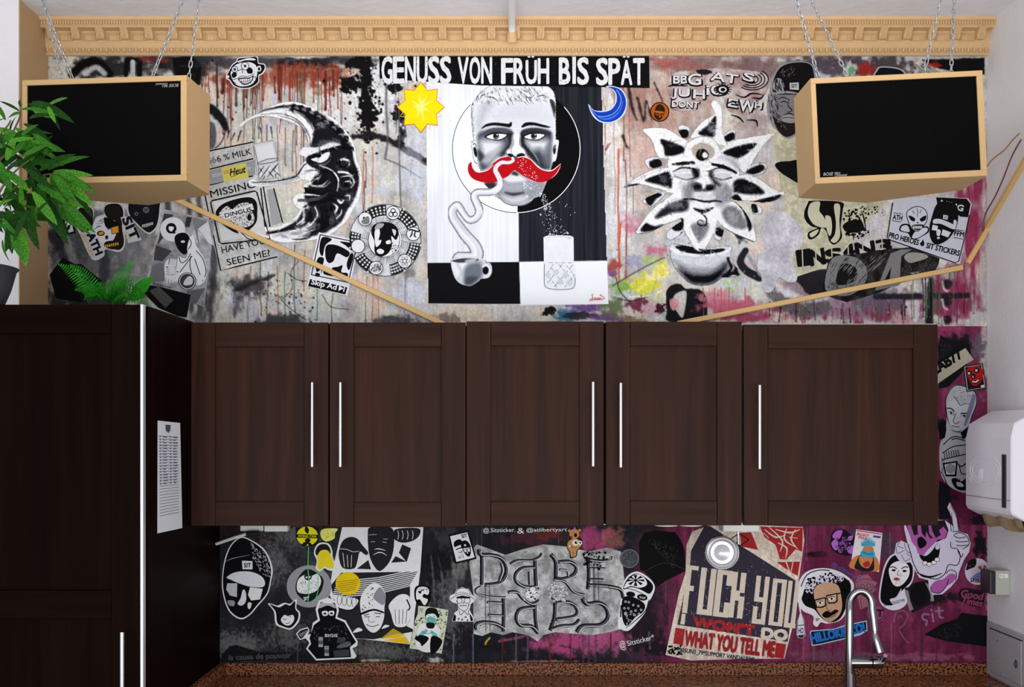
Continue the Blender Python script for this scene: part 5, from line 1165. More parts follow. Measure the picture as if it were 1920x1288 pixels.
m.f(G(40), [(240, 150), (340, 105), (480, 80), (600, 78), (720, 130), (850, 200), (930, 260), (1000, 350), (1055, 440), (1075, 560), (1110, 650), (1120, 740), (1090, 860), (1020, 980), (960, 1090), (860, 1160), (760, 1200), (640, 1210), (720, 1120), (640, 1080), (600, 1120), (480, 1170), (330, 1185), (210, 1190), (330, 1170), (460, 1140), (580, 1070), (640, 980), (690, 960), (640, 840), (720, 740), (780, 660), (690, 600), (660, 550), (700, 500), (850, 440), (700, 440), (720, 360), (700, 280), (640, 190), (520, 110), (400, 110)], 5, 1, keep=True)
for i, (cx, cy, rx, ry, g) in enumerate(((800, 260, 60, 40, 120), (860, 400, 110, 40, 92), (700, 500, 50, 20, 150), (1000, 420, 40, 60, 20), (950, 620, 40, 60, 70), (1060, 700, 40, 80, 22), (860, 880, 60, 60, 20), (740, 1000, 70, 60, 60), (900, 1060, 60, 60, 90), (620, 1190, 90, 30, 140), (780, 700, 60, 60, 18), (1040, 880, 40, 60, 70), (560, 100, 70, 14, 16), (800, 170, 100, 24, 18), (950, 290, 50, 50, 30), (700, 1130, 90, 40, 110), (480, 1200, 90, 26, 170), (820, 1090, 40, 60, 20))): m.cloud(G(g), cx, cy, rx, ry, .85, .5, .8, (5, 5), 300+i)
# inner rim of the upper horn
m.f(G(222), [(330, 130), (480, 110), (600, 140), (690, 220), (730, 290), (700, 360), (690, 420), (660, 320), (600, 240), (480, 190), (360, 170), (250, 165)], 5, .95, keep=True)
for pts in ([(270, 160), (420, 150), (560, 190), (640, 260), (690, 350), (700, 430)], [(420, 170), (560, 210), (640, 290), (680, 400)], [(480, 120), (600, 150), (690, 230), (720, 290)]): m.s(G(60), pts, (2, 8, 12, 5), 2.5, .85)
m.s(G(240), [(92, 250), (180, 185), (300, 130), (430, 70), (520, 55), (640, 75), (780, 140), (910, 210), (990, 290), (1060, 400), (1090, 520)], (26, 16, 14, 16, 18, 16, 14), 3.5, .95)
m.s(G(16), [(240, 152), (360, 105), (480, 85)], (4, 12, 10), 2, .95)
for i in range(26):
    t = i/25; x = 500+540*t; y = 95+330*t*t+25*math.sin(i*2.1); m.s(G(12 if i % 3 else 130), [(x, y), (x+22, y+4), (x+30, y+28)], (12, 22, 6), 3, .9)
# brow, eye
m.f(G(214), [(600, 500), (640, 440), (740, 450), (880, 400), (960, 420), (900, 440), (800, 470), (720, 510)], 6, .95, keep=True); m.s(G(90), [(700, 430), (800, 410), (900, 380)], (4, 14, 8), 4, .8); m.s(G(245), [(690, 512), (780, 480), (870, 450), (950, 440)], (6, 14, 10, 4), 3, .9)
m.f(G(14), [(690, 530), (740, 500), (880, 445), (980, 430), (880, 480), (860, 540), (800, 580), (730, 570)], 2.5, 1, keep=True); m.f(G(238), [(705, 545), (750, 530), (860, 480), (850, 540), (790, 575), (740, 565)], 2, 1, keep=True); m.e(G(8), 768, 510, 26, 24, 1.6); m.s(G(10), [(680, 520), (760, 490), (880, 450), (970, 450)], (6, 12, 14, 6), 2, .95); m.s(G(130), [(730, 590), (820, 590), (870, 550)], (4, 12, 4), 3, .9)
# nose: long bar to the glass
m.s(G(20), [(190, 742), (260, 745), (420, 730), (560, 700), (600, 665), (640, 600), (690, 570)], (5, 9, 12, 16, 14, 12, 6), 2.5, .95); m.s(G(150), [(210, 760), (340, 760), (520, 735), (620, 690), (700, 640)], (6, 14, 18, 24, 16), 6, .8); m.s(G(244), [(175, 760), (260, 775), (420, 768), (560, 745), (700, 710)], (14, 12, 10, 12, 16), 3, .95)
m.f(G(236), [(610, 690), (690, 660), (760, 640), (790, 680), (760, 720), (700, 720), (650, 720)], 6, .9, keep=True); m.s(G(60), [(650, 650), (720, 640), (770, 650), (780, 690), (740, 700)], (4, 12, 14, 8), 3, .85)
# moustache and beard waves
for pts, wd, g in (([(700, 740), (790, 670), (860, 640), (920, 700), (930, 800)], (6, 22, 30, 20, 10), 14), ([(780, 600), (880, 640), (940, 720), (930, 820)], (6, 12, 14, 6), 240), ([(650, 800), (720, 830), (840, 830), (900, 760)], (30, 34, 20, 6), 16), ([(640, 780), (690, 750), (720, 775), (800, 770), (850, 730)], (16, 18, 12, 8, 4), 236), ([(740, 780), (820, 780), (870, 740)], (4, 14, 4), 170), ([(560, 890), (600, 855), (680, 850), (780, 860)], (22, 20, 14, 5), 240), ([(600, 900), (680, 900), (780, 880), (850, 840)], (26, 34, 22, 8), 84), ([(580, 930), (640, 945), (680, 930)], (18, 18, 6), 244), ([(640, 960), (720, 920), (820, 910), (880, 860)], (14, 26, 22, 8), 12),
                   ([(640, 980), (640, 1060), (580, 1110)], (10, 20, 8), 232), ([(690, 970), (700, 1040), (640, 1110), (520, 1160)], (8, 20, 14, 5), 20), ([(740, 960), (760, 1030), (700, 1110), (600, 1160)], (8, 12, 12, 4), 240), ([(780, 940), (800, 1030), (750, 1110)], (6, 12, 6), 14), ([(820, 960), (850, 1040), (820, 1130), (760, 1160)], (10, 26, 30, 8), 12), ([(700, 1180), (690, 1220), (620, 1235), (540, 1235)], (6, 16, 18, 5), 60), ([(480, 1190), (560, 1210), (660, 1180), (740, 1150)], (5, 10, 8, 4), 236), ([(380, 1220), (440, 1200), (520, 1230)], (4, 14, 4), 150), ([(130, 1130), (240, 1185), (380, 1180), (520, 1130)], (8, 9, 12, 6), 12), ([(170, 1110), (300, 1150), (420, 1140), (540, 1080), (600, 1010)], (14, 16, 16, 14, 6), 240)): m.s(G(g), pts, wd, 2.6, .95)
# craters on the cheek
for pts, wd, g in (([(940, 560), (990, 545), (1035, 565), (1030, 600)], (10, 22, 16, 5), 242), ([(930, 590), (950, 560), (960, 610), (1010, 610)], (10, 22, 22, 6), 10), ([(940, 655), (1010, 660), (1060, 690)], (14, 20, 6), 238), ([(960, 700), (1040, 690), (1075, 740), (1050, 790)], (4, 12, 14, 5), 230), ([(950, 740), (960, 790), (1010, 800), (1040, 770)], (8, 16, 20, 8), 70), ([(1000, 740), (1040, 735), (1060, 770)], (6, 12, 4), 244), ([(1000, 860), (1035, 860), (1035, 900)], (6, 14, 5), 240), ([(930, 890), (960, 920), (985, 900)], (14, 22, 10), 236), ([(900, 930), (930, 960), (910, 1010)], (10, 20, 8), 240), ([(870, 980), (885, 960), (890, 990)], (14, 22, 8), 8), ([(920, 860), (945, 870), (905, 910)], (12, 20, 6), 6), ([(950, 810), (960, 820)], (14, 10), 10), ([(920, 1060), (960, 1020), (970, 980)], (8, 14, 4), 220), ([(880, 1130), (920, 1090), (900, 1030)], (6, 10, 6), 14), ([(800, 1160), (880, 1120), (940, 1060), (1000, 980)], (6, 12, 12, 5), 70)): m.s(G(g), pts, wd, 2.4, .95)
m.e(G(8), 1010, 770, 20, 20, 2); m.s(G(246), [(1090, 560), (1125, 640), (1138, 740), (1118, 880), (1060, 980), (1010, 1070), (930, 1150), (860, 1195)], (8, 12, 12, 16, 20, 14, 10, 8), 3, .95)
m.punch(1.2, .55); m.smear(900, 9, 2.0, 1); m.smear(500, 14, 2.4, 2, .6); m.grain(.06, 2, 2, 4); m.emit('moon_face', mn, MD)
g = Canvas(472, 262, 532, 342, 1.1, mo_, mk_)
g.f((205, 206, 208), [(205, 415), (380, 380), (440, 690), (455, 700), (260, 722), (245, 715)], 2, 1, 0)
g.f(G(224), [(225, 440), (370, 405), (400, 530), (245, 570)], 8, .8, 0, keep=True); g.s(G(60), [(212, 430), (245, 580), (256, 715)], 5, 2, .9); g.s(G(90), [(210, 412), (300, 395), (380, 384)], 5, 2, .8); g.s(G(240), [(390, 400), (420, 550), (450, 690)], 8, 2, .9); g.s(G(40), [(240, 580), (330, 545), (415, 540), (380, 570), (250, 590)], 6, 2, .9)
for a_, b_ in (((300, 600), (250, 680)), ((350, 600), (270, 710)), ((400, 600), (330, 700)), ((330, 640), (380, 700)), ((370, 630), (440, 690)), ((420, 580), (380, 640)), ((310, 690), (290, 715)), ((400, 660), (400, 700)), ((260, 620), (290, 660))): g.s(G(16), [a_, b_], (4, 9, 5), 1.5, .95)
for a_, b_ in (((290, 640), (260, 700)), ((360, 610), (310, 680)), ((420, 640), (390, 670))): g.s(G(244), [a_, b_], (4, 9, 4), 2, .95)
g.emit('drinking_glass', mn, MD+.0003)

# ---------------------------------------------------------------- flower
fo2, fk2 = (1150, 170), 3.39
fl = tag(empty('flower_painting', P(1320, 350, 0)), 'black and white painted sunflower face with a third eye growing from a cup', 'painting')
f = Canvas(1166, 182, 1476, 540, 1.15, fo2, fk2)
WH_ = (230, 231, 235)
petals = [([(490, 300), (560, 200), (640, 150), (620, 90), (640, 60), (680, 90), (695, 160), (690, 260), (720, 350), (640, 330), (560, 300)], 0),
          ([(185, 255), (220, 238), (330, 240), (420, 290), (480, 330), (450, 400), (400, 420), (300, 430), (265, 380), (240, 310)], 0),
          ([(690, 370), (780, 310), (900, 290), (1030, 270), (960, 340), (900, 430), (840, 520), (780, 480), (700, 430)], 0),
          ([(65, 615), (150, 550), (260, 500), (360, 490), (400, 560), (400, 640), (320, 640), (200, 600), (120, 605)], 0),
          ([(800, 540), (880, 540), (960, 580), (1020, 630), (1090, 645), (1050, 690), (960, 710), (850, 700), (760, 690), (740, 620)], 0),
          ([(400, 650), (330, 690), (240, 760), (180, 840), (145, 905), (230, 900), (330, 850), (440, 800), (470, 700)], 0),
          ([(650, 790), (700, 720), (760, 700), (830, 760), (880, 850), (905, 960), (800, 920), (700, 870)], 0),
          ([(450, 780), (660, 780), (650, 860), (600, 980), (550, 1020), (490, 960), (440, 860)], 0)]
f.f(WH_, [(350, 430), (480, 330), (560, 290), (640, 300), (700, 400), (800, 500), (780, 600), (740, 700), (680, 800), (560, 860), (440, 800), (390, 700), (370, 560)], 3)
for pts, _ in petals: f.f(WH_, pts, 2.5)
for pts in ([(410, 240), (430, 218), (490, 240), (480, 300), (440, 300)], [(700, 290), (740, 250), (775, 255), (770, 310), (720, 340)], [(200, 440), (280, 420), (320, 470), (250, 495), (220, 490)], [(880, 470), (975, 462), (960, 520), (900, 540), (840, 530)], [(180, 700), (280, 650), (330, 660), (240, 740), (210, 720)], [(880, 720), (940, 740), (940, 780), (890, 780)], [(340, 900), (440, 830), (440, 900), (360, 950)], [(640, 860), (700, 880), (680, 950), (640, 930)]): f.f((216, 217, 222), pts, 3)
# dark cores of petals
for pts, gg, so in (([(540, 270), (600, 220), (650, 160), (650, 230), (640, 290), (590, 290)], 30, 5), ([(300, 310), (380, 330), (445, 360), (440, 395), (340, 415), (320, 360)], 22, 5), ([(700, 390), (800, 350), (910, 335), (860, 390), (800, 425), (740, 415)], 14, 5), ([(200, 570), (280, 530), (355, 520), (370, 615), (300, 600)], 40, 6), ([(765, 640), (770, 575), (830, 560), (900, 590), (960, 650), (880, 660), (800, 650)], 26, 7), ([(265, 800), (340, 730), (460, 690), (470, 760), (360, 780), (300, 810)], 60, 8), ([(690, 770), (740, 730), (800, 760), (850, 860), (800, 880), (720, 840)], 130, 8), ([(480, 870), (560, 830), (610, 870), (545, 960)], 140, 8),
                ([(415, 255), (470, 250), (475, 290), (440, 300)], 12, 3), ([(705, 295), (760, 265), (770, 300), (730, 325)], 12, 3), ([(230, 450), (290, 435), (310, 475), (245, 490)], 10, 3), ([(860, 500), (940, 470), (960, 500), (900, 530), (850, 525)], 20, 4), ([(930, 540), (985, 545), (980, 565)], 10, 2), ([(205, 680), (240, 650), (310, 660), (270, 690), (240, 730), (215, 715)], 12, 3), ([(840, 720), (900, 720), (920, 770), (890, 775), (860, 750)], 10, 3), ([(370, 850), (440, 810), (440, 880), (390, 890)], 20, 4), ([(660, 870), (700, 890), (690, 930), (650, 910)], 30, 4), ([(430, 900), (470, 930), (520, 1000), (450, 990)], 24, 4), ([(75, 612), (150, 590), (260, 640), (340, 640), (250, 620), (150, 605)], 20, 4), ([(175, 895), (200, 840), (260, 860), (330, 850), (250, 890)], 30, 5), ([(820, 700), (900, 700), (1060, 660), (1040, 690), (960, 710)], 14, 3), ([(740, 690), (790, 660), (850, 760), (880, 860), (860, 890), (840, 800), (790, 720)], 14, 4), ([(700, 870), (800, 920), (905, 965), (820, 950), (720, 900)], 16, 3)):
    f.f(G(gg), pts, so, .95, 1, keep=True)
for i, (cx, cy, rx, ry, gg) in enumerate(((620, 240, 40, 40, 190), (380, 350, 40, 20, 120), (330, 560, 40, 30, 130), (860, 620, 60, 26, 110), (400, 730, 60, 30, 150), (760, 800, 40, 50, 180), (440, 600, 30, 60, 180), (720, 640, 40, 70, 150), (620, 700, 120, 60, 210), (550, 890, 30, 50, 120))): f.cloud(G(gg), cx, cy, rx, ry, .6, .6, .8, (5, 4), 400+i)
for pts, wd, gg in (([(230, 260), (280, 340), (330, 430)], (10, 18, 10), 244), ([(330, 245), (400, 290), (460, 330)], (8, 16, 8), 240), ([(720, 360), (820, 320), (1000, 285)], (8, 14, 6), 244), ([(830, 470), (900, 400), (980, 320)], (8, 16, 6), 238), ([(120, 590), (240, 540), (360, 500)], (6, 14, 8), 244), ([(200, 610), (300, 640), (395, 650)], (6, 14, 16), 236), ([(820, 550), (920, 590), (1040, 640)], (8, 18, 10), 244), ([(240, 840), (340, 810), (450, 790)], (8, 20, 14), 246), ([(180, 860), (260, 770), (370, 690)], (10, 20, 16), 244), ([(670, 810), (740, 880), (880, 940)], (12, 18, 10), 246), ([(860, 780), (890, 860), (900, 940)], (4, 12, 8), 240), ([(460, 800), (490, 900), (550, 1000)], (22, 26, 18), 246), ([(650, 830), (620, 920), (560, 1000)], (14, 24, 18), 246), ([(500, 290), (570, 210), (650, 150)], (10, 16, 8), 246), ([(660, 130), (685, 240), (700, 330)], (10, 20, 12), 240), ([(620, 95), (630, 65), (670, 70), (690, 120)], (6, 8, 12, 10), 216)): f.s(G(gg), pts, wd, 3.5, .95)
# face shading
f.f(G(96), [(450, 620), (500, 560), (520, 600), (500, 700), (450, 690)], 14, .6, keep=True); f.f(G(120), [(640, 560), (720, 600), (760, 650), (700, 740), (640, 700)], 16, .55, keep=True); f.f(G(120), [(600, 420), (760, 430), (800, 500), (700, 480)], 14, .5, keep=True)
# brow band, third eye
f.f(G(226), [(330, 470), (420, 440), (540, 440), (600, 440), (700, 430), (790, 510), (700, 490), (560, 500), (420, 490)], 8, .9, keep=True); f.e((236, 236, 240), 570, 375, 118, 84, 4); f.f((184, 176, 168), [(495, 380), (510, 350), (560, 328), (620, 350), (645, 390), (620, 430), (530, 430)], 3, 1, keep=True); f.e(G(10), 565, 408, 40, 38, 2); f.e((248, 248, 250), 582, 410, 19, 20, 2); f.s(G(60), [(450, 380), (480, 320), (560, 292), (640, 310), (690, 400)], 4, 2, .6)
f.s(G(8), [(375, 468), (440, 462), (510, 458)], (8, 22, 16), 2, 1); f.s(G(8), [(630, 468), (700, 485), (780, 520)], (14, 24, 12), 2, 1)
for sx_, ex in ((-1, 460), (1, 690)):
    f.f(G(202), [(ex-80, 520), (ex, 500), (ex+70, 515), (ex+50, 545), (ex, 560), (ex-60, 548)], 5, .95, keep=True); f.s(G(30), [(ex-82, 515), (ex-20, 490), (ex+50, 498), (ex+84, 520)], (4, 9, 12, 8), 2.5, .95); f.s(G(50), [(ex-70, 545), (ex, 566), (ex+60, 552)], (3, 6, 10), 3, .8); f.s(G(245), [(ex-60, 530), (ex, 518), (ex+50, 524)], 8, 3, .8)
f.f(G(22), [(500, 505), (545, 500), (550, 545), (520, 555)], 8, .9, keep=True); f.f(G(30), [(605, 530), (630, 510), (640, 560), (680, 600), (640, 590)], 9, .85, keep=True)
f.f(G(240), [(555, 500), (600, 510), (600, 570), (640, 600), (580, 620), (510, 600), (550, 560)], 8, .9, keep=True); f.f(G(70), [(500, 600), (530, 580), (580, 600), (640, 590), (650, 620), (610, 640), (520, 640)], 6, .85, keep=True); f.e(G(12), 535, 612, 20, 14, 4); f.e(G(14), 612, 616, 22, 16, 4); f.e(G(230), 575, 605, 10, 18, 4)
f.f(G(210), [(510, 670), (545, 650), (575, 660), (610, 652), (650, 680), (580, 690)], 4, .95, keep=True); f.s(G(14), [(450, 690), (510, 690), (580, 705), (650, 700), (685, 705)], (8, 10, 12, 10, 8), 2.5, .95); f.f(G(238), [(490, 710), (580, 720), (650, 712), (620, 745), (570, 752), (520, 740)], 4, .95, keep=True); f.f(G(12), [(510, 745), (570, 755), (640, 740), (600, 770), (560, 778), (530, 765)], 4, .95, keep=True)
f.s(G(20), [(560, 780), (590, 810), (590, 850), (555, 858), (535, 838), (555, 820), (572, 835)], (8, 9, 9, 6, 4), 2, .95)
# cup
f.f((205, 207, 213), [(360, 985), (400, 975), (560, 1000), (720, 985), (750, 1000), (745, 1050), (740, 1080), (800, 1140), (800, 1175), (740, 1185), (690, 1190), (640, 1225), (560, 1240), (480, 1220), (410, 1150), (370, 1080)], 2.5)
f.f(G(12), [(420, 1130), (500, 1165), (620, 1165), (720, 1100), (700, 1160), (640, 1215), (560, 1230), (480, 1210)], 16, .95, keep=True); f.f(G(110), [(385, 1080), (480, 1120), (620, 1130), (735, 1070), (700, 1120), (560, 1160), (430, 1130)], 16, .6, keep=True); f.f(G(12), [(395, 990), (480, 985), (560, 1010), (700, 1005), (680, 1025), (560, 1038), (450, 1025)], 3, 1, keep=True); f.s(G(244), [(362, 995), (420, 1030), (560, 1048), (700, 1030), (748, 1000)], (10, 14, 12, 12, 10), 3, .95); f.f(G(14), [(720, 1060), (770, 1080), (790, 1140), (800, 1175), (760, 1170), (720, 1190), (690, 1180), (740, 1130)], 4, .95, keep=True); f.s(G(220), [(745, 1085), (765, 1120), (750, 1150)], (4, 12, 4), 3, .9); f.f(G(240), [(470, 880), (520, 960), (550, 1015), (590, 1010), (540, 1022), (500, 980)], 4, .9, keep=True)
for pts in ([(60, 630), (90, 600), (180, 550), (330, 490)], [(780, 300), (860, 265), (960, 262)], [(480, 250), (540, 170), (600, 130)], [(150, 905), (230, 905), (330, 880)], [(400, 680), (330, 730), (310, 760)], [(940, 390), (900, 440), (870, 480)], [(690, 900), (780, 930), (860, 950)]): f.s((60, 66, 130), pts, 2.2, .8, .8)
f.punch(1.3, .78); f.smear(1300, 10, 2.2, 3); f.smear(500, 16, 2.6, 4, .6); f.grain(.06, 2, 2, 14); f.emit('flower_face', fl, .0024)
# ================================================================ stickers and paste-ups, upper wall
BK = (14, 14, 16); WT = (226, 227, 232); GY = (150, 151, 156)
def shade(a, col, pts, sm=1): a.p(col, pts, sm)
# --- carton drawing
A = Art('carton_drawing', 'grey milk carton drawing with missing notice and 666 percent milk lettering', 'painting', [(78, 797), (90, 778), (440, 700), (452, 700), (480, 905), (520, 1050), (600, 1050), (690, 1310), (545, 1345), (640, 1560), (215, 1672), (70, 1130), (80, 1040), (100, 910)], (196, 196, 196), .0016, (360, 90), 4, part='lettering'); A.mottle((176, 176, 174), (208, 208, 206), 20, 1.8, 7, 3)
for q_ in ([(78, 800), (92, 780), (460, 705)], [(80, 795), (108, 915), (85, 1045), (215, 1670), (330, 1640), (640, 1565)], [(108, 915), (300, 868), (460, 830)], [(85, 1040), (280, 990), (460, 960)], [(516, 1050), (548, 1340)], [(535, 1040), (585, 1340)], [(612, 1052), (680, 1310)]): A.l(BK, q_, 10, sm=0)
A.p((150, 150, 152), [(112, 925), (470, 840), (475, 950), (95, 1032)]); A.l((170, 170, 172), [(150, 960), (300, 925), (440, 900)], 26); A.p((160, 160, 162), [(560, 1060), (606, 1058), (672, 1310), (600, 1330)])
A.t((120, 120, 122), '66', 122, 870, 46, 64, -13, .03); A.t(BK, '6 % MILK', 192, 855, 48, 264, -13, .008)
A.t(BK, 'MISSING', 142, 1122, 56, 345, -13, .008); A.t(BK, 'HAVE YOU', 228, 1540, 52, 330, -13, .008); A.t(BK, 'SEEN ME?', 268, 1632, 52, 330, -13, .008)
A.l(BK, [(150, 1145), (470, 1072), (486, 1082), (585, 1430), (225, 1468), (205, 1455), (140, 1160)], 11, closed=True, sm=0)
A.p((206, 206, 206), [(160, 1155), (470, 1085), (560, 1400), (225, 1450)])
A.p(BK, [(178, 1230), (230, 1170), (340, 1130), (440, 1120), (485, 1160), (490, 1240), (480, 1310), (420, 1370), (340, 1390), (250, 1340), (200, 1290)], 1)
A.p((206, 206, 206), [(200, 1250), (260, 1185), (300, 1210), (350, 1170), (420, 1160), (440, 1200), (470, 1290), (420, 1340), (320, 1350), (240, 1310)], 1)
A.dots(BK, 700, [(180, 1240), (340, 1135), (485, 1160), (480, 1300), (340, 1380)], 2, 5, 3)
A.p((216, 216, 216), [(222, 1235), (450, 1165), (465, 1210), (245, 1290)]); A.t(BK, 'DINGUS', 250, 1272, 32, 205, -14, .03)
A.e(BK, 300, 1325, 24, 18); A.e(BK, 430, 1270, 16, 26); A.p(WT, [(330, 1340), (420, 1370), (520, 1395), (560, 1420), (420, 1430), (360, 1400)], 1); A.l(BK, [(360, 1375), (430, 1435), (520, 1445)], 7)
A.hatch((70, 70, 72), 110, [(200, 1200), (470, 1130), (470, 1300), (250, 1320)], 14, 3, 80, 10, 5); A.end()
A = Art('name_tag_sticker', 'small yellow sticker with black scrawl on the milk carton drawing', 'sticker', [(218, 900), (405, 862), (425, 970), (240, 1008)], (204, 196, 96), .0022, (360, 90), 4)
A.t((180, 60, 50), 'VIRUS', 238, 950, 32, 70, -10); A.t(BK, 'Heut', 285, 958, 54, 118, -12, .02, .3); A.l(BK, [(290, 970), (400, 920)], 4); A.end()
# --- cartoon head with moustache and crossed eyes
A = Art('cartoon_head_sticker', 'round black and white grinning cartoon head sticker with white moustache and crossed eyes', 'sticker', [(255, 212), (270, 175), (300, 125), (330, 100), (345, 75), (420, 66), (490, 62), (500, 110), (545, 120), (552, 160), (530, 195), (505, 210), (500, 260), (440, 300), (370, 306), (310, 285), (280, 245), (258, 232)], WT, .002, (360, 90), 4, 1)
A.p(BK, [(262, 212), (276, 178), (305, 130), (335, 106), (350, 80), (420, 72), (484, 68), (496, 116), (540, 126), (544, 156), (524, 188), (498, 205), (494, 256), (438, 294), (370, 299), (315, 280), (286, 240), (266, 226)], 1)
A.p(WT, [(290, 200), (300, 160), (330, 125), (400, 105), (460, 115), (488, 150), (488, 200), (470, 250), (430, 280), (370, 288), (320, 265)], 1); A.p(WT, [(345, 98), (420, 76), (470, 80), (470, 92), (400, 92), (350, 108)], 1); A.e(WT, 503, 155, 17, 22); A.e(BK, 503, 157, 9, 13); A.e(WT, 271, 215, 9, 10)
for x, y, r in ((320, 160, 20), (398, 135, 26)):
    A.e(BK, x, y, r+5, r+6); A.e(WT, x, y, r, r+1); A.l(BK, [(x-10, y-9), (x+10, y+9)], 8, sm=0); A.l(BK, [(x-9, y+10), (x+9, y-10)], 8, sm=0)
A.p(BK, [(296, 205), (310, 182), (330, 182), (335, 210), (310, 225)], 1); A.p(BK, [(410, 165), (435, 145), (455, 165), (450, 190), (420, 190)], 1)
A.p(WT, [(300, 235), (330, 215), (350, 190), (372, 178), (378, 192), (400, 190), (430, 196), (462, 190), (440, 212), (400, 214), (372, 208), (345, 222)], 1); A.l(BK, [(300, 238), (340, 228), (372, 210), (420, 214), (466, 192)], 4); A.l(BK, [(345, 170), (375, 160), (378, 190)], 5)
A.p(BK, [(345, 232), (380, 222), (430, 222), (462, 205), (450, 250), (410, 275), (375, 270)], 1); A.p(WT, [(355, 238), (385, 230), (432, 230), (452, 216), (444, 246), (410, 266), (380, 262)], 1)
for x in (372, 388, 404, 420, 436): A.l(BK, [(x-6, 228), (x+3, 266)], 3.5, sm=0)
A.l(BK, [(362, 250), (400, 252), (446, 236)], 3); A.l(BK, [(310, 250), (330, 270)], 4); A.l(BK, [(470, 210), (480, 235), (465, 255)], 5); A.end()
# --- bold portrait card with the caption "Skip Ad"
A = Art('skip_ad_sticker', 'white card sticker with blocky black portrait and Skip Ad caption', 'sticker', [(950, 462), (1262, 525), (1165, 938), (862, 868)], (228, 228, 234), .003, (360, 320), 4)
A.l(BK, [(962, 480), (1242, 538), (1172, 838), (896, 780)], 11, closed=True, sm=0)
for q_ in ([(975, 500), (1050, 515), (1000, 560), (980, 640), (955, 600)], [(1010, 560), (1090, 560), (1180, 610), (1160, 650), (1090, 620), (1060, 680), (1020, 690), (1000, 640)], [(1110, 530), (1225, 552), (1205, 600), (1150, 560)], [(950, 650), (990, 660), (970, 730), (935, 760), (930, 700)], [(1050, 730), (1095, 720), (1130, 710), (1120, 760), (1168, 770), (1155, 822), (1090, 800), (1060, 770)], [(1190, 620), (1212, 640), (1180, 745), (1160, 700)], [(1000, 745), (1050, 750), (1060, 790), (990, 775)], [(930, 765), (960, 775), (950, 795), (925, 790)]): A.p(BK, q_, 1)
for i in range(5): A.l(BK, [(975+i*16, 738+i*3), (970+i*16, 765+i*3)], 5, sm=0)
A.p((18, 18, 20), [(886, 812), (1165, 875), (1150, 928), (870, 866)]); A.t((236, 236, 240), 'Skip Ad', 893, 850, 40, 192, 13, .02); A.p((236, 236, 240), [(1104, 862), (1136, 884), (1097, 902)]); A.l((236, 236, 240), [(1145, 872), (1136, 908)], 8, sm=0); A.end()
# --- round pattern disc
A = Art('mandala_sticker', 'large round patterned disc sticker with face and pi sign', 'sticker', [(1448+276*math.cos(t), 522+276*math.sin(t)) for t in np.linspace(0, 6.283, 48, endpoint=False)], (224, 225, 230), .0022, (360, 320), 4)
A.ring(BK, 1448, 522, 271, 6)
for a0, a1 in ((-125, -88), (-62, -25), (165, 195), (55, 80), (115, 150), (5, 35)):
    A.p((22, 22, 24), [(1448+r_*math.cos(math.radians(t)), 522+r_*math.sin(math.radians(t))) for r_, ts in ((266, np.linspace(a0, a1, 10)), (185, np.linspace(a1, a0, 10))) for t in ts])
    for i in range(16):
        t = math.radians(a0+(a1-a0)*((i % 5)+.5)/5); r_ = 203+22*(i//5); x, y = 1448+r_*math.cos(t), 522+r_*math.sin(t)
        for b_ in (0, 60, 120): A.l((232, 232, 236), [(x-9*math.cos(math.radians(b_+t*57)), y-9*math.sin(math.radians(b_+t*57))), (x+9*math.cos(math.radians(b_+t*57)), y+9*math.sin(math.radians(b_+t*57)))], 3.4, sm=0)
for t_ in range(0, 360, 30):
    for r_ in (128, 142, 156, 170): A.l(BK, [(1448+r_*math.cos(math.radians(t_+u)), 522+(r_+8*math.sin(u/6))*math.sin(math.radians(t_+u))) for u in range(3, 26, 5)], 2.2)
for t_ in range(0, 360, 20): A.l(BK, [(1448+118*math.cos(math.radians(t_)), 522+118*math.sin(math.radians(t_))), (1448+180*math.cos(math.radians(t_+7)), 522+180*math.sin(math.radians(t_+7)))], 2.4, sm=0)
for x, y in ((1298, 362), (1508, 316), (1660, 474), (1595, 678), (1380, 730), (1245, 565)): A.e(BK, x, y, 53); A.e((228, 228, 232), x, y, 48)
A.l(BK, [(1626, 450), (1645, 442), (1690, 456), (1702, 452)], 11); A.l(BK, [(1652, 450), (1648, 478), (1634, 498)], (8, 11, 9)); A.l(BK, [(1676, 454), (1668, 486), (1682, 500)], (8, 11, 6))
for r_ in (0, 60, 120): A.l(BK, [(1595+38*math.cos(t)*math.cos(math.radians(r_))-13*math.sin(t)*math.sin(math.radians(r_)), 678+38*math.cos(t)*math.sin(math.radians(r_))+13*math.sin(t)*math.cos(math.radians(r_))) for t in np.linspace(0, 6.283, 18, endpoint=False)], 3, closed=True, sm=0)
for r_ in (-90, 30, 150): A.ring(BK, 1508+17*math.cos(math.radians(r_)), 318+17*math.sin(math.radians(r_)), 17, 6, n=16)
A.hatch(BK, 60, [(1340, 710), (1420, 700), (1420, 750), (1345, 760)], 40, 4, 110, 40, 6); A.e(BK, 1290, 355, 9); A.p((120, 120, 122), [(1270, 380), (1320, 340), (1330, 390), (1295, 402)], 1)
A.e((230, 230, 234), 1445, 520, 125, 130); A.ring(BK, 1440, 520, 118, 4, 128)
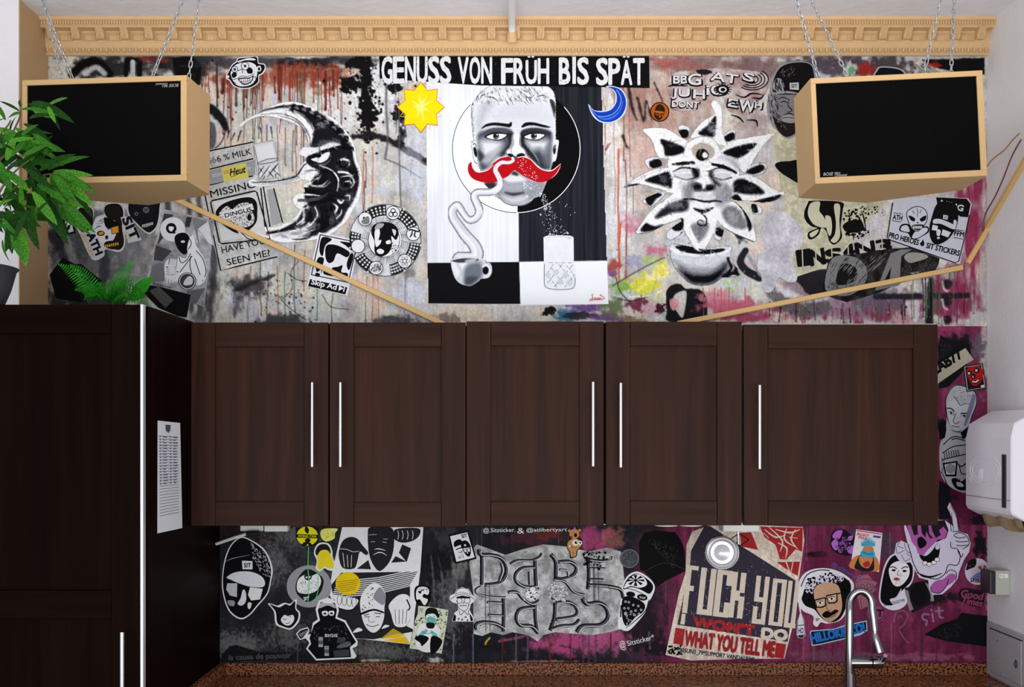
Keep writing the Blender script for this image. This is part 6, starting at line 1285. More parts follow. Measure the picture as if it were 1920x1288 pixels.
A.p(BK, [(1345, 470), (1360, 410), (1430, 385), (1510, 400), (1550, 460), (1530, 520), (1495, 490), (1500, 560), (1470, 620), (1410, 645), (1370, 610), (1368, 530)], 1); A.p((228, 228, 232), [(1370, 500), (1372, 450), (1400, 430), (1410, 470), (1400, 520), (1420, 520), (1410, 550), (1380, 570)], 1); A.p((228, 228, 232), [(1455, 530), (1485, 520), (1490, 545), (1460, 550)], 1); A.p((228, 228, 232), [(1385, 600), (1410, 585), (1440, 600), (1430, 622), (1400, 622)], 1); A.p((160, 160, 164), [(1370, 440), (1390, 400), (1440, 398), (1420, 430)], 1); A.p((206, 206, 210), [(1500, 440), (1530, 450), (1520, 490)], 1)
A.dots(BK, 60, [(1490, 540), (1560, 520), (1550, 600), (1490, 630)], 2, 5, 8); A.end()
# --- selfie poster with masked figure
A = Art('masked_selfie_poster', 'grey poster of a masked bust taking a selfie, below the left speaker', 'poster', [(1228, 288), (1612, 375), (1530, 1020), (1095, 860)], (176, 177, 182), .002, (0, 320), 4); A.mottle((120, 121, 126), (186, 187, 192), 24, 1.6, 8)
for c_, q_ in (((58, 58, 62), [(1230, 320), (1300, 330), (1240, 480), (1180, 560)]), ((66, 66, 70), [(1170, 560), (1290, 600), (1220, 680), (1152, 670)]), ((110, 110, 114), [(1190, 690), (1290, 700), (1230, 830), (1110, 840), (1140, 720)]), ((48, 48, 52), [(1400, 345), (1440, 350), (1420, 425), (1385, 420)]), ((206, 207, 212), [(1480, 420), (1560, 370), (1600, 560), (1560, 540)]), ((120, 120, 124), [(1440, 350), (1560, 380), (1480, 440), (1500, 600)]), ((96, 96, 100), [(1400, 900), (1540, 880), (1470, 1000), (1420, 990)])): A.p(c_, q_)
A.e((216, 217, 222), 1296, 440, 94, 92); A.e(BK, 1284, 432, 40); A.p(BK, [(1300, 460), (1325, 465), (1300, 475)]); A.p(WT, [(1266, 420), (1284, 418), (1304, 424), (1296, 446), (1284, 456), (1268, 444)], 1)
A.p((222, 223, 228), [(1235, 700), (1270, 660), (1330, 660), (1340, 640), (1400, 650), (1440, 480), (1470, 560), (1520, 640), (1548, 720), (1540, 820), (1480, 860), (1440, 800), (1360, 780), (1330, 830), (1290, 820), (1240, 790)], 1)
A.p(BK, [(1308, 510), (1330, 475), (1380, 465), (1415, 490), (1425, 550), (1400, 620), (1370, 625), (1330, 580)], 1); A.e((210, 210, 214), 1372, 532, 16, 9); A.p((222, 223, 228), [(1405, 570), (1425, 500), (1450, 490), (1462, 540), (1440, 600), (1410, 610)], 1)
for q_ in ([(1340, 645), (1360, 690), (1400, 670), (1430, 620)], [(1430, 640), (1425, 720), (1450, 800)], [(1470, 600), (1520, 660), (1545, 760), (1520, 830)], [(1245, 720), (1290, 745), (1340, 760)], [(1270, 665), (1265, 720)], [(1415, 500), (1435, 545), (1412, 590)], [(1350, 760), (1440, 640)], [(1460, 660), (1500, 780)]): A.l(BK, q_, 6)
A.p((206, 206, 212), [(1272, 662), (1330, 665), (1318, 740), (1262, 730)]); A.l(BK, [(1272, 662), (1330, 665), (1318, 740), (1262, 730)], 4, closed=True, sm=0)
for i in range(4): A.e((214, 214, 220), 1280+i*6, 715+i*18, 34, 10); A.l(BK, [(1246, 720+i*18), (1280, 728+i*18), (1315, 722+i*18)], 3)
for i, x in enumerate((1240, 1252, 1275, 1300, 1322, 1455, 1480, 1505, 1530)): A.l((222, 223, 228), [(x, 780), (x, 810+(i*37 % 40))], 9, sm=0)
A.e((60, 60, 64), 1405, 828, 68, 66); A.ring((200, 200, 204), 1405, 828, 58, 6); A.p((204, 204, 208), [(1375, 850), (1390, 815), (1420, 790), (1445, 810), (1440, 850), (1400, 860)], 1); A.t(BK, '#antistyle.family', 1145, 850, 18, 140, 14); A.end()
# --- skull face black, hero skull, little card, SIT letters
A = Art('black_skull_sticker', 'black skull face sticker with ring eyes under the left speaker', 'sticker', [(955, 245), (985, 215), (1190, 210), (1205, 280), (1190, 400), (1150, 460), (1100, 470), (1020, 400), (960, 330)], (196, 197, 202), .0024, (0, 320), 4, 1)
A.p((20, 20, 22), [(964, 250), (990, 222), (1182, 218), (1196, 280), (1180, 396), (1144, 450), (1102, 460), (1028, 396), (970, 326)], 1); A.ring((150, 150, 154), 1096, 294, 20, 4); A.ring((150, 150, 154), 1096, 294, 9, 3); A.ring((150, 150, 154), 1023, 324, 11, 3)
for i in range(7): A.l((204, 204, 208), [(1070+i*12, 404-i*3), (1072+i*12, 424-i*3)], 7, sm=0)
A.l((150, 150, 154), [(1062, 420), (1100, 422), (1150, 396)], 3); A.end()
A = Art('half_skull_sticker', 'half skull half bearded face sticker with orange eye and teeth, under the left speaker', 'sticker', [(690, 430), (720, 350), (790, 320), (800, 250), (900, 240), (935, 300), (930, 420), (940, 540), (900, 610), (790, 590), (780, 640), (690, 665), (600, 480), (560, 400), (570, 290), (640, 255), (700, 290), (700, 360)], (190, 190, 196), .0026, (0, 320), 4, 1)
A.p((26, 22, 20), [(570, 400), (578, 300), (640, 265), (695, 300), (690, 420), (640, 460), (600, 450)], 1); A.p((28, 22, 20), [(790, 330), (795, 260), (890, 250), (925, 310), (915, 420), (930, 540), (890, 595), (800, 560), (850, 520), (860, 420)], 1); A.p((206, 206, 210), [(700, 440), (720, 365), (780, 345), (830, 370), (870, 380), (880, 440), (850, 520), (800, 555), (740, 520)], 1)
A.p(BK, [(780, 350), (840, 370), (890, 390), (880, 420), (800, 430)], 1); A.e(BK, 756, 470, 30, 20); A.p((206, 140, 40), [(740, 465), (770, 458), (776, 474), (748, 482)], 1); A.p((206, 140, 40), [(832, 425), (888, 412), (892, 465), (840, 475)]); A.l(BK, [(805, 440), (832, 430)], 8, sm=0); A.l(BK, [(832, 425), (888, 412), (892, 465), (840, 475)], 6, closed=True, sm=0)
A.p((30, 24, 20), [(780, 555), (800, 530), (880, 520), (905, 500), (900, 560), (860, 590), (800, 580)], 1)
for i in range(7): A.l((214, 160, 50), [(792+i*15, 556-i*3), (795+i*15, 576-i*3)], 9, sm=0)
A.e(BK, 800, 500, 12, 16); A.hatch(BK, 40, [(705, 400), (780, 350), (790, 400), (720, 440)], 34, 4, -20, 12, 2)
A.t((200, 150, 60), 'LIBERTY CREW', 606, 470, 26, 200, 66, .01); A.t(BK, 'ATH', 650, 480, 60, 170, 66, .05); A.end()
A = Art('sit_letters_sticker', 'sticker with black letters S I T set sideways beside the half skull', 'sticker', [(905, 350), (975, 335), (1065, 520), (960, 545)], (186, 186, 192), .0028, (0, 320), 4)
A.t((22, 22, 24), 'SIT', 915, 365, 70, 175, 66, .05); A.t((206, 150, 60), 'SIT', 935, 470, 26, 60, 66, .01); A.end()
def duo(A, x, y, k, rot=0):
    """two heads with caps, as on the small square cards"""
    c_, s_ = math.cos(math.radians(rot)), math.sin(math.radians(rot)); T = lambda pts: [(x+k*(u*c_-v*s_), y+k*(u*s_+v*c_)) for u, v in pts]
    A.p(BK, T([(-40, -20), (-36, -48), (-10, -56), (5, -46), (8, -22)]), 1); A.p(WT, T([(-38, -18), (6, -22), (4, 8), (-8, 24), (-28, 22), (-38, 4)]), 1); A.l(BK, T([(-38, -4), (-16, -8), (4, -6)]), 6*k); A.l(BK, T([(-26, 12), (-14, 16), (-4, 10)]), 4*k); A.p(BK, T([(-4, -2), (0, -36), (24, -42), (40, -24), (42, 6)]), 1)
    A.p(BK, T([(0, 0), (40, 4), (38, 30), (24, 50), (10, 40), (2, 20)]), 1); A.p(WT, T([(4, 6), (18, 8), (17, 22), (6, 20)])); A.p(WT, T([(23, 8), (37, 9), (35, 24), (23, 22)])); A.p(WT, T([(2, -2), (38, 2), (38, 6), (2, 4)])); A.p(WT, T([(17, 22), (23, 22), (22, 32), (18, 32)])); A.p(WT, T([(12, -22), (22, -20), (21, -10), (12, -12)])); A.hatch(BK, 24, T([(-38, 26), (-4, 26), (-4, 46), (-36, 46)]), 10*k, 2.5*k, 90, 30, 3)
A = Art('duo_card_sticker', 'small black-framed card sticker of two capped heads beside the bamboo leaves', 'sticker', [(378, 290), (520, 268), (566, 465), (432, 500)], BK, .0022, (0, 320), 4)
A.p((196, 197, 202), [(390, 300), (512, 282), (552, 455), (440, 486)]); duo(A, 470, 385, 1.35, -10); A.t(BK, 'SIT', 472, 305, 26, 44, -8, .02); A.end()
A = Art('torn_halftone_poster', 'torn black halftone poster scraps above the tall cupboard behind the fern', 'poster', [(372, 780), (470, 650), (560, 700), (610, 700), (760, 820), (740, 980), (600, 985), (420, 960)], (16, 16, 18), .0016, (0, 320), 4)
A.dots((70, 70, 74), 260, [(540, 740), (700, 800), (740, 960), (600, 960)], 1.5, 4, 2); A.end()
A = Art('torn_halftone_poster', 'torn black poster scrap with grey patch left of the first wall cabinet', 'poster', [(1060, 900), (1130, 860), (1200, 870), (1430, 930), (1400, 1100), (1330, 1090), (1190, 1030)], (14, 14, 16), .0026, (0, 320), 4)
A.p((74, 74, 72), [(1120, 900), (1190, 868), (1300, 970), (1240, 1030)]); A.dots((100, 100, 98), 120, [(1120, 900), (1190, 868), (1300, 970), (1240, 1030)], 1.5, 4, 5); A.end()

# --- graffiti lettering paste-up
A = Art('graffiti_lettering', 'black and white graffiti lettering paste-up above the flower painting', 'poster', [(600, 275), (640, 200), (720, 170), (850, 175), (960, 150), (1180, 165), (1330, 190), (1370, 260), (1340, 350), (1290, 400), (1280, 490), (1180, 500), (1060, 470), (1020, 360), (930, 360), (860, 400), (840, 460), (650, 470), (620, 380)], (166, 144, 138), .0016, (1100, 90), 4, 1); A.mottle((150, 122, 116), (196, 184, 184), 16, 1.6, 4)
for tx, x, y, h__, w__, r_ in (('BB', 650, 265, 62, 105, 0), ('G', 762, 275, 86, 95, 0), ('AT', 930, 240, 70, 200, 8), ('S', 1170, 235, 60, 80, 15), ('JU', 640, 360, 62, 130, 2), ('H', 800, 375, 70, 85, 3), ('iO', 900, 350, 80, 150, 0), ('DONT', 640, 440, 48, 200, 3), ('E', 1060, 435, 60, 70, 10), ('W', 1140, 470, 90, 120, 6), ('H', 1260, 450, 50, 50, 8)):
    A.t(BK, tx, x-7, y+6, h__+4, w__+14, r_, .07); A.t((214, 212, 216), tx, x, y, h__, w__, r_, .02)
for r_ in (40, 62, 84, 106): A.l(BK, [(1240+r_*1.15*math.cos(t), 235+r_*.75*math.sin(t)) for t in np.linspace(-.9, 2.3, 12)], 8)
A.e(BK, 1020, 310, 50, 36); A.e((214, 212, 216), 1020, 312, 30, 22); A.e(BK, 1022, 312, 18, 14)
for t_ in range(0, 360, 24): A.l(BK, [(1020+44*math.cos(math.radians(t_)), 310+32*math.sin(math.radians(t_))), (1020+68*math.cos(math.radians(t_)), 310+50*math.sin(math.radians(t_)))], 6, sm=0)
for q_ in ([(1050, 420), (1100, 400), (1130, 430)], [(1080, 500), (1140, 520), (1180, 560)], [(1200, 540), (1270, 545), (1280, 590)], [(1120, 350), (1180, 370), (1240, 340), (1320, 350)], [(860, 200), (890, 170), (940, 190)], [(610, 290), (650, 280), (760, 285)], [(1240, 370), (1300, 380), (1330, 350)]): A.l(BK, q_, (5, 14, 6))
A.p((30, 28, 30), [(820, 170), (880, 160), (940, 175), (900, 200), (850, 195)], 1); A.end()
A = Art('round_head_sticker', 'small round dark orange sticker with a bespectacled bearded head', 'sticker', [(548+72*math.cos(t), 479+74*math.sin(t)) for t in np.linspace(0, 6.283, 30, endpoint=False)], (30, 22, 18), .002, (1100, 90), 4)
A.e((176, 84, 24), 548, 479, 64, 66); A.p((40, 26, 16), [(505, 500), (520, 440), (550, 420), (585, 450), (580, 500), (550, 540), (520, 530)], 1); A.p((176, 84, 24), [(515, 470), (575, 478), (572, 490), (515, 484)], 1); A.ring((190, 96, 30), 530, 490, 12, 4, n=14); A.ring((190, 96, 30), 560, 494, 12, 4, n=14); A.p((176, 84, 24), [(540, 505), (555, 510), (548, 525)], 1); A.e((176, 84, 24), 578, 515, 12, 7); A.end()
def beanie_old(A):
    pass
A = Art('bearded_beanie_sticker', 'grey and black sticker of a bearded man in a beanie beside the tilted speaker', 'sticker', [(1350, 450), (1370, 330), (1385, 260), (1430, 150), (1500, 110), (1620, 100), (1690, 125), (1715, 190), (1720, 260), (1700, 330), (1640, 420), (1620, 600), (1560, 660), (1500, 680), (1440, 630), (1380, 560)], (142, 140, 144), .002, (1100, 90), 4, 1)
A.p((18, 15, 15), [(1400, 250), (1440, 160), (1510, 118), (1620, 108), (1684, 130), (1705, 200), (1700, 270), (1640, 350), (1560, 330), (1470, 320), (1400, 330)], 1); A.p((150, 148, 152), [(1395, 300), (1420, 230), (1470, 240), (1480, 310), (1440, 330)], 1); A.hatch(BK, 60, [(1390, 320), (1420, 220), (1500, 240), (1500, 320)], 50, 7, 80, 20, 3); A.hatch((110, 108, 112), 40, [(1450, 180), (1560, 120), (1560, 200), (1470, 230)], 40, 5, -50, 25, 4)
A.p((190, 188, 190), [(1522, 262), (1590, 258), (1592, 315), (1524, 310)]); A.t(BK, 'SIT', 1535, 298, 28, 44, 0, .02); A.p((120, 118, 122), [(1420, 350), (1560, 340), (1600, 360), (1580, 480), (1540, 540), (1460, 520), (1420, 440)], 1)
for q_ in ([(1430, 390), (1470, 370), (1520, 390)], [(1450, 410), (1480, 400), (1510, 412)], [(1520, 380), (1510, 430), (1540, 470), (1500, 480)], [(1430, 350), (1500, 345), (1590, 350)], [(1440, 430), (1470, 440)], [(1550, 400), (1590, 385)], [(1480, 500), (1520, 490), (1560, 505)]): A.l(BK, q_, (3, 9, 4))
A.p((150, 146, 148), [(1470, 515), (1520, 500), (1560, 520), (1540, 545), (1490, 540)], 1); A.l(BK, [(1470, 525), (1520, 520), (1560, 528)], 5)
A.p((34, 26, 22), [(1400, 520), (1440, 540), (1500, 560), (1560, 560), (1590, 520), (1600, 600), (1550, 650), (1490, 665), (1430, 610)], 1); A.hatch(BK, 160, [(1360, 350), (1430, 340), (1440, 480), (1500, 640), (1380, 540)], 50, 6, 75, 25, 5); A.hatch((120, 116, 118), 60, [(1370, 400), (1420, 400), (1500, 620), (1400, 540)], 46, 5, 65, 25, 6); A.end()
# --- blank cut-out figure sticker (print left out)
A = Art('cutout_figure_sticker', 'plain pale grey cut-out sticker between the flower cup and the stencil poster', 'sticker', [(1320, 420), (1345, 350), (1400, 310), (1470, 304), (1530, 340), (1590, 400), (1630, 480), (1610, 570), (1560, 610), (1550, 700), (1580, 790), (1560, 835), (1500, 830), (1440, 800), (1400, 890), (1360, 915), (1320, 890), (1310, 790), (1280, 730), (1290, 640), (1340, 570), (1310, 480)], (190, 188, 197), .003, (1100, 320), 4, 1); A.mottle((176, 174, 184), (206, 204, 212), 26, 1.8, 3); A.end()
# --- stencil poster
A = Art('stencil_poster', 'cream stencil poster with animal legs and spray lettering under the tilted speaker', 'poster', [(1350, 560), (1400, 600), (1500, 660), (1640, 640), (2260, 640), (2300, 1090), (1990, 1440), (1800, 1640), (1560, 1720), (1480, 1250), (1420, 800)], (196, 192, 166), .0012, (1100, 90), 4); A.mottle((178, 174, 148), (204, 200, 174), 10, 1.8, 5)
A.p(BK, [(1412, 880), (1440, 855), (1520, 848), (1600, 850), (1640, 1000), (1590, 1015), (1510, 970), (1450, 930)], 1)
A.part('animal_legs'); A.org = (1440, 320)
A.p(BK, [(270, 320), (300, 240), (330, 225), (550, 235), (560, 300), (545, 420), (555, 500), (500, 555), (460, 530), (440, 460), (410, 430), (395, 440), (380, 480), (330, 515), (300, 505), (305, 460), (370, 430), (330, 420), (285, 380)], 1)
A.p((200, 196, 170), [(300, 330), (310, 260), (340, 235), (390, 235), (385, 300), (420, 350), (440, 420), (400, 425), (340, 400)], 1); A.p((200, 196, 170), [(495, 260), (540, 260), (535, 380), (540, 490), (505, 540), (470, 525), (500, 480), (510, 390)], 1); A.p((200, 196, 170), [(430, 340), (470, 350), (480, 430), (465, 490), (440, 440)], 1); A.p((200, 196, 170), [(315, 470), (380, 440), (360, 480), (325, 500)], 1); A.hatch(BK, 40, [(420, 250), (490, 250), (480, 330), (430, 330)], 34, 5, 70, 30, 4)
A.part('spatter'); A.p(BK, [(560, 420), (600, 380), (690, 370), (720, 420), (700, 455), (600, 465)], 1); A.dots(BK, 150, [(560, 300), (740, 280), (760, 480), (660, 520), (580, 480)], 3, 11, 7); A.dots(BK, 40, [(680, 265), (880, 270), (860, 320), (740, 330)], 2, 9, 8)
for q_ in ([(600, 300), (620, 340), (640, 300), (670, 350)], [(700, 300), (720, 360), (735, 450)], [(600, 490), (640, 480), (640, 520)], [(680, 470), (720, 480), (700, 500)]): A.l(BK, q_, (4, 12, 4))
A.part('lettering')
for tx, x, y, w__ in (('1', 228, 715, 95), ('N', 325, 710, 105), ('S', 440, 690, 120), ('4', 575, 655, 80), ('N', 665, 640, 140), ('3', 820, 620, 110)): A.t(BK, tx, x, y, 120 if tx in '1N' and x < 400 else 100, w__, -8, .05); A.l((196, 192, 166), [(x+w__*.3, y-130), (x+w__*.36, y+10)], 8, sm=0)
A.end()
# --- DA halftone letters
A = Art('halftone_letter_poster', 'dark halftone poster with big grey letters D and A above the cable duct', 'poster', [(385, 915), (430, 780), (455, 665), (500, 640), (700, 620), (880, 590), (1060, 575), (1200, 600), (1290, 640), (1280, 700), (1240, 780), (1000, 840), (820, 920), (590, 985), (500, 960)], (30, 29, 31), .0024, (1440, 320), 4); A.mottle((18, 17, 19), (52, 50, 50), 12, 1.6, 6)
G_ = (122, 121, 122)
A.p(G_, [(480, 660), (640, 645), (720, 700), (745, 780), (700, 880), (580, 940), (430, 890)], 1); A.p((22, 22, 24), [(545, 710), (610, 700), (665, 740), (660, 810), (600, 850), (510, 845)], 1); A.p(G_, [(800, 900), (850, 800), (920, 620), (1000, 590), (1080, 590), (1000, 640), (985, 860)]); A.p((24, 24, 26), [(860, 850), (925, 720), (910, 840)]); A.p((150, 147, 140), [(1020, 650), (1060, 615), (1160, 620), (1200, 650), (1120, 680), (1060, 690)], 1)
A.hatch((150, 149, 148), 90, [(540, 700), (900, 620), (860, 760), (560, 850)], 70, 4, -52, 10, 2); A.hatch((20, 20, 22), 90, [(460, 660), (760, 640), (740, 880), (440, 880)], 60, 4, -52, 10, 8); A.dots((96, 95, 94), 420, [(980, 720), (1230, 650), (1220, 760), (840, 900)], 1.5, 4, 3); A.dots(BK, 260, [(440, 880), (600, 930), (700, 880), (500, 820)], 2, 5, 4); A.hatch((200, 200, 202), 5, [(1080, 755), (1130, 755), (1130, 775), (1080, 775)], 50, 5, -5, 4, 1); A.end()
# --- warning style sticker
A = Art('two_heads_sticker', 'white sign-like sticker with a skull head and a beanie head, stuck under the tilted speaker', 'sticker', [(945, 225), (1010, 195), (1500, 205), (1528, 250), (1500, 400), (1440, 700), (1380, 690), (890, 510), (905, 420)], (196, 198, 210), .0030, (1440, 320), 4)
A.l(BK, [(935, 240), (895, 500), (905, 515), (1400, 690), (1430, 680), (1480, 480), (1510, 330)], 8, sm=0)
A.p(BK, [(1260, 200), (1490, 210), (1520, 250), (1500, 350), (1440, 345), (1380, 280), (1270, 250)], 0); A.t((200, 202, 212), 'NING', 1290, 262, 46, 175, 14, .03)
A.t(BK, 'ATH', 935, 365, 40, 70, 8, .03); A.l(BK, [(940, 315), (1010, 325)], 5, sm=0); A.l(BK, [(930, 375), (1000, 385)], 5, sm=0); A.t(BK, 'FFM', 1395, 485, 40, 72, 10, .03); A.l(BK, [(1400, 440), (1470, 452)], 5, sm=0); A.l(BK, [(1390, 500), (1462, 514)], 5, sm=0)
A.t(BK, 'PRO HEROES', 905, 500, 42, 228, 15, .03); A.p(BK, [(1150, 565), (1140, 545), (1155, 530), (1160, 515), (1172, 540), (1168, 562)], 1); A.t(BK, 'SIT STICKERS', 1185, 578, 42, 255, 14, .03)
A.p(BK, [(985, 450), (1000, 405), (1050, 400), (1100, 440), (1160, 420), (1200, 420), (1205, 460), (1160, 490), (1110, 515), (1070, 505), (1050, 470)], 1); A.p((200, 202, 212), [(996, 445), (1008, 415), (1046, 412), (1062, 450), (1048, 460)], 1); A.p((200, 202, 212), [(1080, 500), (1110, 450), (1160, 430), (1194, 430), (1190, 460), (1120, 505)], 1); A.p((200, 202, 212), [(1040, 320), (1070, 285), (1120, 268), (1170, 285), (1195, 330), (1185, 390), (1150, 430), (1120, 455), (1085, 440), (1055, 390)], 1); A.l(BK, [(1040, 320), (1070, 285), (1120, 268), (1170, 285), (1195, 330), (1185, 390), (1150, 430), (1120, 455), (1085, 440), (1055, 390)], 6, closed=True)
A.p(BK, [(1055, 335), (1100, 355), (1098, 380), (1070, 370)], 1); A.p(BK, [(1140, 360), (1185, 335), (1180, 370), (1150, 382)], 1); A.p(BK, [(1115, 385), (1130, 385), (1124, 400)]); A.p(BK, [(1080, 410), (1165, 405), (1150, 440), (1100, 445)], 1)
for i in range(6): A.l((214, 216, 224), [(1090+i*12, 414), (1092+i*12, 436)], 8, sm=0)
for q_ in ([(1115, 275), (1122, 310), (1118, 345)], [(1080, 300), (1100, 320)], [(1150, 290), (1140, 320)]): A.l(BK, q_, 4)
A.p(BK, [(1225, 360), (1260, 260), (1310, 230), (1390, 245), (1425, 290), (1420, 400), (1380, 480), (1330, 530), (1260, 555), (1220, 510), (1210, 430)], 1); A.p((200, 202, 212), [(1245, 365), (1300, 365), (1400, 410), (1390, 440), (1300, 400), (1240, 395)], 1); A.p((210, 212, 220), [(1235, 405), (1275, 415), (1268, 450), (1228, 445)]); A.p((210, 212, 220), [(1310, 440), (1372, 462), (1350, 500), (1300, 482)]); A.p((210, 212, 220), [(1268, 440), (1295, 450), (1285, 490), (1265, 480)], 1); A.p((200, 202, 212), [(1315, 330), (1352, 338), (1346, 368), (1312, 360)]); A.t(BK, 'SIT', 1320, 355, 16, 26, 12, .02); A.p((200, 202, 212), [(1395, 370), (1415, 380), (1408, 420), (1390, 420)], 1); A.e((200, 202, 212), 1278, 505, 12, 8); A.end()
# --- things half hidden behind the tilted speaker
A = Art('dark_head_sticker', 'top of a dark outlined head sticker showing above the tilted speaker', 'sticker', [(800, 600), (815, 520), (850, 498), (950, 505), (1010, 525), (1040, 570), (1040, 640)], (176, 176, 180), .002, (1440, 0), 4, 1); A.p((18, 18, 20), [(808, 600), (824, 526), (856, 506), (948, 513), (1004, 532), (1032, 575), (1030, 640)], 1); A.end()
A = Art('ticket_scrap', 'grey printed paper scrap peeking out above the tilted speaker', 'poster', [(1150, 472), (1310, 545), (1290, 600), (1100, 590)], (150, 152, 150), .0022, (1440, 0), 4); A.ring(BK, 1168, 495, 14, 5, n=16); A.l(BK, [(1195, 500), (1225, 515)], 6, sm=0)
for i in range(4): A.l((60, 60, 62), [(1140-i*4, 520+i*10), (1260, 560+i*10)], 3, sm=0)
A.end()
# --- strip right of the last wall cabinet
sk_ = (1700, 620); sk2 = 3.22
A = Art('torn_black_scrap', 'torn black mesh-print scrap at the end of the wall cabinet row', 'poster', [(195, 90), (205, 25), (240, 50), (300, 65), (350, 55), (380, 90), (390, 150), (330, 260), (300, 290), (250, 340), (195, 350)], (20, 19, 21), .0014, sk_, sk2); A.hatch((52, 50, 54), 160, [(200, 60), (290, 70), (260, 150), (200, 170)], 12, 2.5, 45, 3, 1); A.end()
A = Art('number_strip_poster', 'beige slanted strip with bold black characters ending in 77', 'poster', [(185, 205), (355, 105), (405, 175), (360, 200), (185, 322)], (170, 164, 146), .002, sk_, sk2); A.t(BK, 'CAB77', 160, 275, 62, 215, -33, .05); A.end()
A = Art('red_skull_card', 'black card sticker with a red cross-eyed clown skull', 'sticker', [(340, 212), (460, 196), (482, 350), (362, 370)], (26, 26, 28), .0026, sk_, sk2); A.l((200, 200, 204), [(350, 220), (453, 205), (473, 343), (368, 360)], 4, closed=True, sm=0); A.p((170, 26, 24), [(362, 235), (400, 215), (450, 220), (462, 270), (440, 320), (400, 330), (370, 280)], 1)
A.e(BK, 378, 255, 16, 14); A.e(BK, 422, 240, 18, 16)
for x, y in ((376, 257), (421, 240)): A.l(WT, [(x-7, y-6), (x+7, y+6)], 4.5, sm=0); A.l(WT, [(x-6, y+7), (x+6, y-7)], 4.5, sm=0)
A.e(BK, 402, 275, 14, 16); A.l(WT, [(398, 272), (402, 284)], 5, sm=0); A.p(BK, [(390, 300), (420, 305), (440, 285), (436, 310), (410, 322)], 1); A.l(WT, [(396, 306), (418, 310), (434, 296)], 7); A.p(WT, [(448, 330), (466, 327), (468, 340), (450, 343)]); A.end()
A = Art('frowning_portrait_sticker', 'grey portrait sticker of a frowning short-haired man beside the dispenser', 'sticker', [(235, 420), (250, 370), (290, 328), (350, 335), (400, 360), (425, 400), (415, 470), (390, 520), (375, 580), (350, 625), (330, 680), (230, 690), (225, 640), (240, 560), (240, 480)], (176, 176, 184), .0022, sk_, sk2, 1)
A.p(BK, [(196, 560), (235, 545), (240, 600), (230, 650), (196, 655)]); A.l((30, 50, 44), [(236, 480), (240, 400), (290, 332), (360, 340), (415, 375), (422, 440), (395, 515), (370, 590), (330, 612), (290, 600), (250, 540), (236, 460)], 6); A.p((190, 190, 198), [(250, 440), (300, 410), (330, 450), (400, 420), (395, 500), (360, 580), (310, 608), (270, 580), (248, 520)], 1); A.hatch((60, 60, 66), 90, [(255, 380), (300, 340), (370, 350), (400, 400), (330, 440), (290, 400)], 14, 3, 30, 50, 4); A.l(BK, [(285, 395), (310, 430), (325, 450), (355, 440), (395, 445)], 4)
for q_, w__ in (([(243, 468), (268, 470), (288, 488)], 7), ([(325, 500), (360, 498), (388, 488)], 7), ([(250, 492), (270, 488), (288, 505), (265, 506)], 3), ([(328, 518), (345, 508), (368, 514), (350, 524)], 3), ([(298, 500), (282, 545), (300, 562), (318, 548)], 4), ([(272, 572), (295, 580), (318, 580)], 4), ([(270, 600), (300, 612), (330, 600)], 3)): A.l(BK, q_, w__)
A.e(BK, 268, 497, 7, 6); A.e(BK, 348, 515, 7, 6); A.p((120, 118, 150), [(370, 470), (400, 380), (420, 390), (400, 470), (360, 570), (345, 575)], 0); A.p(BK, [(325, 615), (370, 580), (360, 640), (340, 660)]); A.end()
A = Art('spiral_glasses_sticker', 'sticker of a goateed man with beanie and spiral glasses beside the dispenser', 'sticker', [(200, 690), (240, 640), (300, 625), (365, 640), (372, 760), (365, 960), (310, 968), (250, 930), (205, 860)], (176, 175, 184), .0026, sk_, sk2, 1)
for i in range(7): A.l(BK, [(225+i*14, 730-i*2), (232+i*14, 775-i*3)], 5, sm=0)
for q_ in ([(215, 740), (280, 700), (360, 690)], [(215, 780), (290, 760), (360, 745)], [(220, 690), (280, 640), (350, 650)], [(270, 660), (300, 650), (350, 665)]): A.l(BK, q_, 6)
A.p(BK, [(216, 800), (308, 785), (300, 880), (235, 880)]); A.p((190, 189, 198), [(228, 808), (298, 796), (290, 868), (240, 868)])
for r_ in (6, 15, 24): A.ring(BK, 264, 833, r_, 4, n=18)
A.l(BK, [(305, 800), (330, 820), (360, 800)], 7); A.l(BK, [(318, 812), (330, 860), (362, 866)], 6); A.l(BK, [(320, 890), (325, 930), (350, 930)], 4); A.p(BK, [(270, 900), (300, 890), (330, 910), (362, 890), (362, 960), (300, 955)], 1); A.p((180, 179, 188), [(300, 915), (330, 918), (345, 940), (310, 940)], 1); A.l(BK, [(205, 850), (220, 870), (245, 930)], 5); A.hatch(BK, 40, [(205, 760), (225, 770), (230, 860), (208, 840)], 14, 4, 60, 30, 2); A.end()
A = Art('dark_figure_scrap', 'black scrap at the lower corner of the last wall cabinet', 'poster', [(196, 905), (240, 930), (270, 1010), (265, 1130), (196, 1145)], (22, 20, 22), .0014, sk_, sk2); A.end()
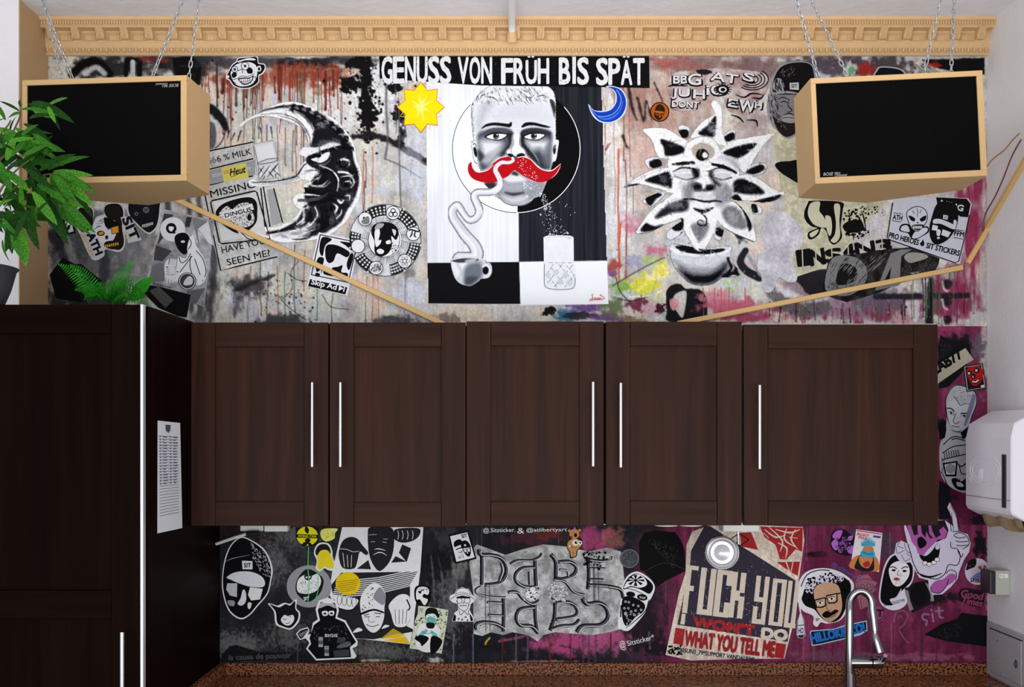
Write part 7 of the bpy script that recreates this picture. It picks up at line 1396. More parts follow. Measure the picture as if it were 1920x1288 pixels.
# ================================================================ stickers and paste-ups, lower wall
GAIN = 1.2; BK = (12, 12, 14); o1, k1 = (400, 980), 4.8  # gain lifts the lower sticker colours to make up for dim light there
A = Art('sunglasses_beanie_sticker', 'large black and white sticker of a beanie man in sunglasses beside the tall cupboard', 'sticker', [(80, 480), (100, 340), (150, 210), (240, 130), (330, 150), (450, 230), (510, 330), (535, 430), (520, 520), (490, 640), (400, 750), (330, 830), (250, 870), (160, 820), (110, 730), (80, 600)], (206, 206, 212), .002, o1, k1, 1)
A.p(BK, [(88, 480), (110, 340), (158, 215), (240, 140), (325, 158), (440, 238), (498, 335), (520, 430), (510, 520), (480, 636), (392, 742), (325, 820), (250, 856), (168, 810), (120, 726), (90, 600)], 1)
A.p((190, 190, 196), [(120, 490), (200, 445), (330, 440), (430, 480), (465, 540), (440, 580), (330, 575), (230, 545), (150, 510)], 1); A.p((168, 168, 174), [(125, 545), (215, 545), (212, 670), (150, 655), (115, 600)], 0); A.p((200, 200, 206), [(330, 580), (445, 595), (420, 690), (340, 700), (312, 650)], 0); A.p((190, 190, 196), [(265, 605), (290, 620), (295, 700), (260, 745), (218, 730), (245, 680)], 1); A.p((130, 130, 136), [(130, 700), (190, 705), (185, 750), (140, 740)], 1); A.p((190, 190, 196), [(312, 720), (345, 725), (330, 775), (310, 765)], 1)
A.hatch((196, 196, 202), 220, [(330, 170), (450, 240), (530, 430), (510, 510), (420, 440), (360, 330)], 26, 5, 55, 35, 2); A.l((150, 150, 156), [(110, 350), (180, 320), (330, 290)], (2, 5, 2)); A.p((206, 206, 212), [(258, 342), (352, 346), (352, 420), (262, 418)]); A.t(BK, 'SIT', 276, 402, 40, 62, 0, .03); A.end()
A = Art('yellow_emblem_sticker', 'round yellow emblem sticker with a black bar right of the socket boxes', 'sticker', [(742, 45), (945, 45), (945, 200), (890, 210), (790, 205), (742, 150)], (22, 22, 20), .002, o1, k1); Y_ = (206, 190, 30)
A.e(Y_, 845, 120, 97, 86); A.p((22, 22, 20), [(832, 30), (860, 60), (850, 100), (822, 70)], 1); A.p((22, 22, 20), [(795, 212), (815, 175), (870, 178), (895, 215), (860, 205), (850, 190), (835, 205)], 1); A.p((22, 22, 20), [(745, 102), (945, 108), (945, 142), (745, 136)]); A.t(Y_, 'MONK-TAN', 765, 132, 24, 160, 1, .01); A.e((22, 22, 20), 850, 158, 26, 18); A.end()
A = Art('yellow_speech_label', 'small pale yellow label hanging under the cabinets', 'sticker', [(965, 80), (1000, 55), (1090, 50), (1120, 60), (1095, 95), (1090, 140), (1040, 165), (1000, 165), (970, 130)], (214, 206, 96), .0022, o1, k1, 1); A.hatch((150, 140, 50), 30, [(975, 80), (1090, 60), (1080, 140), (990, 150)], 26, 5, 20, 30, 3); A.l((236, 232, 190), [(1040, 80), (1100, 62), (1118, 62)], 10); A.end()
A = Art('yellow_cutout_sticker', 'plain yellow cut-out sticker with white edge above the round grey disc', 'sticker', [(905, 270), (930, 200), (975, 178), (1040, 190), (1070, 250), (1075, 310), (1100, 380), (1080, 430), (1030, 425), (1000, 410), (960, 438), (922, 410), (930, 340)], (206, 206, 208), .0028, o1, k1, 1); A.p((30, 27, 20), [(918, 262), (940, 212), (980, 192), (1030, 202), (1056, 255), (1040, 300), (940, 300)], 1); A.p((204, 180, 36), [(935, 300), (970, 250), (1030, 250), (1065, 310), (1086, 380), (1070, 414), (1030, 408), (1000, 395), (960, 424), (936, 402), (940, 340)], 1); A.end()
A = Art('round_crew_sticker', 'grey disc sticker with two drawn figures, touched by green drips', 'sticker', [(862+202*math.cos(t), 573+190*math.sin(t)) for t in np.linspace(0, 6.283, 36, endpoint=False)], (128, 128, 132), .0018, o1, k1)
A.p((24, 24, 26), [(760, 500), (850, 415), (980, 490), (985, 580), (940, 660), (850, 715), (770, 660), (740, 600)], 1); A.p((196, 196, 200), [(760, 520), (820, 470), (880, 480), (940, 460), (970, 530), (930, 610), (850, 640), (760, 620)], 1); A.e((30, 30, 32), 852, 485, 34, 34); A.e((200, 200, 204), 840, 492, 9); A.e((200, 200, 204), 866, 490, 9); A.e((206, 206, 210), 920, 510, 28, 34); A.hatch(BK, 60, [(760, 530), (960, 500), (930, 640), (780, 640)], 34, 4, 60, 60, 3); A.t((190, 190, 194), 'SIT', 815, 700, 32, 50, -6, .03); A.l((60, 190, 90), [(858, 220), (852, 400), (862, 560), (852, 718)], 7); A.l((60, 190, 90), [(940, 440), (944, 600), (915, 700)], 6); A.end()
A = Art('horned_mask_sticker', 'small sticker of a face in a black horned cowl above the helmeted officer', 'sticker', [(492, 728), (540, 735), (580, 745), (640, 720), (690, 730), (740, 690), (752, 700), (748, 770), (780, 810), (770, 890), (700, 960), (620, 945), (560, 910), (545, 800)], (206, 206, 210), .0022, o1, k1, 1)
A.p((18, 18, 20), [(508, 735), (560, 752), (600, 760), (650, 732), (690, 745), (735, 705), (738, 775), (766, 815), (756, 880), (696, 946), (625, 932), (575, 900), (560, 800)], 1); A.p((206, 206, 210), [(608, 870), (640, 830), (670, 840), (715, 830), (728, 870), (700, 915), (660, 925), (625, 905)], 1); A.l(BK, [(625, 862), (645, 872), (660, 865)], 5); A.l(BK, [(680, 850), (700, 842)], 5); A.l(BK, [(650, 905), (672, 905), (690, 895)], 5); A.end()
# big poster of fists, faces, stripes
A = Art('fists_poster', 'large black and white poster of two faces and clenched hands with a yellow circle', 'poster', [(1160, 40), (1890, 40), (1862, 440), (1790, 980), (1770, 1095), (1330, 1045), (1255, 1045), (1040, 640), (1070, 440)], (204, 203, 212), .0016, o1, k1)
D1 = (32, 32, 34)
A.p(D1, [(1060, 560), (1150, 450), (1840, 440), (1770, 560), (1770, 900), (1800, 980), (1440, 1050), (1250, 1040), (1100, 800)])
for i in range(9): y = 455+i*18; A.l((204, 203, 212), [(1120-i*8, y+75), (1480, y-20+60), (1850-i*6, y-70+30)], 8, sm=0)
A.p((204, 203, 212), [(1780, 540), (1838, 470), (1800, 960), (1740, 930), (1770, 880)])
A.p(D1, [(1670, 270), (1700, 195), (1780, 230), (1740, 355)]); A.p(D1, [(1290, 415), (1395, 335), (1420, 420)]); A.p(D1, [(1600, 360), (1640, 300), (1740, 350)])
A.p(D1, [(1130, 260), (1160, 170), (1220, 130), (1290, 140), (1340, 200), (1395, 270), (1370, 290), (1320, 260), (1300, 330), (1270, 410), (1170, 410), (1135, 340)], 1)
for q_ in ([(1140, 235), (1200, 240), (1260, 262), (1310, 255)], [(1165, 270), (1175, 350), (1180, 400)], [(1205, 290), (1212, 400)], [(1245, 290), (1240, 400)]): A.l((190, 190, 196), q_, 5)
A.p(D1, [(1390, 90), (1420, 40), (1590, 40), (1625, 110), (1620, 250), (1580, 360), (1500, 435), (1440, 380), (1400, 270)], 1)
for q_ in ([(1400, 110), (1470, 105)], [(1530, 145), (1570, 148)], [(1415, 172), (1455, 170)], [(1520, 172), (1560, 178)], [(1440, 290), (1480, 270), (1520, 270), (1560, 295)], [(1450, 240), (1490, 235), (1550, 250)]): A.l((200, 200, 206), q_, (3, 9, 3))
A.l((206, 206, 212), [(1395, 280), (1430, 390), (1490, 440), (1560, 400), (1620, 290)], 6)
A.p(D1, [(1620, 110), (1640, 60), (1780, 45), (1860, 60), (1850, 120), (1790, 165), (1700, 180), (1630, 150)], 1)
for x in (1660, 1700, 1745, 1790): A.l((190, 190, 196), [(x, 70), (x+8, 110), (x, 150)], 5)
A.e((214, 168, 20), 1212, 548, 112, 104)
for i in range(6): A.l((120, 96, 20), [(1115+i*2, 535+i*18), (1220, 522+i*18), (1310-i*6, 508+i*18)], 5, sm=0)
# lower face with cap, open hands
A.p((208, 207, 216), [(1320, 720), (1350, 620), (1430, 545), (1500, 560), (1550, 650), (1540, 760), (1535, 860), (1500, 950), (1440, 990), (1380, 950), (1340, 860)], 1); A.p(BK, [(1330, 810), (1440, 775), (1530, 800), (1530, 815), (1440, 792), (1335, 830)], 1); A.p((120, 120, 128), [(1440, 660), (1500, 580), (1550, 660), (1530, 740), (1460, 700)], 1); A.dots(BK, 40, [(1340, 700), (1440, 560), (1440, 760), (1340, 790)], 3, 7, 4)
for q_, w__ in (([(1355, 835), (1400, 822)], 8), ([(1450, 812), (1510, 820)], 8), ([(1360, 850), (1395, 845), (1405, 852)], 6), ([(1460, 848), (1500, 846)], 6), ([(1395, 850), (1400, 885), (1430, 895), (1455, 885)], 4), ([(1375, 915), (1430, 935), (1490, 915)], 6)): A.l(BK, q_, w__)
for hx, hy in ((1180, 710), (1690, 800)):
    A.p((206, 205, 214), [(hx-110, hy-60), (hx-40, hy-55), (hx+110, hy-25), (hx+115, hy+20), (hx+60, hy+70), (hx-40, hy+60), (hx-80, hy)] if hx < 1500 else [(hx-110, hy-60), (hx-20, hy-150), (hx+70, hy-140), (hx+100, hy-20), (hx+60, hy+110), (hx, hy+140), (hx-60, hy+120), (hx-90, hy+20)], 1)
    for i in range(4):
        if hx < 1500: A.e((214, 213, 220), hx-45+i*44, hy-15+i*7, 20, 44); A.ring(BK, hx-45+i*44, hy-15+i*7, 20, 4, 44, n=18)
        else: A.l(BK, [(hx-55+i*36, hy-20), (hx-50+i*32, hy+60), (hx-48+i*30, hy+110)], 5)
A.l(BK, [(1130, 770), (1220, 790), (1280, 770)], 10); A.l(BK, [(1740, 690), (1770, 760), (1750, 790)], 12)
A.p((206, 160, 24), [(1500, 1050), (1620, 950), (1720, 1010), (1770, 1092), (1640, 1075)]); A.p((150, 130, 40), [(1500, 1050), (1620, 950), (1700, 998), (1600, 1010)]); A.p((208, 207, 216), [(1440, 1050), (1660, 1035), (1770, 1000), (1750, 1020), (1500, 1062)]); A.p((206, 206, 212), [(1255, 990), (1300, 945), (1340, 960), (1330, 975)], 1); A.p((206, 206, 212), [(1515, 955), (1545, 920), (1585, 930)], 1); A.end()
A = Art('officer_sticker', 'black cut-out sticker of a helmeted officer holding a mallet', 'sticker', [(745, 1000), (780, 960), (850, 940), (865, 970), (850, 1010), (880, 1000), (895, 900), (940, 870), (920, 780), (950, 700), (1030, 672), (1110, 710), (1130, 790), (1115, 850), (1190, 880), (1250, 990), (1300, 1070), (1295, 1110), (1250, 1130), (1290, 1200), (1270, 1222), (925, 1240), (835, 1135), (865, 1080), (830, 1040), (780, 1055)], (206, 206, 212), .003, o1, k1)
A.p(D1, [(755, 1002), (785, 968), (848, 950), (855, 970), (800, 1042), (782, 1044)]); A.p((96, 96, 100), [(765, 1004), (845, 965), (850, 975), (790, 1030)])
A.p(BK, [(865, 1040), (905, 920), (960, 880), (940, 790), (965, 715), (1030, 690), (1095, 725), (1112, 790), (1098, 860), (1180, 895), (1240, 1000), (1285, 1075), (1230, 1120), (1240, 1210), (930, 1225), (850, 1130), (880, 1090)]); A.p((150, 150, 156), [(950, 770), (970, 720), (1030, 700), (1085, 730), (1098, 770), (1030, 745)], 1); A.p((206, 206, 212), [(975, 700), (1030, 690), (1075, 705), (1070, 725), (1000, 722)], 1); A.p((206, 206, 212), [(978, 800), (1025, 795), (1030, 830), (990, 838)], 1); A.p((206, 206, 212), [(1040, 798), (1085, 795), (1082, 832), (1045, 832)], 1); A.e(BK, 1004, 818, 14, 9); A.e(BK, 1063, 816, 14, 9)
A.t((196, 196, 202), 'BIGIS', 1005, 1028, 28, 112, 0, .01)
for x, y in ((965, 1060), (1018, 1140)):
    A.p((74, 78, 92), [(x-20, y-35), (x+20, y-35), (x+24, y+60), (x-18, y+60)])
    for q_ in (-22, -6, 40, 52): A.l((200, 200, 208), [(x-18, y+q_), (x+22, y+q_)], 5, sm=0)
A.p((80, 80, 88), [(1115, 1110), (1200, 1070), (1235, 1080), (1230, 1110), (1130, 1130)], 1); A.p((52, 54, 62), [(1120, 1030), (1190, 1040), (1180, 1090), (1110, 1080)]); A.hatch((120, 120, 126), 50, [(900, 950), (1180, 920), (1220, 1060), (900, 1080)], 26, 3, 60, 50, 2); A.p((52, 54, 62), [(1080, 1150), (1220, 1140), (1225, 1200), (1090, 1210)]); A.end()
A = Art('stencil_scrap_poster', 'dark stencilled poster scrap with broken letters low beside the tall cupboard', 'poster', [(75, 1190), (150, 1110), (210, 1100), (400, 1160), (700, 1170), (725, 1242), (100, 1245)], (20, 20, 22), .0014, o1, k1); A.t((66, 66, 68), 'la causa de pouvoir', 140, 1235, 50, 560, -2, .03); A.hatch((80, 80, 82), 90, [(180, 1070), (400, 1160), (690, 1240), (300, 1240)], 40, 3, -60, 6, 2); A.end()
o2 = (750, 980)
A = Art('small_skull_sticker', 'small black and white skull sticker right of the fists poster', 'sticker', [(130, 600), (160, 565), (230, 562), (275, 590), (278, 680), (250, 740), (220, 758), (160, 735), (132, 680)], BK, .0024, o2, k1, 1)
A.p((204, 204, 208), [(145, 620), (170, 580), (235, 580), (262, 610), (250, 650), (215, 640), (205, 670), (250, 690), (235, 730), (215, 740), (180, 690), (150, 690)], 1); A.p(BK, [(160, 620), (190, 615), (185, 640)], 1); A.p(BK, [(210, 650), (245, 650), (240, 675), (215, 672)], 1); A.hatch(BK, 26, [(150, 580), (260, 580), (250, 620), (160, 620)], 26, 5, 80, 25, 3); A.l((206, 206, 210), [(200, 725), (235, 710)], 7); A.end()
A = Art('masked_person_photo', 'tilted photo sticker of a dark-haired person with teal face mask', 'sticker', [(165, 748), (250, 755), (435, 785), (425, 880), (375, 1178), (85, 1130), (135, 880), (160, 820)], (176, 182, 160), .0028, o2, k1)
A.dots((96, 104, 84), 260, [(250, 760), (430, 790), (380, 1170), (95, 1120), (140, 880)], 4, 11, 3); A.t(BK, '兑', 168, 800, 34, 40, 8); A.p((214, 216, 216), [(170, 940), (240, 900), (330, 930), (360, 980), (280, 1160), (150, 1120)], 1); A.p((16, 16, 18), [(230, 870), (228, 800), (260, 765), (320, 772), (345, 810), (330, 860), (300, 820), (250, 830)], 1); A.p((206, 206, 208), [(240, 830), (300, 818), (330, 845), (325, 870), (240, 870)], 1); A.p((84, 150, 148), [(236, 860), (280, 845), (325, 868), (300, 900), (250, 895)], 1); A.p((20, 20, 22), [(240, 900), (310, 905), (300, 950), (245, 945)], 1)
A.l(BK, [(255, 838), (275, 842)], 4); A.l(BK, [(300, 840), (318, 848)], 4); A.p((90, 156, 156), [(165, 1010), (230, 960), (250, 980), (190, 1020)], 1); A.p((90, 156, 156), [(275, 970), (330, 1000), (335, 1030), (290, 1010)], 1); A.p(BK, [(130, 1040), (190, 1010), (260, 1040), (200, 1110), (180, 1080)], 1); A.p(BK, [(285, 1020), (380, 1060), (330, 1160), (275, 1165)], 1); A.l((40, 90, 90), [(190, 970), (240, 1000), (300, 980)], 5); A.end()
A = Art('duo_card_sticker', 'small black-framed tilted card of two capped heads above the grey letter plate', 'sticker', [(435, 110), (615, 68), (690, 325), (495, 372)], BK, .0028, o2, k1); A.p((208, 209, 214), [(450, 122), (605, 86), (672, 312), (508, 352)]); duo(A, 565, 235, 1.65, -14); A.t(BK, 'SIT', 558, 140, 34, 50, -14, .03); A.end()
A = Art('skeleton_hat_sticker', 'white outlined skeleton with bucket hat and patterned shirt sticker', 'sticker', [(445, 690), (450, 655), (490, 640), (510, 600), (560, 580), (620, 595), (650, 650), (678, 680), (660, 715), (640, 730), (625, 780), (660, 850), (662, 890), (465, 888), (490, 810), (525, 785), (515, 730), (470, 715)], (206, 206, 210), .0024, o2, k1)
A.l(BK, [(455, 690), (500, 660), (570, 640), (640, 670), (668, 690)], 5); A.l(BK, [(500, 650), (515, 605), (565, 588), (615, 602), (640, 655)], 5); A.l(BK, [(505, 640), (560, 625), (630, 645)], 4); A.p(BK, [(508, 668), (560, 655), (635, 670), (630, 682), (508, 680)]); A.ring(BK, 535, 702, 24, 5, n=18); A.ring(BK, 605, 700, 26, 5, n=18); A.p(BK, [(562, 725), (572, 712), (580, 726)]); A.l(BK, [(515, 700), (525, 760), (560, 790), (600, 785), (620, 730)], 5); A.l(BK, [(535, 745), (600, 745)], 4)
for i in range(5): A.l(BK, [(542+i*13, 738), (542+i*13, 755)], 3, sm=0)
A.l(BK, [(610, 745), (655, 735)], 4); A.l(BK, [(530, 790), (545, 830), (580, 800), (610, 830), (620, 785)], 5); A.p(BK, [(470, 885), (488, 820), (505, 840), (500, 885)]); A.p(BK, [(625, 810), (655, 860), (655, 885), (635, 885)])
for x, y in ((528, 865), (560, 872), (590, 850), (608, 878)): A.l(BK, [(x-9, y), (x+9, y)], 6, sm=0); A.l(BK, [(x, y-10), (x, y+10)], 6, sm=0)
A.end()
# chalk handles
def scrawl(name, label, parts, d=.0016, col=(204, 204, 210)):
    r = None
    for (tx, x, y, h__, w__, rot) in parts:
        v, fcs = text_polys(tx); sx = w__/(v[:, 0].max()-v[:, 0].min()); a = math.radians(rot); sy = h__/.73
        vs = [tuple(P(x+(u-v[:, 0].min())*sx*math.cos(a)+q_*sy*math.sin(a), y+(u-v[:, 0].min())*sx*math.sin(a)-q_*sy*math.cos(a), d)) for u, q_ in v]
        me = bpy.data.meshes.new(name); me.from_pydata(vs, [], fcs); o_ = link(name, me, WALL, paint(col)); o_['label'] = label
scrawl('chalk_writing', 'white hand-lettered tags under the middle cabinet', [('@.Sitsticker.', 906, 998, 8, 60, -1), ('&', 970, 1000, 11, 13, 0), ('@atlibertyart', 987, 997, 7, 76, -1)])
scrawl('chalk_writing', 'white hand-lettered tag beside the lyrics poster', [('@', 1163, 1216, 14, 11, -10), ('Sitsticker*', 1177, 1211, 10, 52, -14)])
scrawl('chalk_writing', 'blue hand-lettered tag above the curly-haired portrait', [('@atlibertyart', 1558, 1060, 8, 66, 28)], col=(40, 84, 140))
# grey plate with blackletter shapes
A = Art('letter_plate_poster', 'torn grey paste-up with shaded gothic ambigram letters DARE', 'poster', [(625, 370), (640, 260), (690, 195), (800, 235), (950, 290), (1100, 240), (1290, 195), (1500, 215), (1700, 260), (1860, 225), (1990, 260), (2010, 420), (2040, 700), (1980, 960), (1880, 985), (1740, 1010), (1560, 1000), (1400, 985), (1290, 1010), (1240, 1070), (1210, 1050), (1150, 1010), (1010, 985), (930, 1010), (820, 985), (740, 1020), (660, 1000), (660, 640)], (146, 146, 146), .0014, o2, k1); A.mottle((120, 120, 120), (166, 166, 165), 12, 1.5, 2)
LK, LH = (17, 17, 21), (206, 208, 214)
def stroke(q_, w__):
    w__ *= 1.2; A.l(LK, q_, w__); A.l((74, 74, 82), [(x+w__*.16, y) for x, y in q_], w__*.34); A.l(LH, [(x+w__*.52, y+w__*.22) for x, y in q_], 5)
for q_, w__ in (([(735, 290), (738, 420), (735, 560)], 30), ([(712, 240), (720, 285), (820, 290), (910, 320), (955, 400), (940, 490), (880, 545), (760, 560)], 30), ([(905, 360), (920, 430), (890, 520)], 18), ([(990, 370), (1060, 340), (1180, 340), (1250, 310), (1275, 275)], 22), ([(1215, 340), (1220, 450), (1225, 570)], 32), ([(1200, 400), (1100, 410), (1040, 460), (1045, 530), (1120, 575), (1215, 580)], 26), ([(1160, 440), (1165, 560)], 18), ([(1355, 285), (1400, 350), (1402, 500)], 32), ([(1420, 355), (1520, 350), (1585, 400), (1560, 470), (1470, 505), (1400, 500)], 28), ([(1430, 420), (1500, 430), (1510, 480)], 14), ([(1690, 310), (1700, 450), (1690, 600)], 30), ([(1690, 330), (1800, 345), (1890, 330), (1900, 300)], 26), ([(1700, 410), (1850, 412)], 18), ([(1700, 510), (1830, 515)], 24), ([(1690, 560), (1850, 570), (1980, 600), (2010, 680)], 28),
                ([(730, 570), (680, 600), (700, 640), (800, 665), (950, 672)], 16), ([(930, 680), (935, 800), (930, 980)], 30), ([(780, 715), (910, 720)], 18), ([(790, 830), (920, 835)], 18), ([(690, 960), (680, 920), (740, 895), (850, 905), (935, 950)], 28), ([(970, 625), (1050, 625), (1100, 680), (1180, 730), (1250, 700)], 24), ([(1215, 740), (1220, 860), (1240, 1000)], 30), ([(1200, 760), (1080, 780), (1045, 850), (1080, 920), (1180, 930), (1230, 980)], 28), ([(1380, 510), (1480, 530), (1560, 620), (1660, 650)], 20), ([(1395, 720), (1390, 850), (1350, 970)], 30), ([(1400, 720), (1520, 715), (1590, 770), (1570, 840), (1400, 870)], 26), ([(1350, 960), (1450, 930), (1560, 920), (1615, 870)], 26), ([(1640, 680), (1680, 730), (1780, 720), (1850, 760), (1870, 850), (1800, 920), (1640, 930), (1590, 985)], 32)): stroke(q_, w__)
A.e((196, 196, 198), 1190, 640, 60, 56); A.dots((214, 214, 216), 130, [(1120, 580), (1260, 580), (1260, 700), (1120, 700)], 4, 10, 2); A.dots((196, 196, 198), 160, [(1330, 560), (1430, 530), (1520, 620), (1480, 720), (1340, 680)], 4, 11, 3); A.ring(LH, 715, 950, 16, 6, n=16); A.ring(LH, 1884, 315, 12, 4, n=16); A.dots(BK, 220, [(700, 240), (1980, 280), (1990, 950), (720, 960)], 1.5, 5, 4); A.dots(BK, 70, [(1640, 260), (1860, 260), (1800, 420), (1660, 400)], 4, 14, 5)
for x in (768, 805, 1750, 1785, 1740): A.l((50, 50, 54), [(x, 380 if x > 1000 else 560), (x+4, 700 if x > 1000 else 980)], 5, sm=0)
A.end()
A = Art('bear_sticker', 'small brown cartoon bear sticker with big round eyes on its belly', 'sticker', [(1510, 80), (1520, 55), (1550, 55), (1570, 30), (1590, 50), (1625, 50), (1632, 80), (1615, 120), (1640, 160), (1635, 210), (1600, 250), (1590, 300), (1560, 318), (1530, 315), (1525, 270), (1502, 225), (1510, 170), (1525, 130)], (32, 26, 20), .0026, o2, k1, 1); BR = (164, 120, 72)
A.e(BR, 1570, 100, 46, 44); A.e(BR, 1524, 72, 13); A.e(BR, 1618, 68, 13); A.p(BR, [(1515, 170), (1570, 140), (1630, 170), (1628, 210), (1590, 250), (1580, 300), (1540, 305), (1532, 262), (1508, 222)], 1); A.p((150, 90, 160), [(1560, 64), (1572, 32), (1586, 62)]); A.e(BK, 1580, 112, 14, 18); A.e((150, 40, 40), 1545, 125, 10, 8); A.l(BK, [(1550, 95), (1560, 90), (1568, 96)], 3); A.e(WT, 1580, 180, 31, 28); A.e(BK, 1585, 178, 14); A.e(WT, 1590, 174, 5); A.e(WT, 1622, 182, 17, 20); A.e(BK, 1622, 180, 8); A.l(BK, [(1530, 205), (1560, 225), (1600, 222)], 4); A.e(WT, 1528, 210, 9, 8); A.l(BK, [(1558, 260), (1556, 305)], 3); A.end()
o3 = (1100, 980)
A = Art('torn_halftone_poster', 'torn black poster scrap below the puck lights', 'poster', [(470, 180), (520, 90), (620, 70), (800, 85), (860, 180), (885, 260), (890, 430), (840, 460), (720, 520), (630, 578), (560, 470), (480, 420)], (15, 14, 15), .0016, o3, k1); A.dots((66, 66, 66), 330, [(540, 140), (620, 150), (830, 250), (780, 420), (680, 300)], 2, 5, 3); A.l((60, 60, 62), [(500, 450), (700, 360), (880, 420)], 3); A.end()
A = Art('coin_sticker', 'dull dark grey round embossed sticker above the bandana skull', 'sticker', [(385+88*math.cos(t), 323+86*math.sin(t)) for t in np.linspace(0, 6.283, 30, endpoint=False)], (62, 64, 70), .002, o3, k1); A.ring((110, 112, 118), 385, 323, 80, 5); A.hatch((96, 98, 104), 70, [(330, 270), (440, 270), (440, 380), (330, 380)], 34, 4, 60, 80, 2); A.hatch((30, 30, 34), 50, [(330, 270), (440, 270), (440, 380), (330, 380)], 34, 4, 20, 80, 3); A.end()
A = Art('bandana_skull_sticker', 'white skull with bandana over the jaw sticker beside the lyrics poster', 'sticker', [(280, 930), (300, 730), (320, 640), (310, 610), (340, 520), (390, 460), (460, 440), (540, 480), (600, 540), (612, 600), (580, 680), (550, 720), (530, 800), (470, 880), (380, 970), (310, 960)], (212, 211, 220), .0026, o3, k1, 1)
A.p(BK, [(330, 600), (350, 530), (400, 475), (460, 458), (530, 495), (590, 550), (595, 600), (560, 640), (480, 600), (400, 580)], 1); A.p((212, 211, 220), [(335, 590), (370, 520), (430, 470), (480, 468), (530, 510), (540, 560), (480, 585), (400, 570)], 1)
for t_ in range(0, 360, 45): A.p(BK, [(440, 515), (440+80*math.cos(math.radians(t_-12)), 520+50*math.sin(math.radians(t_-12))), (440+80*math.cos(math.radians(t_+12)), 520+50*math.sin(math.radians(t_+12)))])
A.e(BK, 440, 518, 16, 12); A.e((60, 60, 64), 396, 645, 42, 26, 8); A.e(BK, 396, 642, 36, 22, 8); A.e(BK, 500, 672, 48, 28, 12); A.t((212, 211, 220), 'TCF', 472, 680, 18, 56, 8, .02); A.l(BK, [(350, 590), (440, 610), (540, 660)], 6)
A.p(BK, [(325, 680), (420, 670), (520, 730), (510, 800), (440, 850), (360, 930), (320, 850)], 1)
for i, (x, y) in enumerate(((350, 710), (380, 715), (420, 740), (465, 750), (340, 770), (375, 770), (440, 790), (490, 785), (400, 800), (430, 830), (350, 820), (470, 820))): A.ring((206, 205, 214), x, y, 9, 4, n=6)
A.hatch((212, 211, 220), 50, [(335, 800), (460, 820), (360, 920)], 26, 5, 40, 60, 4); A.l(BK, [(310, 740), (305, 850)], 10); A.l(BK, [(560, 690), (530, 790), (440, 880), (350, 950)], (4, 9, 4)); A.end()
# lyrics poster
PB = (184, 172, 158); PK = (46, 42, 54); PR = (140, 36, 40)
A = Art('lyrics_poster', 'cream protest lyrics poster with tall cream letters on dark ground', 'poster', [(1100, 25), (1560, 22), (1945, 40), (1960, 160), (1890, 640), (1850, 950), (1780, 1225), (1400, 1225), (940, 1240), (710, 1190), (740, 1050), (830, 640), (890, 450), (900, 200), (950, 80)], PB, .0018, o3, k1); A.mottle((168, 156, 142), (194, 182, 168), 6, 1.5, 3, 5)
A.p(PK, [(940, 250), (1060, 30), (1110, 30), (1880, 520), (1860, 700), (1830, 940), (1810, 1072), (815, 918), (880, 620), (930, 380)])
A.p(PR, [(1380, 90), (1480, 85), (1545, 245), (1390, 215)]); A.p(PR, [(1560, 35), (1945, 45), (1940, 260), (1880, 240), (1800, 330), (1740, 330), (1700, 200), (1600, 130)], 0)
for q_ in ([(1600, 60), (1700, 130), (1790, 110)], [(1640, 40), (1760, 160), (1740, 260)], [(1800, 50), (1780, 150), (1880, 220)], [(1880, 60), (1840, 150), (1900, 240)], [(1700, 60), (1830, 90), (1920, 60)], [(1720, 180), (1800, 230), (1790, 320)], [(1820, 130), (1900, 140)], [(1590, 90), (1640, 140)]): A.l(PB, q_, (6, 16, 5))
A.p(PR, [(1710, 355), (1920, 350), (1900, 480), (1830, 440)], 0); A.l(PB, [(1790, 340), (1830, 450)], 10, sm=0); A.l(PB, [(1860, 340), (1840, 440)], 8, sm=0)
# F U C K  Y O U built from bars (slanted 7 degrees)
def bars(col, x, y, w__, h__, segs, t=44, sl=-.11, dip=.115):
    for (u0, v0, u1, v1) in segs: A.p(col, [(x+u*w__+(v*h__)*sl, y+v*h__+(u*w__)*dip) for u, v in ((u0, v0), (u1, v0), (u1, v1), (u0, v1))])
for ch, x, y, w__, h__, segs in (('F', 905, 380, 150, 430, ((0, 0, .30, 1), (0, 0, .70, .09), (0, .42, .54, .53))), ('U', 1034, 402, 138, 420, ((0, 0, .36, 1), (.64, 0, 1, 1), (0, .88, 1, 1))), ('C', 1180, 420, 140, 420, ((0, 0, .38, 1), (0, 0, 1, .1), (0, .9, 1, 1), (.64, 0, 1, .32), (.64, .68, 1, 1))), ('K', 1320, 440, 130, 410, ((0, 0, .34, 1), (.34, .4, .62, .62), (.55, 0, .92, .44), (.58, .52, .96, 1))), ('Y', 1530, 475, 120, 430, ((0, 0, .34, .5), (.66, 0, 1, 1), (0, .44, 1, .54), (0, .64, .34, 1), (0, .9, 1, 1))), ('O', 1680, 500, 125, 420, ((0, 0, .34, 1), (.66, 0, 1, 1), (0, 0, 1, .08), (0, .92, 1, 1))), ('U', 1818, 520, 110, 420, ((0, 0, .34, 1), (.62, 0, .9, .94), (0, .9, .95, 1)))): bars(PB, x, y, w__, h__, segs)
bars(PB, 855, 818, 60, 95, ((.0, 0, .6, 1),)); A.t(PR, "WON'T", 955, 935, 92, 550, 8.5, .07); A.t(PB, 'DO', 1575, 1035, 92, 225, 6, .07)
A.p(PR, [(800, 945), (885, 958), (865, 1105), (780, 1085)]); A.p(PR, [(1708, 1080), (1795, 1095), (1770, 1225), (1690, 1210)]); A.t((132, 34, 40), 'WHAT YOU TELL ME', 878, 1105, 140, 812, 7.2, .05)
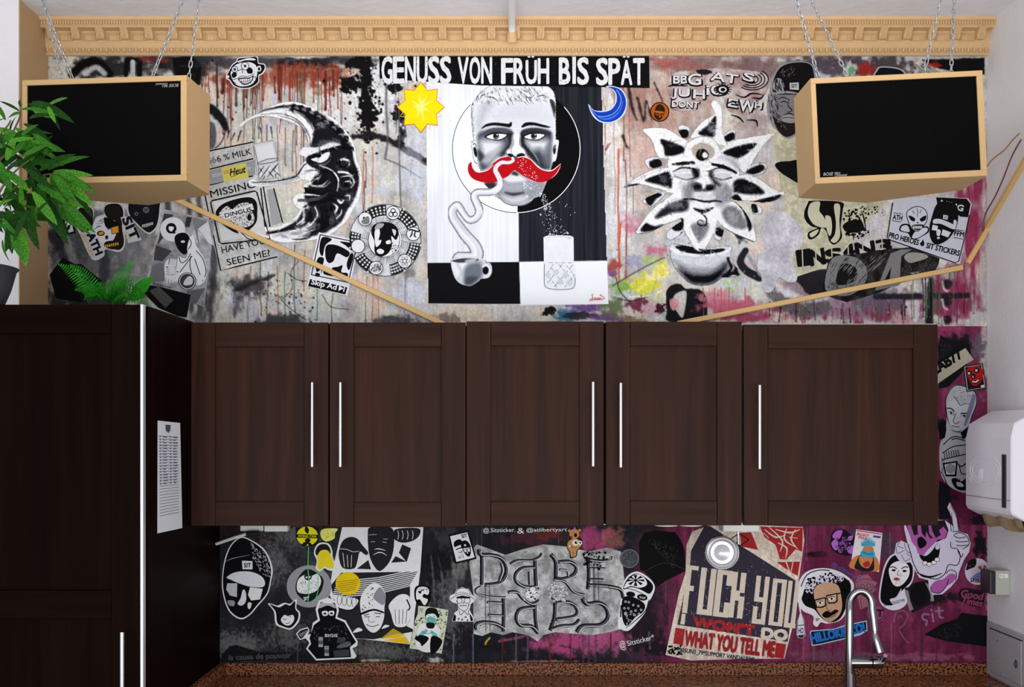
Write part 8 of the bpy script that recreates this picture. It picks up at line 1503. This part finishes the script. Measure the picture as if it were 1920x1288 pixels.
A.t(PK, '*305UN3_79*SUPPORT VANDALISM*', 815, 1160, 40, 700, 7.5, .02); A.dots(BK, 46, [(720, 1100), (860, 1110), (860, 1190), (730, 1180)], 4, 14, 2); A.dots(PB, 190, [(900, 420), (1850, 560), (1800, 1050), (840, 900)], 1.5, 5, 5); A.dots((150, 140, 128), 200, [(940, 60), (1900, 150), (1750, 1210), (760, 1180)], 1.5, 5, 6); A.hatch((160, 150, 136), 120, [(760, 960), (900, 300), (1900, 500), (1780, 1200)], 60, 3, 84, 10, 7); A.end()
# right-hand cluster
o4, k4 = (1460, 980), 4.174
A = Art('purple_fists_sticker', 'purple and black clenched fists sticker left of the priority label', 'sticker', [(405, 150), (425, 70), (500, 50), (560, 90), (620, 130), (632, 200), (600, 245), (530, 258), (450, 235), (415, 200)], (24, 18, 26), .002, o4, k4, 1)
for q_ in ([(420, 110), (450, 66), (500, 62), (470, 130)], [(412, 160), (450, 130), (470, 190), (440, 215)], [(540, 190), (590, 180), (618, 200), (590, 240), (545, 235)], [(545, 110), (580, 100), (575, 130), (550, 140)]): A.p((152, 90, 170), q_, 1)
A.dots((128, 76, 146), 90, [(450, 120), (560, 110), (570, 200), (480, 240), (440, 200)], 5, 11, 2); A.end()
A = Art('priority_label_sticker', 'white mail label sticker with a blue-haired person in a respirator', 'sticker', [(607, 52), (812, 80), (785, 385), (560, 355)], (196, 190, 194), .0024, o4, k4); A.l((170, 40, 54), [(612, 62), (808, 90)], 8, sm=0); A.t((170, 50, 60), 'PRIORITY', 612, 100, 24, 95, 9, .03); A.t((170, 50, 60), 'MAIL', 625, 125, 22, 70, 9, .03); A.p((50, 66, 130), [(740, 98), (800, 106), (796, 122), (738, 114)])
A.p((176, 110, 60), [(562, 355), (580, 280), (640, 250), (740, 255), (780, 300), (770, 380)], 1); A.p((30, 28, 30), [(625, 270), (650, 250), (730, 255), (745, 290), (735, 378), (600, 362), (610, 300)], 1); A.p((176, 112, 64), [(640, 260), (725, 262), (735, 300), (700, 355), (650, 340), (630, 300)], 1); A.p((170, 110, 66), [(660, 200), (690, 170), (735, 190), (745, 240), (700, 262), (660, 240)], 1)
for i in range(11): x = 655+i*9; A.p((60, 140, 170), [(x-9, 185), (x+(i-5)*2, 95+abs(i-5)*9), (x+9, 185)])
A.p((50, 140, 176), [(640, 240), (660, 215), (700, 230), (740, 225), (755, 255), (730, 278), (690, 262), (660, 275)], 1); A.l((20, 60, 80), [(660, 230), (700, 245), (740, 240)], 5); A.p((150, 40, 40), [(660, 320), (700, 300), (715, 330), (680, 350)], 1); A.end()
A = Art('curly_hair_portrait_sticker', 'large sticker of a curly-haired man with glasses and moustache behind the tap', 'sticker', [(150, 560), (155, 470), (210, 390), (300, 358), (400, 360), (480, 385), (550, 430), (588, 480), (580, 560), (560, 640), (520, 720), (470, 770), (380, 790), (330, 780), (300, 815), (270, 790), (270, 730), (190, 690), (150, 620)], (196, 192, 204), .0026, o4, k4, 1)
A.l(BK, [(175, 500), (220, 410), (310, 372), (400, 374)], 8); A.p(BK, [(190, 560), (220, 470), (300, 420), (400, 400), (480, 410), (560, 470), (560, 560), (520, 680), (470, 760), (390, 780), (320, 730), (280, 680), (210, 650), (180, 600)], 1); A.p((184, 180, 194), [(200, 520), (260, 440), (360, 400), (460, 400), (510, 440), (460, 470), (300, 480), (260, 560)], 1); A.dots(BK, 330, [(180, 560), (230, 440), (400, 390), (560, 460), (540, 600), (480, 500), (300, 490), (270, 640)], 4, 12, 3)
SKN = (176, 138, 112)
A.p(SKN, [(275, 560), (290, 500), (350, 470), (420, 470), (470, 500), (490, 580), (496, 660), (470, 730), (400, 778), (350, 750), (300, 680)], 1)
for x, y in ((325, 625), (415, 592)): A.p((34, 28, 30), [(x-46, y-25), (x+45, y-44), (x+48, y+25), (x+20, y+42), (x-30, y+42)]); A.p((186, 156, 136), [(x-36, y-14), (x+36, y-32), (x+36, y+18), (x+14, y+30), (x-24, y+30)]); A.e((214, 208, 206), x, y+4, 22, 11, -10); A.e(BK, x, y+3, 9); A.l(BK, [(x-25, y-6), (x, y-14), (x+25, y-10)], 5)
A.l((34, 28, 30), [(365, 600), (380, 592)], 9, sm=0); A.l((34, 28, 30), [(455, 560), (490, 548)], 10, sm=0); A.p(BK, [(340, 720), (375, 690), (410, 700), (440, 680), (470, 690), (430, 720), (370, 745)], 1); A.l((96, 60, 50), [(375, 640), (380, 680), (410, 690)], 5); A.l((90, 50, 46), [(380, 742), (420, 735), (450, 715)], 5); A.hatch(BK, 26, [(360, 750), (470, 720), (430, 775), (380, 778)], 14, 3, 80, 20, 4); A.t(BK, 'SIT', 290, 768, 22, 30, 0, .02); A.end()
A = Art('blue_graffiti_sticker', 'blue graffiti lettering sticker behind the tap', 'sticker', [(243, 870), (250, 845), (430, 830), (520, 800), (690, 765), (695, 845), (640, 880), (500, 915), (330, 955), (260, 965)], (150, 180, 206), .0022, o4, k4); A.p((20, 24, 34), [(250, 872), (256, 852), (432, 838), (524, 808), (684, 774), (688, 840), (500, 906), (330, 946), (266, 956)]); A.t((36, 100, 176), 'HILLOKIDZO!', 262, 940, 72, 425, -12, .05); A.end()
A = Art('bottle_sticker', 'small white bottle sticker beside the lyrics poster', 'sticker', [(155, 640), (172, 625), (175, 690), (200, 760), (210, 880), (190, 905), (150, 900), (140, 880), (145, 770), (165, 700)], (186, 184, 194), .0022, o4, k4); A.l(BK, [(168, 700), (150, 770), (146, 880), (155, 895), (190, 898), (204, 880), (196, 770), (176, 700)], 4); A.l(BK, [(148, 805), (200, 800)], 6, sm=0); A.p((40, 36, 44), [(150, 880), (202, 875), (190, 898), (155, 895)]); A.t(BK, 'HO', 155, 865, 44, 38, 0, .02); A.end()
A = Art('faded_skull_sticker', 'faded line-drawn skull with hat and pipe sticker right of the tap spout', 'sticker', [(600, 470), (630, 410), (700, 400), (740, 450), (775, 470), (740, 510), (775, 520), (730, 550), (770, 620), (640, 680), (610, 560)], (132, 84, 100), .0018, o4, k4)
for q_ in ([(605, 470), (660, 440), (740, 452), (772, 470)], [(625, 440), (650, 410), (700, 405), (735, 445)], [(620, 480), (630, 540), (680, 580), (720, 540), (740, 480)], [(690, 540), (740, 525), (772, 522)], [(640, 590), (650, 670)], [(720, 560), (760, 620)]): A.l((60, 34, 46), q_, 4)
A.ring((60, 34, 46), 655, 500, 16, 4, n=14); A.ring((60, 34, 46), 705, 495, 18, 4, n=14); A.end()
A = Art('round_sit_sticker', 'round magenta sticker with dark S I T letters below the hooded woman', 'sticker', [(765+72*math.cos(t), 706+72*math.sin(t)) for t in np.linspace(0, 6.283, 28, endpoint=False)], (120, 62, 86), .002, o4, k4); A.ring((34, 22, 30), 765, 706, 62, 6); A.t((34, 22, 30), 'SIT', 712, 735, 58, 105, 0, .04); A.end()
A = Art('long_haired_portrait_sticker', 'black and white sticker of a long-haired woman with red lips', 'sticker', [(785, 590), (800, 450), (830, 330), (880, 255), (960, 235), (1030, 270), (1062, 360), (1050, 450), (1020, 500), (985, 520), (1005, 620), (960, 670), (890, 685), (820, 655)], (186, 182, 194), .0026, o4, k4, 1)
A.p(BK, [(796, 590), (812, 450), (840, 340), (888, 265), (960, 248), (1022, 280), (1050, 360), (1040, 450), (1000, 500), (940, 560), (900, 640), (830, 640)], 1); A.p((198, 194, 206), [(862, 370), (890, 320), (950, 300), (1010, 330), (1025, 390), (1000, 450), (950, 495), (905, 490), (875, 440)], 1); A.l(BK, [(870, 350), (900, 345), (925, 362)], 8); A.l(BK, [(960, 360), (990, 345), (1015, 350)], 8); A.e(BK, 900, 372, 17, 9); A.e(BK, 985, 378, 17, 9); A.l(BK, [(940, 370), (930, 405), (945, 412)], 4); A.p((160, 26, 36), [(898, 440), (922, 428), (948, 440), (925, 455)], 1); A.hatch((90, 88, 96), 40, [(870, 400), (1000, 390), (950, 490), (900, 480)], 24, 3, 60, 60, 3); A.p((180, 176, 188), [(870, 600), (920, 580), (960, 515), (940, 600), (900, 640)], 1); A.t(BK, 'FACIN.COLLECTIVE', 828, 655, 22, 165, -14, .02); A.end()
A = Art('dark_dome_poster', 'black striped poster scrap under the pink dripping monster', 'poster', [(985, 510), (1060, 470), (1170, 450), (1200, 560), (1225, 620), (1045, 708)], (24, 22, 26), .0022, o4, k4)
for i in range(5): A.l((150, 148, 152), [(985+i*7, 520+i*3), (1000+i*7, 600+i*3), (1030+i*6, 690-i*3)], 3); A.l((150, 148, 152), [(1150+i*9, 470+i*4), (1190+i*4, 560), (1190+i*6, 615)], 3)
A.e((14, 13, 15), 1100, 560, 70, 92); A.end()
# dripping monster with knife
A = Art('dripping_monster_sticker', 'large pink and white dripping monster sticker with gloved hand raising a knife', 'sticker', [(905, 240), (920, 160), (960, 140), (1010, 165), (985, 60), (980, 0), (1160, -30), (1300, -20), (1370, 30), (1355, -40), (1320, -120), (1340, -160), (1390, -60), (1415, 70), (1480, 90), (1503, 160), (1490, 230), (1450, 290), (1410, 390), (1400, 440), (1350, 500), (1280, 560), (1210, 565), (1180, 520), (1170, 450), (1100, 430), (1060, 360), (1030, 310), (960, 320)], (178, 172, 188), .0030, o4, k4)
MP = (146, 76, 138); ML = (172, 168, 184)
A.l(BK, [(1010, 165), (1030, 230), (1060, 330), (1110, 410), (1170, 430), (1240, 440), (1300, 400), (1330, 330), (1400, 330), (1420, 250), (1380, 180)], 7)
A.p((30, 24, 30), [(985, -10), (1300, -20), (1330, 60), (1310, 120), (1240, 150), (1150, 160), (1080, 130), (1030, 110)], 0)
A.p(MP, [(1000, 0), (1020, 80), (1040, 150), (1075, 190), (1090, 240), (1130, 260), (1160, 220), (1200, 180), (1250, 130), (1300, 130), (1320, 70), (1290, 30), (1255, 60), (1270, 95), (1230, 120), (1200, 60), (1190, 0), (1170, 0), (1180, 90), (1210, 120), (1185, 125), (1155, 70), (1150, 120), (1120, 80), (1110, 0), (1085, 0), (1090, 90), (1060, 100), (1040, 40), (1035, 0)], 0)
A.p(BK, [(1085, 130), (1120, 110), (1160, 160), (1120, 200), (1095, 190)], 1); A.p(BK, [(1100, 250), (1150, 260), (1200, 220), (1240, 160), (1262, 190), (1250, 270), (1200, 320), (1130, 300)], 1)
for x, y in ((1145, 315), (1180, 325), (1215, 312), (1240, 288)): A.e((206, 202, 214), x, y, 20, 16); A.ring(BK, x, y, 20, 4, 16, n=14)
A.p(ML, [(1225, 185), (1250, 160), (1258, 200), (1235, 210)], 1); A.l(BK, [(1080, 390), (1180, 425), (1280, 395)], (5, 16, 5)); A.p(MP, [(1190, 500), (1230, 455), (1290, 440), (1340, 400), (1385, 410), (1370, 460), (1310, 500), (1270, 545), (1215, 548)], 1); A.l(BK, [(1190, 500), (1200, 540), (1260, 550), (1310, 500), (1330, 440)], 6); A.l(BK, [(1310, 400), (1340, 370), (1390, 390), (1385, 450)], 6)
A.p(ML, [(1345, 150), (1370, 90), (1420, 75), (1475, 110), (1490, 170), (1440, 205), (1380, 200)], 1)
for q_ in ([(1345, 150), (1352, 195), (1400, 200)], [(1370, 100), (1410, 120), (1470, 110)], [(1385, 140), (1420, 150), (1485, 145)], [(1390, 175), (1430, 180), (1488, 175)], [(1370, 95), (1420, 78), (1475, 108), (1490, 170), (1440, 206)], [(1360, 70), (1415, 68)], [(1400, 215), (1430, 270), (1440, 240)]): A.l(BK, q_, 6)
A.l(BK, [(1352, 70), (1335, -60), (1345, -140), (1395, -40), (1410, 68)], 5, sm=0); A.l(BK, [(1368, 60), (1352, -80)], 4, sm=0)
for q_ in ([(950, 150), (930, 180), (980, 200)], [(920, 190), (930, 240), (985, 215)], [(985, 160), (1000, 220), (1040, 240)], [(960, 250), (990, 300), (1030, 280)], [(1000, 240), (1040, 270)]): A.l((60, 56, 64), q_, 4)
A.end()
A = Art('round_colour_sticker', 'round white sticker with blue and red scribbles beside the wall socket', 'sticker', [(1555+97*math.cos(t), 382+104*math.sin(t)) for t in np.linspace(0, 6.283, 32, endpoint=False)], (176, 168, 180), .002, o4, k4); A.p((18, 16, 20), [(1465, 370), (1490, 300), (1545, 282), (1540, 340), (1500, 360)], 1); A.p((96, 110, 160), [(1510, 430), (1560, 390), (1620, 380), (1625, 420), (1560, 450)], 1); A.e((150, 50, 84), 1575, 350, 16, 12); A.e((150, 50, 84), 1612, 345, 12); A.t(BK, 'SAVAGE', 1500, 462, 32, 110, 8, .03); A.hatch((150, 60, 90), 90, [(1480, 330), (1640, 320), (1630, 460), (1490, 440)], 16, 3, 40, 80, 3); A.end()
A = Art('good_times_sticker', 'dark script sticker reading Good Times above the black mesh scrap', 'sticker', [(1400, 590), (1420, 530), (1460, 510), (1600, 540), (1610, 590), (1590, 660), (1500, 650), (1430, 620)], (30, 20, 28), .0022, o4, k4, 1); A.t((118, 52, 76), 'Good', 1422, 575, 58, 170, 10, .03, .15); A.t((118, 52, 76), 'Times', 1425, 628, 54, 165, 10, .03, .15); A.end()
A = Art('black_mesh_poster', 'torn black mesh-print scrap at the lower right end of the wall', 'poster', [(1140, 875), (1280, 790), (1400, 750), (1435, 702), (1500, 715), (1650, 730), (1650, 970), (1560, 960), (1330, 930), (1220, 900)], (16, 15, 18), .0016, o4, k4); A.hatch((62, 58, 50), 200, [(1200, 870), (1400, 780), (1470, 860), (1330, 920)], 12, 3, 45, 4, 3); A.end()
